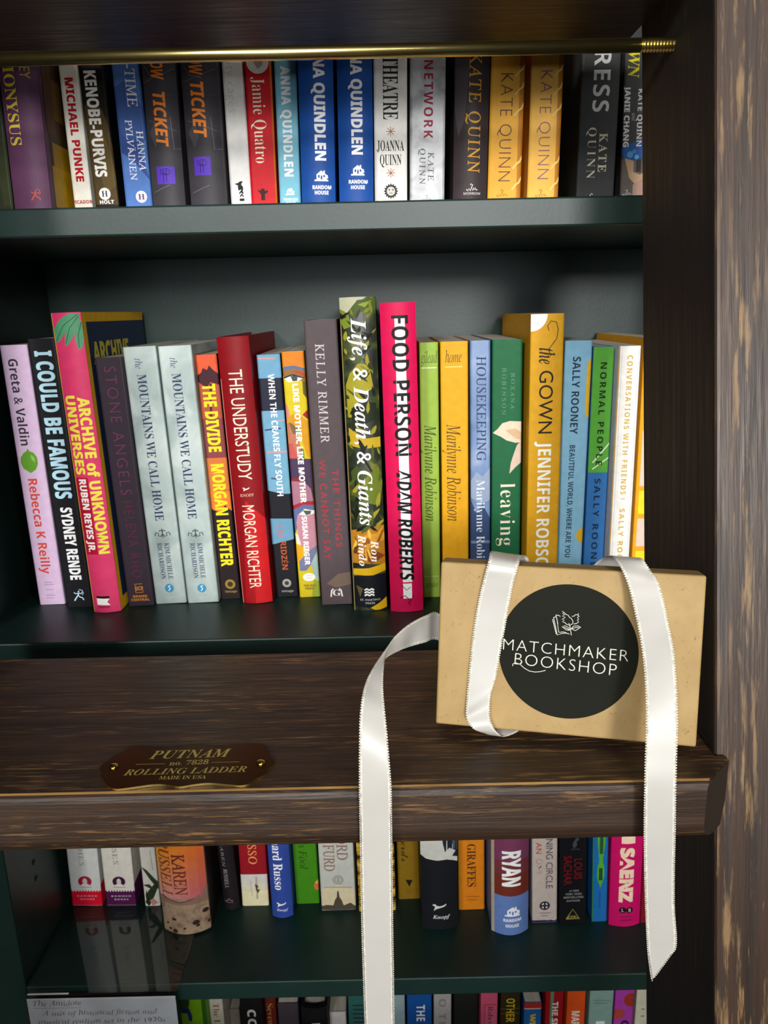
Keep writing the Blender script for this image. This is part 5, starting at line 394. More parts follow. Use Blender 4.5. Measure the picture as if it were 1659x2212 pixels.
 {'kind': 'paperback_book', 'x': 0.21421, 'y': 0.60748, 'z': -0.2315, 'w': 0.01746, 'h': 0.20728, 'lean': -0.00366, 'depth': 0.137, 'col': (232, 166, 33), 'bulge': 0, 'art': None, 'label': 'orange and yellow paperback half hidden behind the dark post', 'group': 'books on the middle shelf', 'deco': [('r', -0.0062, 0.00886, 0.08569, 0.06623, (240, 219, 46)), ('r', -0.0062, 0.00886, 0.0623, 0.03846, (228, 203, 186)), ('r', -0.0062, 0.00886, 0.03444, 0.01416, (240, 219, 46)), ('r', -0.0062, 0.00886, 0.1349, 0.08955, (228, 203, 186))]},
 {'kind': 'paperback_book', 'x': -0.28961, 'y': 0.61274, 'z': -0.5402, 'w': 0.02839, 'h': 0.21, 'lean': 0.03007, 'depth': 0.1318, 'col': (195, 197, 194), 'bulge': 0, 'art': None, 'label': 'white paperback with a scarlet band at its foot, at the left of the lower row', 'group': 'books on the lower shelf', 'deco': [('r', -0.01441, 0.01441, 0.01565, -0.00157, (195, 15, 43)), ('p', [(-0.01441, 0.01507), (-0.0131, 0.01741), (-0.01179, 0.01508)], (195, 15, 43)), ('p', [(-0.01179, 0.01508), (-0.01048, 0.01742), (-0.00917, 0.01509)], (195, 15, 43)), ('p', [(-0.00917, 0.01509), (-0.00786, 0.01743), (-0.00655, 0.0151)], (195, 15, 43)), ('p', [(-0.00655, 0.0151), (-0.00524, 0.01744), (-0.00393, 0.01511)], (195, 15, 43)), ('p', [(-0.00393, 0.01511), (-0.00262, 0.01745), (-0.00131, 0.01512)], (195, 15, 43)), ('p', [(-0.00131, 0.01512), (0.0, 0.01746), (0.00131, 0.01513)], (195, 15, 43)), ('p', [(0.00131, 0.01513), (0.00262, 0.01747), (0.00393, 0.01514)], (195, 15, 43)), ('p', [(0.00393, 0.01514), (0.00524, 0.01748), (0.00655, 0.01515)], (195, 15, 43)), ('p', [(0.00655, 0.01515), (0.00786, 0.01749), (0.00917, 0.01516)], (195, 15, 43)), ('p', [(0.00917, 0.01516), (0.01048, 0.0175), (0.01179, 0.01518)], (195, 15, 43)), ('p', [(0.01179, 0.01518), (0.0131, 0.01751), (0.01441, 0.01519)], (195, 15, 43)), ('s', 0, 0.138, -0.001, 0.0235, (195, 15, 43)), ('t', 'SHES', 'R', 0.0681, 0.0444, -0.00115, 0.00461, (135, 135, 133), 1.1), ('d', 0.0, 0.02702, 0.0063, 0.00585, (152, 27, 51)), ('d', 0.0, 0.02702, 0.00225, 0.0036, (195, 186, 180)), ('d', 0.0, 0.02289, 0.00405, 0.0018, (211, 202, 194)), ('l', [(-0.00576, 0.0208), (0.00576, 0.02085)], 0.00054, (141, 135, 129)), ('h', 'BANNED', 'B', -0.00865, 0.01038, 0.01097, 0.00162, (211, 141, 156), 1.3), ('h', 'BOOKS', 'B', -0.00576, 0.00749, 0.00733, 0.00162, (211, 141, 156), 1.3)]},
 {'kind': 'paperback_book', 'x': -0.2573, 'y': 0.61238, 'z': -0.5402, 'w': 0.02771, 'h': 0.21, 'lean': 0.01963, 'depth': 0.1321, 'col': (203, 199, 188), 'bulge': 0, 'art': None, 'label': 'white paperback with a dark purple band at its foot', 'group': 'books on the lower shelf', 'deco': [('r', -0.01407, 0.01407, 0.01512, -0.0021, (74, 19, 66)), ('p', [(-0.01407, 0.01469), (-0.01279, 0.01702), (-0.01151, 0.01468)], (74, 19, 66)), ('p', [(-0.01151, 0.01468), (-0.01023, 0.017), (-0.00895, 0.01466)], (74, 19, 66)), ('p', [(-0.00895, 0.01466), (-0.00767, 0.01698), (-0.00639, 0.01464)], (74, 19, 66)), ('p', [(-0.00639, 0.01464), (-0.00512, 0.01697), (-0.00384, 0.01463)], (74, 19, 66)), ('p', [(-0.00384, 0.01463), (-0.00256, 0.01695), (-0.00128, 0.01461)], (74, 19, 66)), ('p', [(-0.00128, 0.01461), (0.0, 0.01693), (0.00128, 0.01459)], (74, 19, 66)), ('p', [(0.00128, 0.01459), (0.00256, 0.01692), (0.00384, 0.01458)], (74, 19, 66)), ('p', [(0.00384, 0.01458), (0.00512, 0.0169), (0.00639, 0.01456)], (74, 19, 66)), ('p', [(0.00639, 0.01456), (0.00767, 0.01688), (0.00895, 0.01454)], (74, 19, 66)), ('p', [(0.00895, 0.01454), (0.01023, 0.01687), (0.01151, 0.01453)], (74, 19, 66)), ('p', [(0.01151, 0.01453), (0.01279, 0.01685), (0.01407, 0.01451)], (74, 19, 66)), ('s', 0, 0.138, -0.001, 0.0235, (74, 19, 66)), ('t', 'SSES', 'R', 0.06857, 0.0454, -0.00113, 0.0045, (135, 135, 133), 1.1), ('d', 0.0, 0.02648, 0.00601, 0.00558, (58, 19, 55)), ('d', 0.0, 0.02648, 0.00215, 0.00344, (195, 186, 180)), ('d', 0.0, 0.02236, 0.00387, 0.00172, (211, 202, 194)), ('l', [(-0.00563, 0.02033), (0.00563, 0.02026)], 0.00052, (141, 135, 129)), ('h', 'BANNED', 'B', -0.00844, 0.01013, 0.01044, 0.00155, (195, 176, 192), 1.3), ('h', 'BOOKS', 'B', -0.00563, 0.00732, 0.00679, 0.00155, (195, 176, 192), 1.3)]},
 {'kind': 'paperback_book', 'x': -0.22711, 'y': 0.6109, 'z': -0.5402, 'w': 0.01406, 'h': 0.21, 'lean': 0.00738, 'depth': 0.1336, 'col': (199, 195, 184), 'bulge': 0, 'art': None, 'label': 'narrow white paperback with dark green pointed leaves, behind the sunset hardcover', 'group': 'books on the lower shelf', 'deco': [('p', [(-0.00714, 0.04393), (-0.00214, 0.03977), (0.00714, 0.02682), (0.00714, 0.01807), (0.0, 0.02952)], (43, 56, 35)), ('p', [(-0.00642, 0.00378), (-0.00285, 0.0167), (0.00571, 0.02685), (0.00714, 0.02168), (0.00285, 0.01141), (-0.00285, 5e-05)], (37, 50, 30)), ('p', [(-0.00714, 0.02349), (-0.00143, 0.02441), (0.00571, 0.01654), (0.0, 0.01923)], (43, 56, 35)), ('p', [(-0.00571, 0.01157), (-0.00428, 0.01828), (-0.00143, 0.00368), (-0.00428, 8e-05)], (30, 41, 25)), ('p', [(-0.00214, 0.00631), (0.00143, 0.00884), (0.00571, 0.00355), (0.0, 0.0)], (172, 125, 109)), ('l', [(0.00285, 0.0609), (0.00357, 0.03967)], 0.00089, (164, 160, 150))]},
 {'kind': 'hardcover_book', 'x': -0.187, 'y': 0.58318, 'z': -0.5402, 'w': 0.04224, 'h': 0.238, 'lean': -0.00221, 'depth': 0.15, 'col': (123, 103, 83), 'bulge': 0.008, 'art': 'earth', 'label': 'large hardcover with an orange and pink sky above sandy earth', 'group': 'books on the lower shelf', 'deco': [('r', -0.02303, -0.01535, 0.15598, 0.09102, (217, 137, 27)), ('r', -0.01535, -0.00768, 0.15578, 0.09081, (214, 129, 29)), ('r', -0.00768, 0.0, 0.15559, 0.0906, (212, 121, 31)), ('r', 0.0, 0.00768, 0.15539, 0.09039, (209, 113, 34)), ('r', 0.00768, 0.01535, 0.1552, 0.09018, (207, 105, 36)), ('r', 0.01535, 0.02303, 0.155, 0.08998, (205, 98, 39)), ('r', -0.02303, -0.01535, 0.09102, 0.08682, (215, 137, 35)), ('r', -0.01535, -0.00768, 0.09081, 0.08662, (212, 128, 36)), ('r', -0.00768, 0.0, 0.0906, 0.08641, (210, 120, 38)), ('r', 0.0, 0.00768, 0.09039, 0.0862, (207, 112, 39)), ('r', 0.00768, 0.01535, 0.09018, 0.08599, (205, 104, 41)), ('r', 0.01535, 0.02303, 0.08998, 0.08578, (203, 97, 43)), ('r', -0.02303, -0.01535, 0.08711, 0.08291, (214, 138, 44)), ('r', -0.01535, -0.00768, 0.0869, 0.0827, (211, 129, 44)), ('r', -0.00768, 0.0, 0.08669, 0.08249, (208, 120, 45)), ('r', 0.0, 0.00768, 0.08649, 0.08228, (206, 112, 45)), ('r', 0.00768, 0.01535, 0.08628, 0.08207, (203, 103, 46)), ('r', 0.01535, 0.02303, 0.08607, 0.08186, (201, 96, 47)), ('r', -0.02303, -0.01535, 0.08319, 0.07898, (213, 139, 52)), ('r', -0.01535, -0.00768, 0.08298, 0.07877, (210, 130, 51)), ('r', -0.00768, 0.0, 0.08278, 0.07856, (207, 121, 51)), ('r', 0.0, 0.00768, 0.08257, 0.07835, (205, 112, 51)), ('r', 0.00768, 0.01535, 0.08236, 0.07814, (202, 103, 51)), ('r', 0.01535, 0.02303, 0.08215, 0.07793, (200, 95, 51)), ('r', -0.02303, -0.01535, 0.07927, 0.07504, (212, 140, 60)), ('r', -0.01535, -0.00768, 0.07906, 0.07483, (209, 130, 59)), ('r', -0.00768, 0.0, 0.07885, 0.07462, (206, 121, 58)), ('r', 0.0, 0.00768, 0.07864, 0.07441, (203, 111, 57)), ('r', 0.00768, 0.01535, 0.07843, 0.07419, (200, 102, 56)), ('r', 0.01535, 0.02303, 0.07822, 0.07398, (198, 94, 55)), ('r', -0.02303, -0.01535, 0.07533, 0.07109, (210, 140, 69)), ('r', -0.01535, -0.00768, 0.07512, 0.07087, (207, 130, 67)), ('r', -0.00768, 0.0, 0.07491, 0.07066, (204, 121, 65)), ('r', 0.0, 0.00768, 0.07469, 0.07045, (202, 111, 63)), ('r', 0.00768, 0.01535, 0.07448, 0.07024, (199, 102, 61)), ('r', 0.01535, 0.02303, 0.07427, 0.07003, (197, 94, 59)), ('r', -0.02303, -0.01535, 0.07138, 0.06712, (209, 141, 77)), ('r', -0.01535, -0.00768, 0.07116, 0.06691, (206, 131, 74)), ('r', -0.00768, 0.0, 0.07095, 0.0667, (203, 121, 71)), ('r', 0.0, 0.00768, 0.07074, 0.06649, (200, 111, 68)), ('r', 0.00768, 0.01535, 0.07053, 0.06627, (197, 102, 65)), ('r', 0.01535, 0.02303, 0.07032, 0.06606, (195, 93, 63)), ('r', -0.02303, -0.01535, 0.06741, 0.06315, (208, 142, 86)), ('r', -0.01535, -0.00768, 0.0672, 0.06293, (205, 131, 82)), ('r', -0.00768, 0.0, 0.06699, 0.06272, (202, 121, 78)), ('r', 0.0, 0.00768, 0.06678, 0.06251, (199, 111, 75)), ('r', 0.00768, 0.01535, 0.06656, 0.0623, (196, 102, 71)), ('r', 0.01535, 0.02303, 0.06635, 0.06208, (194, 92, 68)), ('r', -0.02303, -0.01535, 0.06344, 0.05916, (207, 143, 94)), ('r', -0.01535, -0.00768, 0.06323, 0.05895, (204, 132, 89)), ('r', -0.00768, 0.0, 0.06301, 0.05873, (201, 121, 85)), ('r', 0.0, 0.00768, 0.0628, 0.05852, (198, 111, 80)), ('r', 0.00768, 0.01535, 0.06259, 0.05831, (195, 101, 76)), ('r', 0.01535, 0.02303, 0.06237, 0.05809, (193, 91, 72)), ('r', -0.02303, -0.01535, 0.05945, 0.05516, (205, 143, 102)), ('r', -0.01535, -0.00768, 0.05924, 0.05495, (202, 132, 97)), ('r', -0.00768, 0.0, 0.05903, 0.05473, (199, 121, 92)), ('r', 0.0, 0.00768, 0.05881, 0.05452, (196, 111, 86)), ('r', 0.00768, 0.01535, 0.0586, 0.0543, (194, 101, 81)), ('r', 0.01535, 0.02303, 0.05838, 0.05409, (192, 91, 76)), ('r', -0.02303, -0.01535, 0.05546, 0.05115, (204, 144, 111)), ('r', -0.01535, -0.00768, 0.05524, 0.05094, (201, 133, 104)), ('r', -0.00768, 0.0, 0.05503, 0.05072, (198, 122, 99)), ('r', 0.0, 0.00768, 0.05481, 0.05051, (195, 111, 93)), ('r', 0.00768, 0.01535, 0.0546, 0.05029, (193, 101, 87)), ('r', 0.01535, 0.02303, 0.05438, 0.05007, (190, 90, 81)), ('r', -0.02303, -0.01535, 0.05145, 0.04713, (203, 145, 119)), ('r', -0.01535, -0.00768, 0.05123, 0.04691, (200, 133, 112)), ('r', -0.00768, 0.0, 0.05102, 0.0467, (197, 122, 105)), ('r', 0.0, 0.00768, 0.0508, 0.04648, (194, 110, 99)), ('r', 0.00768, 0.01535, 0.05058, 0.04626, (192, 100, 92)), ('r', 0.01535, 0.02303, 0.05037, 0.04605, (189, 89, 85)), ('r', -0.02303, -0.01535, 0.04742, 0.0431, (202, 146, 128)), ('r', -0.01535, -0.00768, 0.04721, 0.04288, (198, 134, 120)), ('r', -0.00768, 0.0, 0.04699, 0.04266, (195, 122, 112)), ('r', 0.0, 0.00768, 0.04678, 0.04244, (193, 110, 104)), ('r', 0.00768, 0.01535, 0.04656, 0.04223, (190, 99, 97)), ('r', 0.01535, 0.02303, 0.04634, 0.04201, (187, 88, 89)), ('r', -0.02303, -0.01535, 0.04339, 0.03905, (201, 147, 137)), ('r', -0.01535, -0.00768, 0.04317, 0.03883, (197, 135, 128)), ('r', -0.00768, 0.0, 0.04296, 0.03861, (194, 123, 119)), ('r', 0.0, 0.00768, 0.04274, 0.0384, (192, 111, 110)), ('r', 0.00768, 0.01535, 0.04252, 0.03818, (189, 100, 102)), ('r', 0.01535, 0.02303, 0.04231, 0.03796, (186, 88, 94)), ('p', [(-0.02303, 0.03975), (-0.01382, 0.03652), (-0.0023, 0.03471), (0.00921, 0.03686), (0.01843, 0.044), (0.02303, 0.05124), (0.02303, 0.0315), (-0.02303, 0.03282)], (135, 103, 90)), ('t', 'KAREN', 'R', 0.08477, 0.04255, 0.0, 0.01106, (105, 43, 35), 1.0), ('t', 'RUSSELL', 'R', 0.09749, 0.03798, -0.0129, 0.01013, (137, 66, 31), 1.0), ('s', 0, 0.15, 0, 0.3, (25, 20, 17)), ('d', -0.00921, 0.01594, 0.00206, 0.00082, (50, 37, 29)), ('d', 0.01013, 0.01185, 0.00288, 0.00206, (50, 37, 29)), ('d', -0.01382, 0.00497, 0.00123, 0.00082, (50, 37, 29)), ('d', -0.00921, 0.00332, 0.00206, 0.00165, (50, 37, 29)), ('d', 0.00461, -0.00115, 0.00165, 0.00165, (50, 37, 29)), ('d', 0.01152, 0.00828, 0.00165, 0.00082, (50, 37, 29)), ('d', 0.01843, 0.02166, 0.00247, 0.00206, (50, 37, 29)), ('d', -0.01612, 0.0101, 0.00123, 0.00062, (50, 37, 29)), ('d', 0.0, 0.0071, 0.00123, 0.00062, (50, 37, 29)), ('d', 0.02073, 0.00902, 0.00123, 0.00165, (50, 37, 29))]},
 {'kind': 'hardcover_book', 'x': -0.15149, 'y': 0.60932, 'z': -0.5423, 'w': 0.0143, 'h': 0.236, 'lean': -0.03203, 'depth': 0.1352, 'col': (31, 25, 29), 'bulge': 0.0035, 'art': None, 'label': 'black hardcover with small grey serif lettering and a faint line drawing', 'group': 'books on the lower shelf', 'deco': [('t', 'KAREN', 'R', 0.07462, 0.04753, -0.00248, 0.00283, (135, 129, 131), 1.1), ('t', 'RUSSELL', 'R', 0.04495, 0.02399, -0.00177, 0.00354, (158, 152, 152), 1.0), ('l', [(-0.0055, 0.00967), (-0.00278, 0.01013), (-0.00096, 0.01285), (-5e-05, 0.01058), (0.00222, 0.01013)], 0.00073, (127, 121, 121)), ('l', [(-0.0055, 0.00831), (0.00267, 0.00831)], 0.00045, (127, 121, 121))]},
 {'kind': 'paperback_book', 'x': -0.12961, 'y': 0.61039, 'z': -0.5423, 'w': 0.02484, 'h': 0.21, 'lean': 0.00699, 'depth': 0.1341, 'col': (135, 19, 31), 'bulge': 0, 'art': None, 'label': 'dark red paperback with a cream lower part and orange letters', 'group': 'books on the lower shelf', 'deco': [('r', -0.01261, 0.01261, 0.03515, -0.00157, (211, 203, 164)), ('r', -0.01261, 0.01261, 0.03515, 0.02439, (194, 190, 184)), ('r', -0.01261, 0.01261, 0.02439, 0.01665, (201, 196, 172)), ('t', 'RUSSO', 'R', 0.08531, 0.04634, 0.0, 0.00757, (211, 141, 78), 1.0), ('r', 0.00126, 0.00303, 0.03255, 0.00779, (164, 152, 129)), ('p', [(0.0005, 0.02438), (0.00303, 0.0233), (0.00504, 0.0181), (0.00303, 0.014), (0.00126, 0.01818)], (72, 68, 58)), ('d', 0.00404, 0.01967, 0.00133, 0.00133, (195, 199, 94)), ('l', [(-0.00353, 0.02959), (-0.00252, 0.01151)], 0.00088, (176, 170, 156))]},
 {'kind': 'hardcover_book', 'x': -0.10224, 'y': 0.59807, 'z': -0.5423, 'w': 0.01925, 'h': 0.236, 'lean': -0.00669, 'depth': 0.1464, 'col': (43, 66, 141), 'bulge': 0.0035, 'art': None, 'label': 'cobalt blue hardcover with bold white serif lettering and a small running dog', 'group': 'books on the lower shelf', 'deco': [('t', 'Richard Russo', 'SB', 0.09975, 0.0307, -0.00098, 0.00821, (223, 225, 227), 1.0), ('p', [(-0.00456, 0.01635), (-0.00293, 0.01668), (-0.00195, 0.01537), (0.0, 0.01505), (0.00228, 0.0157), (0.00391, 0.01668), (0.00423, 0.01602), (0.00293, 0.01472), (0.0013, 0.01407), (-0.00098, 0.01342), (-0.00261, 0.01277), (-0.00391, 0.01146), (-0.00358, 0.01309), (-0.00293, 0.01472), (-0.00456, 0.0157)], (223, 225, 227)), ('h', 'Knopf', 'BI', -0.00489, 0.00586, 0.00874, 0.00261, (203, 207, 219), 1.0)]},
 {'kind': 'paperback_book', 'x': -0.08019, 'y': 0.61187, 'z': -0.5423, 'w': 0.02157, 'h': 0.21, 'lean': -0.00983, 'depth': 0.1326, 'col': (58, 121, 19), 'bulge': 0, 'art': None, 'label': 'grass green paperback with thin dark slanted letters and a tiny orange shape', 'group': 'books on the lower shelf', 'deco': [('t', "'s Fool", 'I', 0.06662, 0.03833, -0.00175, 0.00745, (30, 58, 15), 1.0), ('d', 0.00986, 0.01943, 0.00313, 0.00447, (195, 94, 58)), ('p', [(0.00788, 0.02363), (0.01095, 0.02661), (0.01095, 0.02042)], (211, 160, 58))]},
 {'kind': 'paperback_book', 'x': -0.05051, 'y': 0.60285, 'z': -0.5423, 'w': 0.03182, 'h': 0.21, 'lean': -0.00771, 'depth': 0.138, 'col': (172, 174, 166), 'bulge': 0, 'art': None, 'label': 'grey paperback with wide outlined letters above a domed skyline', 'group': 'books on the lower shelf', 'deco': [('p', [(-0.01615, 0.0232), (0.0, 0.02776), (0.01615, 0.02212), (0.01615, -0.00053), (-0.01615, 0.00053)], (192, 180, 148)), ('p', [(-0.01615, 0.00468), (-0.01131, 0.00607), (-0.00485, 0.00534), (-0.00323, 0.01097), (-0.00129, 0.0145), (-0.00065, 0.02115), (0.00065, 0.0211), (0.00129, 0.01442), (0.00323, 0.01075), (0.00485, 0.00502), (0.01131, 0.00791), (0.01615, 0.00361), (0.01615, -0.00053), (-0.01615, 0.00053)], (72, 62, 51)), ('t', 'FURD', 'R', 0.07158, 0.04316, -0.00646, 0.00969, (127, 86, 74), 1.0), ('t', 'ORD', 'R', 0.0805, 0.05478, 0.00582, 0.00969, (127, 86, 74), 1.0), ('l', [(0.00513, 0.03332), (0.00478, 0.03507), (0.00377, 0.03654), (0.00227, 0.03751), (0.00052, 0.03781), (-0.00122, 0.0374), (-0.00266, 0.03636), (-0.00358, 0.03483), (-0.00383, 0.03306), (-0.00338, 0.03134), (-0.00229, 0.02993), (-0.00073, 0.02905), (0.00104, 0.02885), (0.00275, 0.02936), (0.00413, 0.03049), (0.00495, 0.03207), (0.0051, 0.03385)], 0.00067, (105, 96, 88)), ('l', [(0.00334, 0.03332), (0.00301, 0.03462), (0.0021, 0.03559), (0.00084, 0.03601), (-0.00047, 0.03577), (-0.00151, 0.03494), (-0.00202, 0.0337), (-0.00188, 0.03238), (-0.00111, 0.03129), (8e-05, 0.03069), (0.00141, 0.03074), (0.00255, 0.03142), (0.00323, 0.03257)], 0.00054, (105, 96, 88)), ('l', [(0.00065, 0.03153), (0.00065, 0.03512)], 0.0009, (105, 96, 88)), ('l', [(-0.01228, 0.02562), (0.01292, 0.02478)], 0.0009, (148, 135, 121))]},
 {'kind': 'paperback_book', 'x': -0.01426, 'y': 0.60064, 'z': -0.5423, 'w': 0.03426, 'h': 0.21, 'lean': -0.00829, 'depth': 0.138, 'col': (180, 148, 55), 'bulge': 0, 'art': 'goldpattern', 'label': 'yellow and black patterned paperback mostly covered by the hanging ribbon', 'group': 'books on the lower shelf', 'deco': []},
 {'kind': 'paperback_book', 'x': 0.01601, 'y': 0.61494, 'z': -0.5423, 'w': 0.02024, 'h': 0.21, 'lean': -0.01309, 'depth': 0.1296, 'col': (119, 90, 15), 'bulge': 0, 'art': None, 'label': 'ochre paperback with dark ornate lettering and a small black triangle', 'group': 'books on the lower shelf', 'deco': [('t', 'erds', 'C', 0.06382, 0.04205, -0.00289, 0.00702, (43, 35, 15), 1.0), ('p', [(-0.0031, 0.0215), (0.00372, 0.02124), (0.00041, 0.01358)], (25, 19, 8)), ('l', [(-0.00289, 0.00953), (0.00372, 0.00928)], 0.00046, (90, 66, 11)), ('l', [(-0.00248, 0.00691), (0.0033, 0.00669)], 0.00046, (90, 66, 11))]},
 {'kind': 'hardcover_book', 'x': 0.04264, 'y': 0.58005, 'z': -0.5423, 'w': 0.03244, 'h': 0.238, 'lean': -0.01168, 'depth': 0.15, 'col': (19, 21, 25), 'bulge': 0.0035, 'art': None, 'label': 'black hardcover with a pale picture above and a small running dog below', 'group': 'books on the lower shelf', 'deco': [('p', [(-0.01651, 0.14556), (0.01651, 0.14436), (0.01651, 0.06949), (0.01156, 0.07208), (0.00661, 0.07371), (-0.00165, 0.07306), (-0.01156, 0.07438), (-0.01651, 0.07792)], (180, 180, 172)), ('p', [(0.00165, 0.1449), (0.01651, 0.14436), (0.01651, 0.0743), (0.01156, 0.0764), (0.01486, 0.08106), (0.00925, 0.08508), (0.00528, 0.08141), (0.0033, 0.09099)], (25, 33, 43)), ('p', [(0.01156, 0.09116), (0.01651, 0.09429), (0.01651, 0.08147), (0.01321, 0.08303)], (66, 74, 82)), ('p', [(-0.00644, 0.02686), (-0.00414, 0.02732), (-0.00276, 0.02548), (0.0, 0.02502), (0.00322, 0.02594), (0.00552, 0.02732), (0.00598, 0.0264), (0.00414, 0.02456), (0.00184, 0.02364), (-0.00138, 0.02272), (-0.00368, 0.0218), (-0.00552, 0.01997), (-0.00506, 0.02226), (-0.00414, 0.02456), (-0.00644, 0.02594)], (195, 195, 192)), ('h', 'Knopf', 'BI', -0.00661, 0.00925, 0.01356, 0.00376, (195, 195, 192), 1.0)]},
 {'kind': 'paperback_book', 'x': 0.07372, 'y': 0.5998, 'z': -0.5423, 'w': 0.02395, 'h': 0.21, 'lean': -0.01324, 'depth': 0.138, 'col': (192, 113, 19), 'bulge': 0, 'art': None, 'label': 'orange paperback with dark brown capitals', 'group': 'books on the lower shelf', 'deco': [('r', -0.01216, -0.01046, 0.08325, -0.00214, (164, 115, 27)), ('t', 'GIRAFFES', 'SB', 0.07107, 0.02511, 0.0, 0.00778, (69, 39, 23), 1.0), ('l', [(-0.00535, 0.01461), (0.0073, 0.01412)], 0.00109, (152, 84, 14)), ('l', [(-0.00486, 0.01101), (0.00486, 0.01062)], 0.00109, (152, 84, 14))]},
 {'kind': 'hardcover_book', 'x': 0.10511, 'y': 0.57504, 'z': -0.5423, 'w': 0.03298, 'h': 0.24, 'lean': -0.01794, 'depth': 0.15, 'col': (90, 117, 172), 'bulge': 0.007, 'art': None, 'label': 'wide hardcover with huge white capitals, plum above and powder blue below', 'group': 'books on the lower shelf', 'deco': [('r', -0.01674, 0.01674, 0.15584, 0.04118, (105, 43, 31)), ('r', -0.01674, 0.01674, 0.15584, 0.063, (107, 47, 55)), ('r', -0.01674, 0.01674, 0.15584, 0.07735, (113, 56, 86)), ('r', -0.01674, -0.01406, 0.15651, -0.00032, (164, 152, 129)), ('t', 'RYAN', 'HV', 0.08727, 0.05138, 0.00067, 0.01607, (231, 231, 227), 1.0), ('p', [(-0.00546, 0.01992), (0.00814, 0.01992), (0.00814, 0.02149), (-0.00546, 0.02149)], (219, 223, 229)), ('p', [(-0.00337, 0.02149), (0.00605, 0.02149), (0.00605, 0.02619), (0.00134, 0.02986), (-0.00337, 0.02619)], (219, 223, 229)), ('p', [(0.00605, 0.02149), (0.00814, 0.02305), (0.00762, 0.02567), (0.00605, 0.02619)], (219, 223, 229)), ('p', [(0.00343, 0.02776), (0.005, 0.02672), (0.005, 0.02986), (0.00343, 0.02986)], (219, 223, 229)), ('p', [(-0.0018, 0.02305), (-0.00023, 0.02305), (-0.00023, 0.02567), (-0.0018, 0.02567)], (90, 117, 172)), ('p', [(0.00082, 0.02149), (0.00239, 0.02149), (0.00239, 0.02515), (0.00082, 0.02515)], (90, 117, 172)), ('p', [(0.00343, 0.02358), (0.005, 0.02358), (0.005, 0.02567), (0.00343, 0.02567)], (90, 117, 172)), ('h', 'RANDOM', 'HV', -0.0067, 0.00937, 0.01597, 0.00314, (219, 223, 229), 1.0), ('h', 'HOUSE', 'HV', -0.00469, 0.00737, 0.00998, 0.00314, (219, 223, 229), 1.0)]},
 {'kind': 'paperback_book', 'x': 0.13815, 'y': 0.58224, 'z': -0.5423, 'w': 0.0223, 'h': 0.21, 'lean': -0.02927, 'depth': 0.138, 'col': (194, 180, 170), 'bulge': 0, 'art': None, 'label': 'off-white paperback with slate capitals and a purple scalloped foot', 'group': 'books on the lower shelf', 'deco': [('r', -0.01132, 0.01132, 0.00254, -0.00152, (43, 35, 86)), ('d', -0.00849, 0.00427, 0.00282, 0.0015, (194, 180, 170)), ('d', -0.00283, 0.00396, 0.00282, 0.0015, (194, 180, 170)), ('d', 0.00283, 0.00365, 0.00282, 0.0015, (194, 180, 170)), ('d', 0.00849, 0.00333, 0.00282, 0.0015, (194, 180, 170)), ('t', 'WNING CIRCLE', 'S', 0.09773, 0.03635, 0.00408, 0.00589, (70, 70, 88), 1.0), ('t', 'AN', 'S', 0.08496, 0.07346, -0.00543, 0.00498, (172, 72, 66), 1.0), ('l', [(-0.00242, 0.06523), (-0.00273, 0.06646), (-0.0036, 0.06738), (-0.0048, 0.06778), (-0.00605, 0.06756), (-0.00704, 0.06676), (-0.00752, 0.06559), (-0.00738, 0.06433), (-0.00666, 0.06329), (-0.00552, 0.06272), (-0.00425, 0.06277), (-0.00317, 0.06342)], 0.00107, (180, 152, 141)), ('l', [(-0.00712, 0.06095), (-0.00498, 0.05839), (-0.00327, 0.06053), (-0.00584, 0.05668), (-0.00285, 0.05412), (-0.00669, 0.05326)], 0.00107, (180, 152, 141)), ('d', 0.0, 0.01816, 0.0047, 0.0047, (41, 41, 56)), ('l', [(-0.00342, 0.01816), (0.00342, 0.01816)], 0.00077, (41, 41, 56)), ('l', [(0.0, 0.01474), (0.0, 0.02158)], 0.00077, (41, 41, 56)), ('p', [(-0.00085, 0.0173), (-0.00299, 0.0173), (-0.00192, 0.01538), (-0.00085, 0.01517)], (211, 203, 195)), ('p', [(-0.00085, 0.01901), (-0.00299, 0.01901), (-0.00192, 0.02093), (-0.00085, 0.02115)], (211, 203, 195)), ('p', [(0.00085, 0.0173), (0.00299, 0.0173), (0.00192, 0.01538), (0.00085, 0.01517)], (211, 203, 195)), ('p', [(0.00085, 0.01901), (0.00299, 0.01901), (0.00192, 0.02093), (0.00085, 0.02115)], (211, 203, 195)), ('l', [(-0.00543, 0.01042), (0.00543, 0.01007)], 0.00077, (137, 130, 135)), ('l', [(-0.00317, 0.00726), (0.00317, 0.00717)], 0.00077, (137, 130, 135))]},
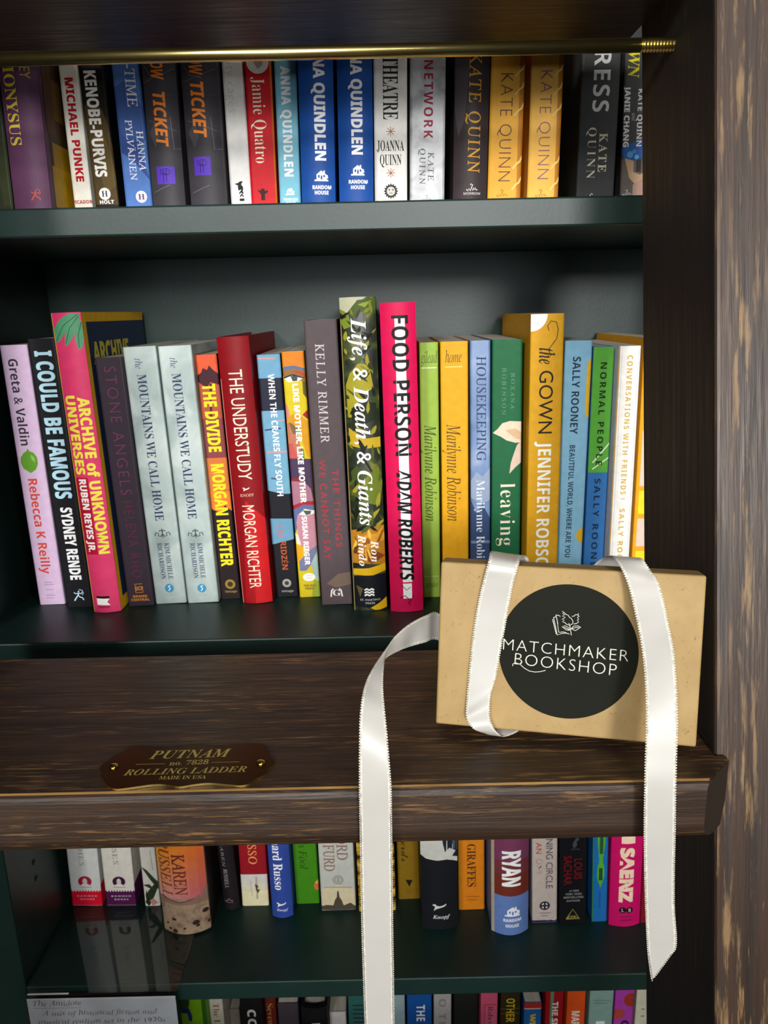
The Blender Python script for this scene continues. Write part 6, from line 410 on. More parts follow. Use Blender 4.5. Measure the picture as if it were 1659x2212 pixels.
 {'kind': 'paperback_book', 'x': 0.16312, 'y': 0.57988, 'z': -0.5423, 'w': 0.02405, 'h': 0.21, 'lean': -0.03179, 'depth': 0.138, 'col': (19, 20, 23), 'bulge': 0, 'art': None, 'label': 'black paperback with dark red lettering and a yellow triangle', 'group': 'books on the lower shelf', 'deco': [('p', [(-9e-05, 0.08009), (0.00209, 0.08096), (0.0034, 0.08401), (0.00253, 0.08619), (0.00515, 0.08881), (0.00297, 0.09142), (0.00078, 0.08794), (-0.00096, 0.08401)], (70, 72, 80)), ('p', [(-0.00314, 0.07834), (-0.00052, 0.07965), (0.00471, 0.07921), (0.00645, 0.07791), (0.00209, 0.07878)], (70, 72, 80)), ('t', 'LOUIS', 'S', 0.06887, 0.04752, 0.0044, 0.00684, (135, 15, 23), 1.0), ('t', 'SACHAR', 'S', 0.0723, 0.04168, -0.00488, 0.00684, (135, 15, 23), 1.0), ('h', '#1 NEW', 'B', -0.00342, 0.00537, 0.03544, 0.00201, (150, 150, 147), 1.0), ('h', 'YORK TIMES', 'B', -0.00684, 0.00781, 0.03201, 0.00201, (150, 150, 147), 1.0), ('h', 'BESTSELLING', 'B', -0.0083, 0.00928, 0.02854, 0.00201, (150, 150, 147), 1.0), ('h', 'AUTHOR', 'B', -0.00586, 0.00635, 0.02483, 0.00201, (150, 150, 147), 1.0), ('l', [(-0.00611, 0.00529), (0.0, 0.01576), (0.00611, 0.00529), (-0.00611, 0.00529)], 0.00078, (164, 152, 78)), ('p', [(-0.00523, 0.00573), (-0.00349, 0.00878), (0.00349, 0.00878), (0.00523, 0.00573)], (164, 152, 78)), ('h', 'ACE', 'HV', -0.00391, 0.0044, 0.00731, 0.00262, (25, 25, 19), 1.0)]},
 {'kind': 'paperback_book', 'x': 0.18791, 'y': 0.58191, 'z': -0.5423, 'w': 0.0135, 'h': 0.21, 'lean': -0.03391, 'depth': 0.138, 'col': (27, 100, 166), 'bulge': 0, 'art': None, 'label': 'narrow blue paperback with two bright green fish on its spine', 'group': 'books on the lower shelf', 'deco': [('r', -0.00686, -0.00603, 0.10347, -0.00165, (58, 135, 47)), ('p', [(0.00041, 0.06295), (-0.00165, 0.07177), (-0.00274, 0.0843), (-0.00247, 0.10793), (0.00356, 0.10756), (0.00411, 0.08389), (0.00274, 0.07151)], (74, 160, 43)), ('p', [(0.00027, 0.03654), (-0.00192, 0.04357), (-0.00302, 0.04952), (-0.00233, 0.06021), (-0.00055, 0.06495), (-0.00192, 0.07083), (0.00274, 0.07055), (0.00137, 0.06483), (0.00329, 0.05987), (0.00384, 0.04911), (0.00247, 0.04331)], (74, 160, 43)), ('p', [(-0.00206, 0.06697), (0.0, 0.06395), (0.00274, 0.06669), (0.00137, 0.06096), (-0.00082, 0.06109)], (74, 160, 43)), ('r', -0.00082, 0.00219, 0.0936, 0.07211, (27, 56, 47)), ('l', [(0.0, 0.09364), (0.0, 0.07216)], 0.0003, (58, 121, 51)), ('l', [(0.00123, 0.09357), (0.0011, 0.07209)], 0.0003, (58, 121, 51)), ('r', -0.0011, 0.00192, 0.05713, 0.04441, (27, 56, 47)), ('l', [(0.00041, 0.05615), (0.00041, 0.04539)], 0.0003, (58, 121, 51)), ('l', [(0.0, 0.03309), (0.0, 0.01464)], 0.00129, (25, 80, 141))]},
 {'kind': 'hardcover_book', 'x': 0.2093, 'y': 0.57857, 'z': -0.5423, 'w': 0.0278, 'h': 0.236, 'lean': -0.02314, 'depth': 0.15, 'col': (188, 14, 92), 'bulge': 0.0035, 'art': None, 'label': 'magenta hardcover with chunky cream capitals and two black discs', 'group': 'books on the lower shelf', 'deco': [('t', 'SAENZ', 'XX', 0.08282, 0.02603, 0.0, 0.01185, (231, 203, 176), 1.0), ('r', -0.00593, 0.00593, 0.09795, 0.08709, (231, 203, 176)), ('d', -0.00282, 0.01771, 0.00314, 0.00314, (31, 15, 27)), ('d', 0.00339, 0.0174, 0.00314, 0.00314, (31, 15, 27)), ('h', 'L', 'SB', -0.00395, -0.00198, 0.01772, 0.00335, (211, 195, 195), 1.0), ('h', 'B', 'SB', 0.00226, 0.00452, 0.0174, 0.00335, (211, 195, 195), 1.0), ('r', -0.00508, 0.00564, 0.01106, 0.01005, (135, 19, 78)), ('r', -0.00508, 0.00621, 0.00753, 0.00602, (135, 19, 78))]},
 {'kind': 'paperback_book', 'x': 0.23471, 'y': 0.57948, 'z': -0.5423, 'w': 0.0204, 'h': 0.21, 'lean': -0.02146, 'depth': 0.138, 'col': (121, 19, 39), 'bulge': 0, 'art': None, 'label': 'crimson book at the right end of the lower row, nearly all hidden', 'group': 'books on the lower shelf', 'deco': []},
 {'kind': 'paperback_book', 'x': -0.19016, 'y': 0.583, 'z': -0.85, 'w': 0.02448, 'h': 0.24659, 'lean': 0, 'depth': 0.135, 'col': (103, 152, 19), 'bulge': 0, 'art': None, 'label': 'lime green book with a navy blotch, right of the handwritten card', 'group': 'books on the bottom shelf', 'deco': [('p', [(-0.01285, 0.24488), (-0.00129, 0.24457), (-0.00308, 0.22315), (-0.00514, 0.21779), (-0.01285, 0.21692)], (39, 62, 27)), ('p', [(-0.01157, 0.21797), (-0.00386, 0.21884), (-0.00129, 0.20952), (-0.00206, 0.20298), (-0.00514, 0.20471), (-0.00565, 0.21237), (-0.01157, 0.21362)], (27, 41, 90)), ('r', 0.00823, 0.01285, 0.24956, 0.09276, (43, 90, 19))]},
 {'kind': 'paperback_book', 'x': -0.17124, 'y': 0.593, 'z': -0.85, 'w': 0.01282, 'h': 0.23294, 'lean': 0, 'depth': 0.135, 'col': (192, 188, 172), 'bulge': 0, 'art': None, 'label': 'cream paperback with dusty red serif letters, on the bottom shelf', 'group': 'books on the bottom shelf', 'deco': [('t', 'The La', 'SR', 0.2128, 0.18282, 0.0, 0.00575, (135, 66, 51), 1.0)]},
 {'kind': 'paperback_book', 'x': -0.1595, 'y': 0.613, 'z': -0.85, 'w': 0.01012, 'h': 0.18404, 'lean': 0, 'depth': 0.1315, 'col': (137, 129, 117), 'bulge': 0, 'art': None, 'label': 'short grey-brown paperback sunk between cream and black bottom books', 'group': 'books on the bottom shelf', 'deco': []},
 {'kind': 'paperback_book', 'x': -0.13767, 'y': 0.593, 'z': -0.85, 'w': 0.02122, 'h': 0.23475, 'lean': 0, 'depth': 0.135, 'col': (17, 17, 19), 'bulge': 0, 'art': None, 'label': 'black bottom-shelf paperback with large silver letters', 'group': 'books on the bottom shelf', 'deco': [('t', 'CO', 'HV', 0.20473, 0.18302, 0.0, 0.00798, (180, 176, 172), 1.2)]},
 {'kind': 'paperback_book', 'x': -0.1213, 'y': 0.603, 'z': -0.85, 'w': 0.01093, 'h': 0.21838, 'lean': 0, 'depth': 0.135, 'col': (90, 31, 19), 'bulge': 0, 'art': None, 'label': 'thin rust brown paperback with pale orange serif letters', 'group': 'books on the bottom shelf', 'deco': [('t', 'Seven', 'SR', 0.20066, 0.17471, -0.00059, 0.00587, (172, 121, 78), 1.0)]},
 {'kind': 'paperback_book', 'x': -0.10252, 'y': 0.593, 'z': -0.85, 'w': 0.01967, 'h': 0.21148, 'lean': 0, 'depth': 0.135, 'col': (58, 53, 60), 'bulge': 0, 'art': None, 'label': 'dark violet paperback with its page tops showing', 'group': 'books on the bottom shelf', 'deco': []},
 {'kind': 'hardcover_book', 'x': -0.07613, 'y': 0.583, 'z': -0.85, 'w': 0.02494, 'h': 0.21887, 'lean': 0, 'depth': 0.15, 'col': (19, 19, 21), 'bulge': 0.0035, 'art': None, 'label': 'black bottom-shelf hardcover with its page tops showing', 'group': 'books on the bottom shelf', 'deco': [('t', 'L', 'S', 0.20141, 0.1915, 0.00127, 0.0076, (195, 192, 188), 1.0)]},
 {'kind': 'paperback_book', 'x': -0.05522, 'y': 0.593, 'z': -0.85, 'w': 0.01575, 'h': 0.19971, 'lean': 0, 'depth': 0.135, 'col': (195, 192, 192), 'bulge': 0, 'art': None, 'label': 'shortest white book on the bottom shelf, page tops showing', 'group': 'books on the bottom shelf', 'deco': []},
 {'kind': 'paperback_book', 'x': -0.02945, 'y': 0.593, 'z': -0.85, 'w': 0.03065, 'h': 0.22643, 'lean': 0, 'depth': 0.135, 'col': (43, 90, 86), 'bulge': 0, 'art': None, 'label': 'teal paperback with dark lines, left of the hanging ribbon', 'group': 'books on the bottom shelf', 'deco': [('l', [(-0.01089, 0.20704), (0.01245, 0.2064)], 0.00133, (27, 41, 41)), ('l', [(-0.01089, 0.20207), (0.01245, 0.20143)], 0.00133, (27, 41, 41)), ('l', [(-0.01089, 0.19709), (0.01245, 0.19645)], 0.00133, (27, 41, 41)), ('l', [(-0.01089, 0.19208), (0.01245, 0.19144)], 0.00133, (27, 41, 41)), ('l', [(-0.01089, 0.18706), (0.01245, 0.18642)], 0.00133, (27, 41, 41)), ('l', [(-0.01089, 0.18203), (0.01245, 0.18138)], 0.00133, (27, 41, 41)), ('l', [(-0.01089, 0.17697), (0.01245, 0.17633)], 0.00133, (27, 41, 41)), ('l', [(-0.01089, 0.1719), (0.01245, 0.17126)], 0.00133, (27, 41, 41)), ('l', [(-0.01089, 0.16681), (0.01245, 0.16616)], 0.00133, (27, 41, 41)), ('l', [(-0.01089, 0.1617), (0.01245, 0.16106)], 0.00133, (27, 41, 41)), ('l', [(-0.01089, 0.15658), (0.01245, 0.15593)], 0.00133, (27, 41, 41)), ('l', [(-0.01089, 0.15144), (0.01245, 0.15079)], 0.00133, (27, 41, 41)), ('l', [(-0.01089, 0.14628), (0.01245, 0.14563)], 0.00133, (27, 41, 41)), ('l', [(-0.01089, 0.1411), (0.01245, 0.14045)], 0.00133, (27, 41, 41)), ('l', [(-0.01089, 0.1359), (0.01245, 0.13525)], 0.00133, (27, 41, 41))]},
 {'kind': 'paperback_book', 'x': -0.00122, 'y': 0.593, 'z': -0.85, 'w': 0.02146, 'h': 0.22839, 'lean': 0, 'depth': 0.135, 'col': (137, 158, 164), 'bulge': 0, 'art': None, 'label': 'pale blue paperback just right of the hanging ribbon', 'group': 'books on the bottom shelf', 'deco': []},
 {'kind': 'paperback_book', 'x': 0.02347, 'y': 0.593, 'z': -0.85, 'w': 0.02367, 'h': 0.22392, 'lean': 0, 'depth': 0.135, 'col': (19, 74, 145), 'bulge': 0, 'art': None, 'label': 'royal blue paperback with white sans capitals, on the bottom shelf', 'group': 'books on the bottom shelf', 'deco': [('t', 'THE', 'B', 0.20582, 0.18639, 0.0012, 0.00817, (211, 213, 215), 1.0)]},
 {'kind': 'paperback_book', 'x': 0.04572, 'y': 0.593, 'z': -0.85, 'w': 0.01666, 'h': 0.22713, 'lean': 0, 'depth': 0.135, 'col': (152, 150, 148), 'bulge': 0, 'art': None, 'label': 'light grey paperback with faint outlined letters', 'group': 'books on the bottom shelf', 'deco': [('t', 'O TH', 'B', 0.21239, 0.17685, 0.0, 0.00677, (121, 119, 117), 1.2)]},
 {'kind': 'paperback_book', 'x': 0.06935, 'y': 0.603, 'z': -0.85, 'w': 0.02364, 'h': 0.21325, 'lean': 0, 'depth': 0.135, 'col': (27, 30, 25), 'bulge': 0, 'art': None, 'label': 'dark olive black paperback between light grey and pink books', 'group': 'books on the bottom shelf', 'deco': []},
 {'kind': 'paperback_book', 'x': 0.09047, 'y': 0.593, 'z': -0.85, 'w': 0.01624, 'h': 0.22212, 'lean': 0, 'depth': 0.135, 'col': (176, 72, 98), 'bulge': 0, 'art': None, 'label': 'rose pink paperback with a red outlined panel', 'group': 'books on the bottom shelf', 'deco': [('r', -0.00429, 0.00659, 0.20454, 0.07195, (152, 43, 66)), ('r', -0.00363, 0.00758, 0.20341, 0.07192, (180, 84, 105)), ('t', 'Rober', 'SR', 0.20233, 0.18063, 0.00132, 0.00527, (74, 35, 47), 1.0)]},
 {'kind': 'paperback_book', 'x': 0.11097, 'y': 0.593, 'z': -0.85, 'w': 0.01888, 'h': 0.22538, 'lean': 0, 'depth': 0.135, 'col': (43, 35, 19), 'bulge': 0, 'art': None, 'label': 'dark brown paperback with mustard capitals', 'group': 'books on the bottom shelf', 'deco': [('t', 'OTHER', 'B', 0.21116, 0.1829, 0.0, 0.00805, (180, 156, 31), 1.0), ('l', [(-0.00958, 0.19875), (0.00958, 0.19933)], 0.00089, (90, 74, 31)), ('l', [(-0.00958, 0.1932), (0.00958, 0.19379)], 0.00089, (90, 74, 31))]},
 {'kind': 'paperback_book', 'x': 0.13259, 'y': 0.593, 'z': -0.85, 'w': 0.01669, 'h': 0.20563, 'lean': 0, 'depth': 0.135, 'col': (27, 88, 145), 'bulge': 0, 'art': None, 'label': 'blue and red paperback with page tops showing and yellow letters', 'group': 'books on the bottom shelf', 'deco': [('r', -0.00847, 0.00847, 0.21441, 0.199, (164, 43, 35)), ('r', -0.00847, 0.00847, 0.199, 0.19789, (211, 172, 156)), ('t', 'WE', 'HV', 0.19234, 0.17726, 0.0, 0.00576, (195, 160, 39), 1.0)]},
 {'kind': 'paperback_book', 'x': 0.15332, 'y': 0.593, 'z': -0.85, 'w': 0.01713, 'h': 0.22424, 'lean': 0, 'depth': 0.135, 'col': (152, 19, 27), 'bulge': 0, 'art': None, 'label': 'deep red paperback with a green strip and pale capitals', 'group': 'books on the bottom shelf', 'deco': [('r', -0.00417, -0.00104, 0.24104, 0.07026, (90, 135, 109)), ('t', 'THE SIN', 'HV', 0.20614, 0.17161, 0.0007, 0.00557, (219, 203, 195), 1.0)]},
 {'kind': 'paperback_book', 'x': 0.17407, 'y': 0.593, 'z': -0.85, 'w': 0.01758, 'h': 0.22096, 'lean': 0, 'depth': 0.135, 'col': (207, 78, 27), 'bulge': 0, 'art': None, 'label': 'vermilion orange paperback with pale capitals', 'group': 'books on the bottom shelf', 'deco': [('t', 'MARI', 'HV', 0.19454, 0.17331, 0.0, 0.0075, (227, 207, 192), 1.0)]},
 {'kind': 'paperback_book', 'x': 0.19817, 'y': 0.593, 'z': -0.85, 'w': 0.02286, 'h': 0.22031, 'lean': 0, 'depth': 0.135, 'col': (121, 152, 145), 'bulge': 0, 'art': None, 'label': 'grey-green paperback with tiny dark type near its top', 'group': 'books on the bottom shelf', 'deco': [('l', [(-0.00836, 0.20681), (0.00836, 0.20636)], 0.00071, (84, 107, 102)), ('l', [(-0.00696, 0.20347), (0.00557, 0.20313)], 0.00071, (84, 107, 102)), ('r', -0.00418, 0.00418, 0.18162, 0.17601, (215, 223, 219))]},
 {'kind': 'paperback_book', 'x': 0.22027, 'y': 0.593, 'z': -0.85, 'w': 0.01803, 'h': 0.21972, 'lean': 0, 'depth': 0.135, 'col': (160, 58, 156), 'bulge': 0, 'art': None, 'label': 'purple paperback with brick red circles', 'group': 'books on the bottom shelf', 'deco': [('d', 0.00732, 0.20633, 0.00804, 0.00804, (148, 51, 31)), ('d', -0.00549, 0.19009, 0.00625, 0.00625, (164, 66, 58)), ('t', 'O', 'HV', 0.18208, 0.17198, 0.00183, 0.00732, (58, 19, 55), 1.0)]},
 {'kind': 'paperback_book', 'x': 0.24037, 'y': 0.593, 'z': -0.85, 'w': 0.01716, 'h': 0.2219, 'lean': 0, 'depth': 0.135, 'col': (203, 199, 176), 'bulge': 0, 'art': None, 'label': 'cream paperback at the right end of the bottom shelf', 'group': 'books on the bottom shelf', 'deco': [('l', [(-0.00348, 0.19504), (0.0, 0.19494)], 0.00089, (74, 72, 62)), ('l', [(-0.00348, 0.1867), (0.0, 0.1866)], 0.00089, (74, 72, 62))]},
]

STICKER = {'c': [0.06061, 0.04016], 'r': 0.03185, 't1': [[0.03078, 0.03903], [0.08791, 0.03761], 0.00527], 't2': [[0.03641, 0.03238], [0.08287, 0.03049], 0.00546], 'logo': [[[0.05308, 0.05516], [0.05408, 0.05173], [0.05508, 0.04822]], [[0.0535, 0.05606], [0.05453, 0.05196], [0.05555, 0.04786], [0.05765, 0.0488], [0.05954, 0.04901], [0.06108, 0.04865]], [[0.0535, 0.05606], [0.05456, 0.05633]], [[0.05551, 0.05381], [0.0557, 0.05144], [0.05618, 0.04917], [0.05838, 0.04953], [0.06089, 0.04871]], [[0.05452, 0.05724], [0.05525, 0.05459], [0.056, 0.04988]], [[0.05452, 0.05724], [0.05575, 0.05716], [0.0566, 0.05674]], [[0.05736, 0.05928], [0.05816, 0.05855], [0.05742, 0.0581], [0.05858, 0.0577], [0.05747, 0.05692], [0.05882, 0.05649], [0.05735, 0.05533], [0.0585, 0.05513], [0.05759, 0.05435], [0.05875, 0.05391], [0.05974, 0.05311], [0.06108, 0.05281], [0.06229, 0.05368], [0.0624, 0.05468], [0.06169, 0.05601], [0.06072, 0.05654], [0.06011, 0.05749], [0.05914, 0.05782], [0.05815, 0.05866]], [[0.06183, 0.05709], [0.06295, 0.0574], [0.06349, 0.05811], [0.06426, 0.05788], [0.06478, 0.05879], [0.06445, 0.05778], [0.06515, 0.05743], [0.06431, 0.05678], [0.06491, 0.05595], [0.06425, 0.05552], [0.06497, 0.05477], [0.06406, 0.05392], [0.06275, 0.05352]], [[0.06054, 0.05376], [0.0611, 0.05241], [0.06158, 0.05027], [0.06194, 0.04811]], [[0.06119, 0.05044], [0.05947, 0.05052], [0.0575, 0.05197], [0.059, 0.05247], [0.06076, 0.0516], [0.06119, 0.05044]], [[0.05827, 0.05182], [0.05982, 0.05125], [0.06119, 0.05044]], [[0.06172, 0.05127], [0.0628, 0.05253], [0.06468, 0.05286], [0.06603, 0.05224], [0.06475, 0.05128], [0.06365, 0.05049], [0.06172, 0.05127]], [[0.06209, 0.05141], [0.06396, 0.05194], [0.06547, 0.0522]], [[0.03559, 0.03151], [0.03586, 0.03266], [0.03701, 0.03316], [0.03906, 0.03259], [0.04108, 0.03093], [0.04346, 0.02971], [0.04619, 0.02941], [0.0485, 0.02979], [0.05097, 0.03063]]]}
RIBBON = [([0.11741, 0.28391, -0.29716], [0.11758, 0.28391, -0.29665]), ([0.1161, 0.28391, -0.29016], [0.12122, 0.28391, -0.28992]), ([0.11489, 0.28391, -0.28298], [0.12481, 0.28391, -0.28312]), ([0.11431, 0.28391, -0.27892], [0.12646, 0.28391, -0.28]), ([0.11166, 0.28289, -0.25609], [0.12371, 0.28289, -0.25641]), ([0.1097, 0.28188, -0.23742], [0.12196, 0.28188, -0.23774]), ([0.10779, 0.28087, -0.21614], [0.1204, 0.28087, -0.21647]), ([0.10708, 0.28188, -0.19684], [0.11954, 0.28188, -0.19715]), ([0.10787, 0.28593, -0.18342], [0.12043, 0.28593, -0.18373]), ([0.10919, 0.29098, -0.17033], [0.12173, 0.29098, -0.17064]), ([0.11064, 0.29907, -0.15693], [0.12286, 0.29907, -0.15462]), ([0.11142, 0.30615, -0.1478], [0.12361, 0.30615, -0.14417]), ([0.11134, 0.31322, -0.13853], [0.12362, 0.31322, -0.13641]), ([0.11061, 0.3203, -0.12935], [0.12329, 0.3203, -0.12766]), ([0.10931, 0.32485, -0.12157], [0.1219, 0.32485, -0.12033]), ([0.10743, 0.3294, -0.11542], [0.11988, 0.3294, -0.11659]), ([0.10643, 0.3385, -0.11286], [0.11783, 0.33344, -0.11281]), ([0.10917, 0.3567, -0.11815], [0.12215, 0.3567, -0.11987]), ([0.10995, 0.37287, -0.12515], [0.12361, 0.37591, -0.12847]), ([0.09276, 0.36553, -0.13671], [0.10376, 0.36415, -0.13295]), ([0.07011, 0.36532, -0.14977], [0.08317, 0.36391, -0.14408]), ([0.05818, 0.36579, -0.13706], [0.07301, 0.36331, -0.13533]), ([0.05747, 0.36593, -0.12027], [0.07072, 0.36339, -0.12049]), ([0.05185, 0.35448, -0.11352], [0.06483, 0.35163, -0.11571]), ([0.04908, 0.34255, -0.11377], [0.06188, 0.33986, -0.11522]), ([0.04777, 0.34057, -0.11741], [0.06076, 0.33805, -0.11776]), ([0.04651, 0.34041, -0.12236], [0.0589, 0.33761, -0.12484]), ([0.04417, 0.33996, -0.13277], [0.05752, 0.33739, -0.13301]), ([0.0417, 0.33838, -0.14661], [0.05558, 0.33614, -0.14456]), ([0.04, 0.33612, -0.16054], [0.05288, 0.33404, -0.15867]), ([0.0387, 0.33371, -0.17209], [0.05077, 0.33191, -0.16953]), ([0.03745, 0.33069, -0.18408], [0.0484, 0.33, -0.17667]), ([0.03735, 0.32857, -0.18729], [0.04749, 0.32753, -0.18257]), ([0.03833, 0.32736, -0.19004], [0.04757, 0.32611, -0.18736]), ([0.04082, 0.32592, -0.19245], [0.04916, 0.32455, -0.19136]), ([0.04533, 0.32667, -0.19497], [0.05175, 0.32543, -0.19513]), ([0.05052, 0.32882, -0.19761], [0.05483, 0.32795, -0.19794]), ([0.05226, 0.33475, -0.19738], [0.06308, 0.33274, -0.19716]), ([0.04819, 0.35093, -0.19961], [0.05998, 0.34866, -0.19981]), ([0.04357, 0.35813, -0.19333], [0.05516, 0.35518, -0.19746]), ([0.04043, 0.36165, -0.17752], [0.04986, 0.35839, -0.18555]), ([0.03543, 0.36589, -0.15972], [0.04259, 0.36197, -0.17362]), ([0.02624, 0.37085, -0.15171], [0.02566, 0.36681, -0.16411]), ([0.02033, 0.36377, -0.1502], [0.01901, 0.35872, -0.16187]), ([0.01572, 0.35569, -0.14873], [0.01193, 0.35063, -0.16004]), ([0.00941, 0.34558, -0.14821], [0.00689, 0.34052, -0.15712]), ([0.00361, 0.33648, -0.1496], [0.00278, 0.33243, -0.1553]), ([1e-05, 0.32738, -0.15055], [-0.00094, 0.32333, -0.15372]), ([-0.00365, 0.31828, -0.15193], [-0.00171, 0.31424, -0.15297]), ([-0.00654, 0.31019, -0.15311], [-0.00229, 0.30615, -0.15452]), ([-0.00911, 0.3021, -0.15516], [-0.00239, 0.29907, -0.1579]), ([-0.01062, 0.29402, -0.15783], [-0.00193, 0.293, -0.16268]), ([-0.01163, 0.28795, -0.16412], [-0.00115, 0.28795, -0.1702]), ([-0.01199, 0.28391, -0.17333], [-0.00058, 0.28391, -0.17858]), ([-0.01244, 0.28087, -0.19116], [9e-05, 0.28087, -0.19147]), ([-0.01265, 0.28087, -0.20493], [2e-05, 0.28087, -0.20525]), ([-0.01302, 0.28087, -0.22802], [-0.00017, 0.28087, -0.23632]), ([-0.01343, 0.28087, -0.26022], [-0.00049, 0.28087, -0.264]), ([-0.01353, 0.28087, -0.28538], [-0.0006, 0.28087, -0.28649]), ([-0.01351, 0.28087, -0.31521], [-0.00081, 0.28087, -0.31556]), ([-0.01344, 0.28087, -0.3362], [-0.00055, 0.28087, -0.33656])]
PLAQUE = {'outline': [[-0.13247, 0.31109], [-0.12948, 0.31877], [-0.12634, 0.32294], [-0.1245, 0.32671], [-0.12005, 0.3282], [-0.11556, 0.32758], [-0.10648, 0.32577], [-0.1002, 0.32629], [-0.09354, 0.32792], [-0.08786, 0.32725], [-0.08151, 0.32622], [-0.07556, 0.32709], [-0.0678, 0.32835], [-0.06214, 0.32756], [-0.05857, 0.32408], [-0.0562, 0.32018], [-0.05478, 0.31639], [-0.05234, 0.31139], [-0.05497, 0.30712], [-0.05528, 0.30316], [-0.05901, 0.29941], [-0.06181, 0.29571], [-0.06556, 0.29463], [-0.07079, 0.29557], [-0.07953, 0.29703], [-0.0861, 0.29614], [-0.09223, 0.29477], [-0.09861, 0.2966], [-0.10431, 0.29681], [-0.11016, 0.29561], [-0.11704, 0.29428], [-0.12107, 0.29461], [-0.12489, 0.29756], [-0.1283, 0.30248], [-0.12998, 0.30647]], 'screws': [[-0.12615, 0.31115], [-0.05896, 0.31165]], 'texts': [('PUTNAM', 'BI', [-0.11182, 0.31681], [-0.07432, 0.31725], 0.00673), ('no. 7828', 'SB', [-0.10088, 0.3111], [-0.08314, 0.31165], 0.00355), ('ROLLING LADDER', 'BI', [-0.11962, 0.30401], [-0.06458, 0.30479], 0.00443), ('MADE IN USA', 'SB', [-0.10257, 0.30026], [-0.08163, 0.30016], 0.00264)], 'lines': [[[-0.11647, 0.31252], [-0.10293, 0.31262]], [[-0.08172, 0.31273], [-0.06888, 0.31285]]]}

# ------------------------------------------------------------------ room
YF, YB = .525, .747             # front edges of the shelves, back panel
FLOOR = -1.5
def structure(name, bm, m):
    o = link(name, bm, m); o['kind'] = 'structure'; return o
bm = bmesh.new(); box(bm, -2.5, 2.5, -5.5, 1.1, FLOOR - .05, FLOOR)
structure('floor', bm, wood('floor_boards', 1, (58, 42, 28), (90, 66, 44), (128, 96, 60)))
bm = bmesh.new(); box(bm, -2.5, 2.5, YB + .03, YB + .1, FLOOR, 1.6)
structure('wall_back', bm, plain('wall_plaster', (184, 180, 168), .8))

# ------------------------------------------------------------------ bookcase
case = thing('bookcase', 'dark green painted bookcase filled with books behind the ladder', 'bookcase', (0, YF, FLOOR))
def part(name, parent, m, x0, x1, y0, y1, z0, z1, bev=.0012):
    b = bmesh.new(); ox, oy, oz = parent.location
    box(b, x0 - ox, x1 - ox, y0 - oy, y1 - oy, z0 - oz, z1 - oz, bev, 2)
    return link(name, b, m, parent)
XL, XR = -.3095, .268
part('back_panel', case, paint(), XL - .02, XR + .02, YB, YB + .012, FLOOR, .68, 0)
for zt in (.373, .0683, -.2315, -.5423, -.85, -1.157):
    part('shelf', case, paint(), XL, XR, YF, YB, zt - .0178, zt)
part('top_board', case, paint(), XL - .02, XR + .02, YF, YB + .012, .68, .70)
part('plinth', case, paint(), XL, XR, YF + .02, YF + .04, FLOOR, -1.1752)
for sgn, x0, x1 in ((-1, XL - .09, XL), (1, XR, XR + .02)):
    b = bmesh.new(); ox, oy, oz = case.location
    box(b, x0, x1, 0, YB - YF, 0, .68 - FLOOR, .0012, 2)
    xf = x1 if sgn < 0 else x0
    for zz in [s + k * .016 - FLOOR for s in (-1.08, -.77, -.462, -.155, .15) for k in (0, 1)]:      # pairs of shelf pin holes
        for yy in (.0425, .19):
            c = [b.verts.new((xf - sgn * .0002, yy + .0026 * math.cos(a * math.pi / 6), zz - .008 + .0026 * math.sin(a * math.pi / 6))) for a in range(12)]
            b.faces.new(c).material_index = 1
    link('side_panel', b, [paint(), plain('pin_hole', (5, 5, 5), .9)], case)

# ------------------------------------------------------------------ rolling ladder
LX, LT = .1495, -.20            # inner face of the right stile, height of the tread
SL = .2075                       # lean of the stiles
def yb(z): return .4525 + SL * z     # back face of the stiles
def yf(z): return .3540 + SL * z     # front face of the stiles
TREADW = wood('stained_tread', 0, (20, 12, 7), (47, 31, 19), (146, 108, 62), .587, .40, 26, 520)
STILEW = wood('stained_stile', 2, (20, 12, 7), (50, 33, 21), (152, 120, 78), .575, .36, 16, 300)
STILE_SHADED = wood('shaded_stile_side', 2, (8, 5, 4), (17, 11, 8), (62, 44, 28), .63, .55)  # unworn side faces; their shade is also put into the darker colour
WORN = wood('worn_arris', 0, (92, 64, 34), (154, 116, 64), (208, 168, 104), .5, .5)
ENDW = plain('end_grain', (42, 32, 25), .85, 0, .2)
ladder = thing('rolling_ladder', 'dark stained wooden library ladder leaning against the green bookcase', 'ladder', (0, .1, FLOOR))
lo = Vector(ladder.location)
LEAN = math.atan(SL)
def stile(x0, x1):
    # built upright in its own frame, then leaned, so that the grain runs along the stile
    b = bmesh.new(); z0, z1 = FLOOR, .33
    dep = (yb(0) - yf(0)) * math.cos(LEAN)
    box(b, x0, x1, -dep, 0, 0, (z1 - z0) / math.cos(LEAN), .0022, 3)
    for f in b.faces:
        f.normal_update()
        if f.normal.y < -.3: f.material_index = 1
    o = link('stile', b, [STILE_SHADED, STILEW], ladder)
    o.rotation_euler = (-LEAN, 0, 0)
    o.location = Vector((0, yb(z0), z0)) - lo
    # keep the foot and the head level with floor and rail
    return o
WID = .052
LXL = -.246
stile(LX, LX + WID); stile(LXL - WID, LXL)
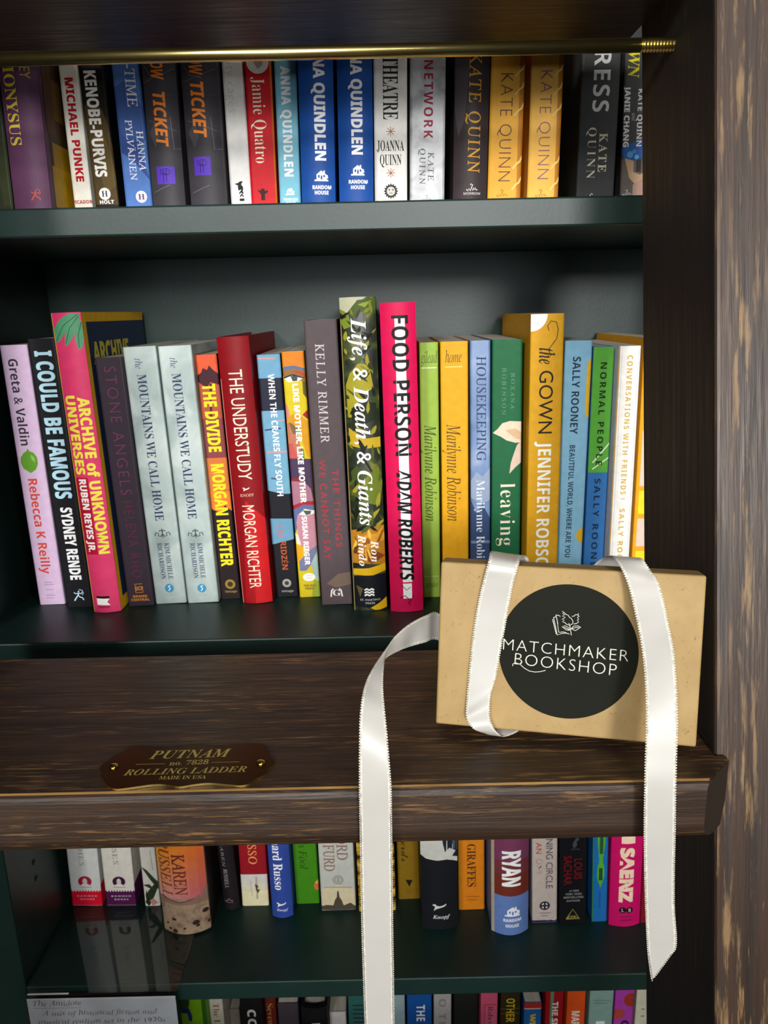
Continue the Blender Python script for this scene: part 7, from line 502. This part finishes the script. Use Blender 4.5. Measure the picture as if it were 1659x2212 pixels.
def tread(zt):
    dy = SL * (zt - LT)
    yback, yfront, yn, ysn = .4304 + dy, .2905 + dy, .3081 + dy, yf(zt) - .0006
    xr, xl = .1541, LXL - .0046
    b = bmesh.new(); th = .0322
    pts = [(LXL + .0002, yback), (LXL + .0002, ysn), (xl, ysn), (xl, yn), (xl + .0168, yfront), (xr - .0168, yfront), (xr, yn), (xr, ysn), (LX - .0002, ysn), (LX - .0002, yback)]
    fs = prism(b, [(x - lo.x, y - lo.y) for x, y in pts], zt - th - lo.z, zt - lo.z)
    for f in fs:
        f.normal_update()
    ends = [f for f in fs if abs(f.normal.x) > .5 and f.calc_center_median().y < ysn - lo.y]
    for f in ends: f.material_index = 2
    zt_l, zb_l = zt - lo.z, zt - th - lo.z
    fe = [e for e in b.edges if all(abs(v.co.y - (yfront - lo.y)) < 1e-5 for v in e.verts)]
    top = [e for e in fe if all(abs(v.co.z - zt_l) < 1e-5 for v in e.verts)]
    bot = [e for e in fe if all(abs(v.co.z - zb_l) < 1e-5 for v in e.verts)]
    r1 = bmesh.ops.bevel(b, geom=bot, offset=.012, segments=8, affect='EDGES', profile=.5)
    top = [e for e in b.edges if all(abs(v.co.y - (yfront - lo.y)) < 1e-5 and abs(v.co.z - zt_l) < 1e-5 for v in e.verts)]
    r2 = bmesh.ops.bevel(b, geom=top, offset=.0035, segments=4, affect='EDGES', profile=.5)
    wf = sorted(r2['faces'], key=lambda f: -f.calc_center_median().z)
    if wf: wf[0].material_index = 1
    rest = [e for e in b.edges if e.is_manifold and e.calc_face_angle(0) > .9 and all(v.co.z > zt_l - 1e-4 for v in e.verts) and not all(abs(v.co.y - (yback - lo.y)) < 1e-4 for v in e.verts)]
    bmesh.ops.bevel(b, geom=rest, offset=.0007, segments=2, affect='EDGES')
    return link('tread', b, [TREADW, WORN, ENDW], ladder)
for k in (1, 0, -1, -2, -3): tread(LT + .383 * k)
# brass tie rod under each tread, threaded where it enters the stiles
ROD = brass('polished_brass', (224, 204, 132), .27)
def rod(zt):
    b = bmesh.new(); y = .505 + SL * (zt - .1); zz = zt - .0295 - .002
    zz = zt - .0574; y = .403 + SL * zz
    P = lambda x: Vector((x, y, zz)) - lo
    r = .0033
    cyl(b, P(LXL - .01), P(LX - .0165), r, 28)
    x = LX - .0165
    pitch = .0016
    while x < LX + .008:
        cyl(b, P(x), P(x + pitch / 2), r * .82, 20, r * 1.02); cyl(b, P(x + pitch / 2), P(x + pitch), r * 1.02, 20, r * .82); x += pitch
    o = link('tie_rod', b, ROD, ladder)
    for p in o.data.polygons: p.use_smooth = p.area > .0008 * r
    return o
for k in (1, 0, -1, -2): rod(LT + .383 * k)

# engraved plate on the tread
def smooth_loop(P, sub=4):
    out = []; n = len(P)
    for i in range(n):
        p0, p1, p2, p3 = (Vector(P[(i + k) % n]) for k in (-1, 0, 1, 2))
        for k in range(sub):
            u = k / sub
            q = .5 * (2 * p1 + (p2 - p0) * u + (2 * p0 - 5 * p1 + 4 * p2 - p3) * u * u + (3 * p1 - p0 - 3 * p2 + p3) * u ** 3)
            out.append((q.x, q.y))
    return out
PLATE_D = brass('bronzed_plate', (92, 58, 16), .34)
b = bmesh.new(); zt = LT
prism(b, [(x, y - lo.y) for x, y in smooth_loop(PLAQUE['outline'])], zt + .0001 - lo.z, zt + .0011 - lo.z)
tops = [f for f in b.faces if f.normal.z > .5 or len(f.verts) > 20]
for f in b.faces: f.material_index = 0 if len(f.verts) > 20 else 1
def flat(vs, fs, z, m):
    vv = [b.verts.new((x, y - lo.y, z - lo.z)) for x, y in vs]
    for f in fs:
        try: b.faces.new([vv[i] for i in f]).material_index = m
        except ValueError: pass
for s, st, A, Bq, cap in PLAQUE['texts']:
    L = math.hypot(Bq[0] - A[0], Bq[1] - A[1]); ang = math.atan2(Bq[1] - A[1], Bq[0] - A[0])
    vs, fs = text_xy(s, st, L, cap)
    flat([(A[0] + x * math.cos(ang) - y * math.sin(ang), A[1] + x * math.sin(ang) + y * math.cos(ang)) for x, y in vs], fs, zt + .00118, 2)
for l in PLAQUE['lines']:
    vs, fs = stroke(l, .0003); flat(vs, fs, zt + .00118, 2)
plate = link('name_plate', b, [PLATE_D, brass('bright_brass_rim', (224, 192, 112), .3), plain('engraving', (176, 154, 80), .5, .3)], ladder)
for x, y in PLAQUE['screws']:
    b = bmesh.new()
    bmesh.ops.create_uvsphere(b, u_segments=16, v_segments=10, radius=.0021)
    for v in b.verts: v.co.z *= .55
    o = link('screw', b, brass('screw_brass', (224, 188, 80), .2), plate, smooth=True)
    o.location = (x, y - lo.y, zt + .0013 - lo.z)

# ------------------------------------------------------------------ gift box
BO, BM, (BW, BH, BT) = Vector([0.02276, 0.33468, -0.19426]), Matrix([[0.98197, 0.1825, 0.04931], [-0.18836, 0.96678, 0.1728], [-0.01614, -0.17897, 0.98372]]), (0.1199, 0.0794, 0.0203)
kraft, nt, bs = base_mat('kraft_card')
f1 = noise(nt, 55, detail=6, rough=.6); f2 = noise(nt, 520, (1, 1, .8), detail=5, dist=1.5)
mx = nt.nodes.new('ShaderNodeMix'); mx.data_type = 'RGBA'; mx.blend_type = 'MULTIPLY'; mx.inputs['Factor'].default_value = .8
nt.links.new(ramp(nt, f1, [(.3, (.31, .195, .062, 1)), (.7, (.385, .255, .095, 1))]), mx.inputs['A'])
nt.links.new(ramp(nt, f2, [(.30, rgb((208, 184, 144))), (.36, (1, 1, 1, 1))]), mx.inputs['B'])
nt.links.new(mx.outputs['Result'], bs.inputs['Base Color']); bs.inputs['Roughness'].default_value = .62
gift = bpy.data.objects.new('gift_box', None); C.objects.link(gift); gift.empty_display_size = .02
gift.matrix_world = Matrix.Translation(BO) @ BM.to_4x4()
tag(gift, 'small kraft cardboard gift box with a round black sticker standing on the ladder tread', 'box')
b = bmesh.new(); box(b, 0, BW, 0, BT - .004, 0, BH, .0011, 3); link('lid', b, kraft, gift)
b = bmesh.new(); box(b, .0012, BW - .0012, .004, BT, .0012, BH - .0012, .0008, 2); link('base', b, kraft, gift)
b = bmesh.new()
SC, SR_ = STICKER['c'], STICKER['r']
def onfront(vs, fs, dy, m):
    vv = [b.verts.new((x, dy, z)) for x, z in vs]
    for f in fs:
        try: b.faces.new([vv[i] for i in f]).material_index = m
        except ValueError: pass
n = 96
ra = [(SC[0] + SR_ * math.cos(2*math.pi*i/n), SC[1] + SR_ * math.sin(2*math.pi*i/n)) for i in range(n)]
va = [b.verts.new((x, -.0002, z)) for x, z in ra]; vb = [b.verts.new((x, .0000, z)) for x, z in ra]
b.faces.new(va)
for i in range(n): b.faces.new((va[i], va[(i+1) % n], vb[(i+1) % n], vb[i]))
for s, (A, Bq, cap) in (('MATCHMAKER', STICKER['t1']), ('BOOKSHOP', STICKER['t2'])):
    L = math.hypot(Bq[0] - A[0], Bq[1] - A[1]); ang = math.atan2(Bq[1] - A[1], Bq[0] - A[0])
    vs, fs = text_xy(s, 'LT', L, cap, 1.12)
    onfront([(A[0] + x * math.cos(ang) - y * math.sin(ang), A[1] + x * math.sin(ang) + y * math.cos(ang)) for x, y in vs], fs, -.00026, 1)
for l in STICKER['logo']:
    vs, fs = stroke(l, .00026 if len(l) != 9 or l[0][1] > .045 else .0003); onfront(vs, fs, -.00026, 1)
link('sticker', b, [plain('sticker_black', (25, 26, 19), .8, 0, .15), plain('sticker_print', (207, 207, 192), .6)], gift, recalc=False)

# ------------------------------------------------------------------ ribbon
satin, nt, bs = base_mat('ivory_satin')
f = noise(nt, 60, (1, 1, 1), detail=2)
nt.links.new(ramp(nt, f, [(.3, (.46, .445, .41, 1)), (.7, (.48, .465, .43, 1))]), bs.inputs['Base Color'])
bs.inputs['Roughness'].default_value = .34; bs.inputs['Specular IOR Level'].default_value = .6; bs.inputs['Anisotropic'].default_value = .4
selv, nt, bs = base_mat('ribbon_selvedge')
f = noise(nt, 900, detail=2)
nt.links.new(ramp(nt, f, [(.3, rgb((182, 178, 164))), (.7, rgb((222, 219, 208)))]), bs.inputs['Base Color']); bs.inputs['Roughness'].default_value = .8
bump(nt, bs, f, .5, .0004)
def catmull(P, sub):
    out = []
    for i in range(len(P) - 1):
        p0, p1, p2, p3 = P[max(i-1, 0)], P[i], P[i+1], P[min(i+2, len(P)-1)]
        d01, d12, d23 = max((p1-p0).length, 1e-6) ** .5, max((p2-p1).length, 1e-6) ** .5, max((p3-p2).length, 1e-6) ** .5
        m1 = (p2 - p1) + d12 * ((p1 - p0) / d01 - (p2 - p0) / (d01 + d12)) if i > 0 else (p2 - p1)
        m2 = (p2 - p1) + d12 * ((p3 - p2) / d23 - (p3 - p1) / (d12 + d23)) if i < len(P) - 2 else (p2 - p1)
        for k in range(sub):
            t = k / sub
            out.append((2*t**3 - 3*t**2 + 1) * p1 + (t**3 - 2*t**2 + t) * m1 + (-2*t**3 + 3*t**2) * p2 + (t**3 - t**2) * m2)
    out.append(P[-1]); return out
LE = catmull([Vector(a) for a, _ in RIBBON], 8); RE = catmull([Vector(c) for _, c in RIBBON], 8)
b = bmesh.new(); U = (0, .07, .14, .3, .5, .7, .86, .93, 1)
rows = [[b.verts.new(l.lerp(r, u)) for u in U] for l, r in zip(LE, RE)]
for r0, r1 in zip(rows, rows[1:]):
    for i in range(len(U) - 1):
        b.faces.new((r0[i], r0[i+1], r1[i+1], r1[i])).material_index = 1 if i in (0, len(U) - 2) else 0
ribbon = link('satin_ribbon', b, [satin, selv], None, smooth=True, recalc=False)
tag(ribbon, 'ivory satin ribbon looped around the kraft box with two long tails hanging over the tread', 'ribbon')
sm = ribbon.modifiers.new('thickness', 'SOLIDIFY'); sm.thickness = .00022; sm.offset = 0
for E, O in ((LE, RE), (RE, LE)):
    b = bmesh.new(); acc = 0; nxt = 0; step = .00115
    for i in range(len(E) - 1):
        p, q = E[i], E[i+1]; seg = (q - p).length
        if seg < 1e-7: continue
        dirv = (q - p) / seg
        while nxt < acc + seg:
            t = (nxt - acc) / seg; c = p.lerp(q, t); o = O[i].lerp(O[i+1], t)
            out = (c - o).normalized(); nn = dirv.cross(out).normalized() * .00011
            a0, a1 = c - dirv * .00042 - out * .0003, c + dirv * .00042 - out * .0003
            e0, e1 = c - dirv * .0002 + out * .00055, c + dirv * .0003 + out * .0005
            for sg in (1, -1):
                vs = [b.verts.new(v + nn * sg) for v in (a0, a1, e1, e0)]; b.faces.new(vs if sg > 0 else vs[::-1])
            nxt += step
        acc += seg
    link('picot_edge', b, selv, ribbon, recalc=False)

# ------------------------------------------------------------------ shelf talker (clear acrylic holder with a card)
acr = bpy.data.materials.new('clear_acrylic'); acr.use_nodes = True
nt = acr.node_tree; nt.nodes.clear()
out = nt.nodes.new('ShaderNodeOutputMaterial'); mix = nt.nodes.new('ShaderNodeMixShader')
tr = nt.nodes.new('ShaderNodeBsdfTransparent'); tr.inputs[0].default_value = (.93, .95, .95, 1)
gl = nt.nodes.new('ShaderNodeBsdfGlossy'); gl.inputs['Roughness'].default_value = .03
fr = nt.nodes.new('ShaderNodeFresnel'); fr.inputs['IOR'].default_value = 1.7
geo = nt.nodes.new('ShaderNodeNewGeometry'); fm = nt.nodes.new('ShaderNodeMath'); fm.operation = 'MULTIPLY'
fi = nt.nodes.new('ShaderNodeMath'); fi.operation = 'SUBTRACT'; fi.inputs[0].default_value = 1
nt.links.new(geo.outputs['Backfacing'], fi.inputs[1]); nt.links.new(fr.outputs[0], fm.inputs[0]); nt.links.new(fi.outputs[0], fm.inputs[1])
nt.links.new(fm.outputs[0], mix.inputs[0]); nt.links.new(tr.outputs[0], mix.inputs[1]); nt.links.new(gl.outputs[0], mix.inputs[2]); nt.links.new(mix.outputs[0], out.inputs[0])
HX0, HX1, HY, HZ = -.3055, -.1797, .5155, -.5423
holder = thing('sign_holder', 'clear acrylic sign holder hooked on the front edge of the lower shelf', 'sign holder', (HX0, HY, HZ))
W_ = HX1 - HX0
b = bmesh.new(); box(b, 0, W_, .001, .17, .0003, .0018, .0003, 1); link('shelf_plate', b, acr, holder)
b = bmesh.new(); box(b, 0, W_, 0, .0014, -.105, .0018, .0003, 1); box(b, 0, W_, -.0042, -.0030, -.105, -.0006, .0003, 1); box(b, 0, W_, -.0042, .0014, -.1065, -.105, 0)
link('card_pocket', b, acr, holder)
b = bmesh.new(); box(b, .002, .036, -.0006, .0008, .0019, .0021, 0); link('tape_strip', b, plain('white_tape', (232, 230, 224), .4), holder)
card = thing('note_card', 'handwritten white note card standing in the clear acrylic holder', 'card', (HX0, HY - .0016, HZ))
b = bmesh.new(); box(b, .0015, W_ - .0015, 0, .0004, -.104, -.0012, 0)
def oncard(vs, fs):
    vv = [b.verts.new((x, -.00008, z)) for x, z in vs]
    for f in fs:
        try: b.faces.new([vv[i] for i in f]).material_index = 1
        except ValueError: pass
for s, x0, x1, z, cap in (('The Antidote', .006, .046, -.0085, .0052), ('A mix of historical fiction and', .012, .108, -.0185, .0048), ('magical realism set in the 1930s', .008, .114, -.0272, .0048)):
    vs, fs = text_xy(s, 'I', x1 - x0, cap); oncard([(x0 + x, z + y + .0006 * math.sin(x * 400)) for x, y in vs], fs)
vs, fs = stroke([(.006, -.0106), (.045, -.0110)], .0003); oncard(vs, fs)
link('paper', b, [plain('note_paper', (180, 177, 182), .7), plain('pencil_grey', (92, 88, 94), .7)], card, recalc=False)

# ------------------------------------------------------------------ all the books
for d in BOOKS: book(d)
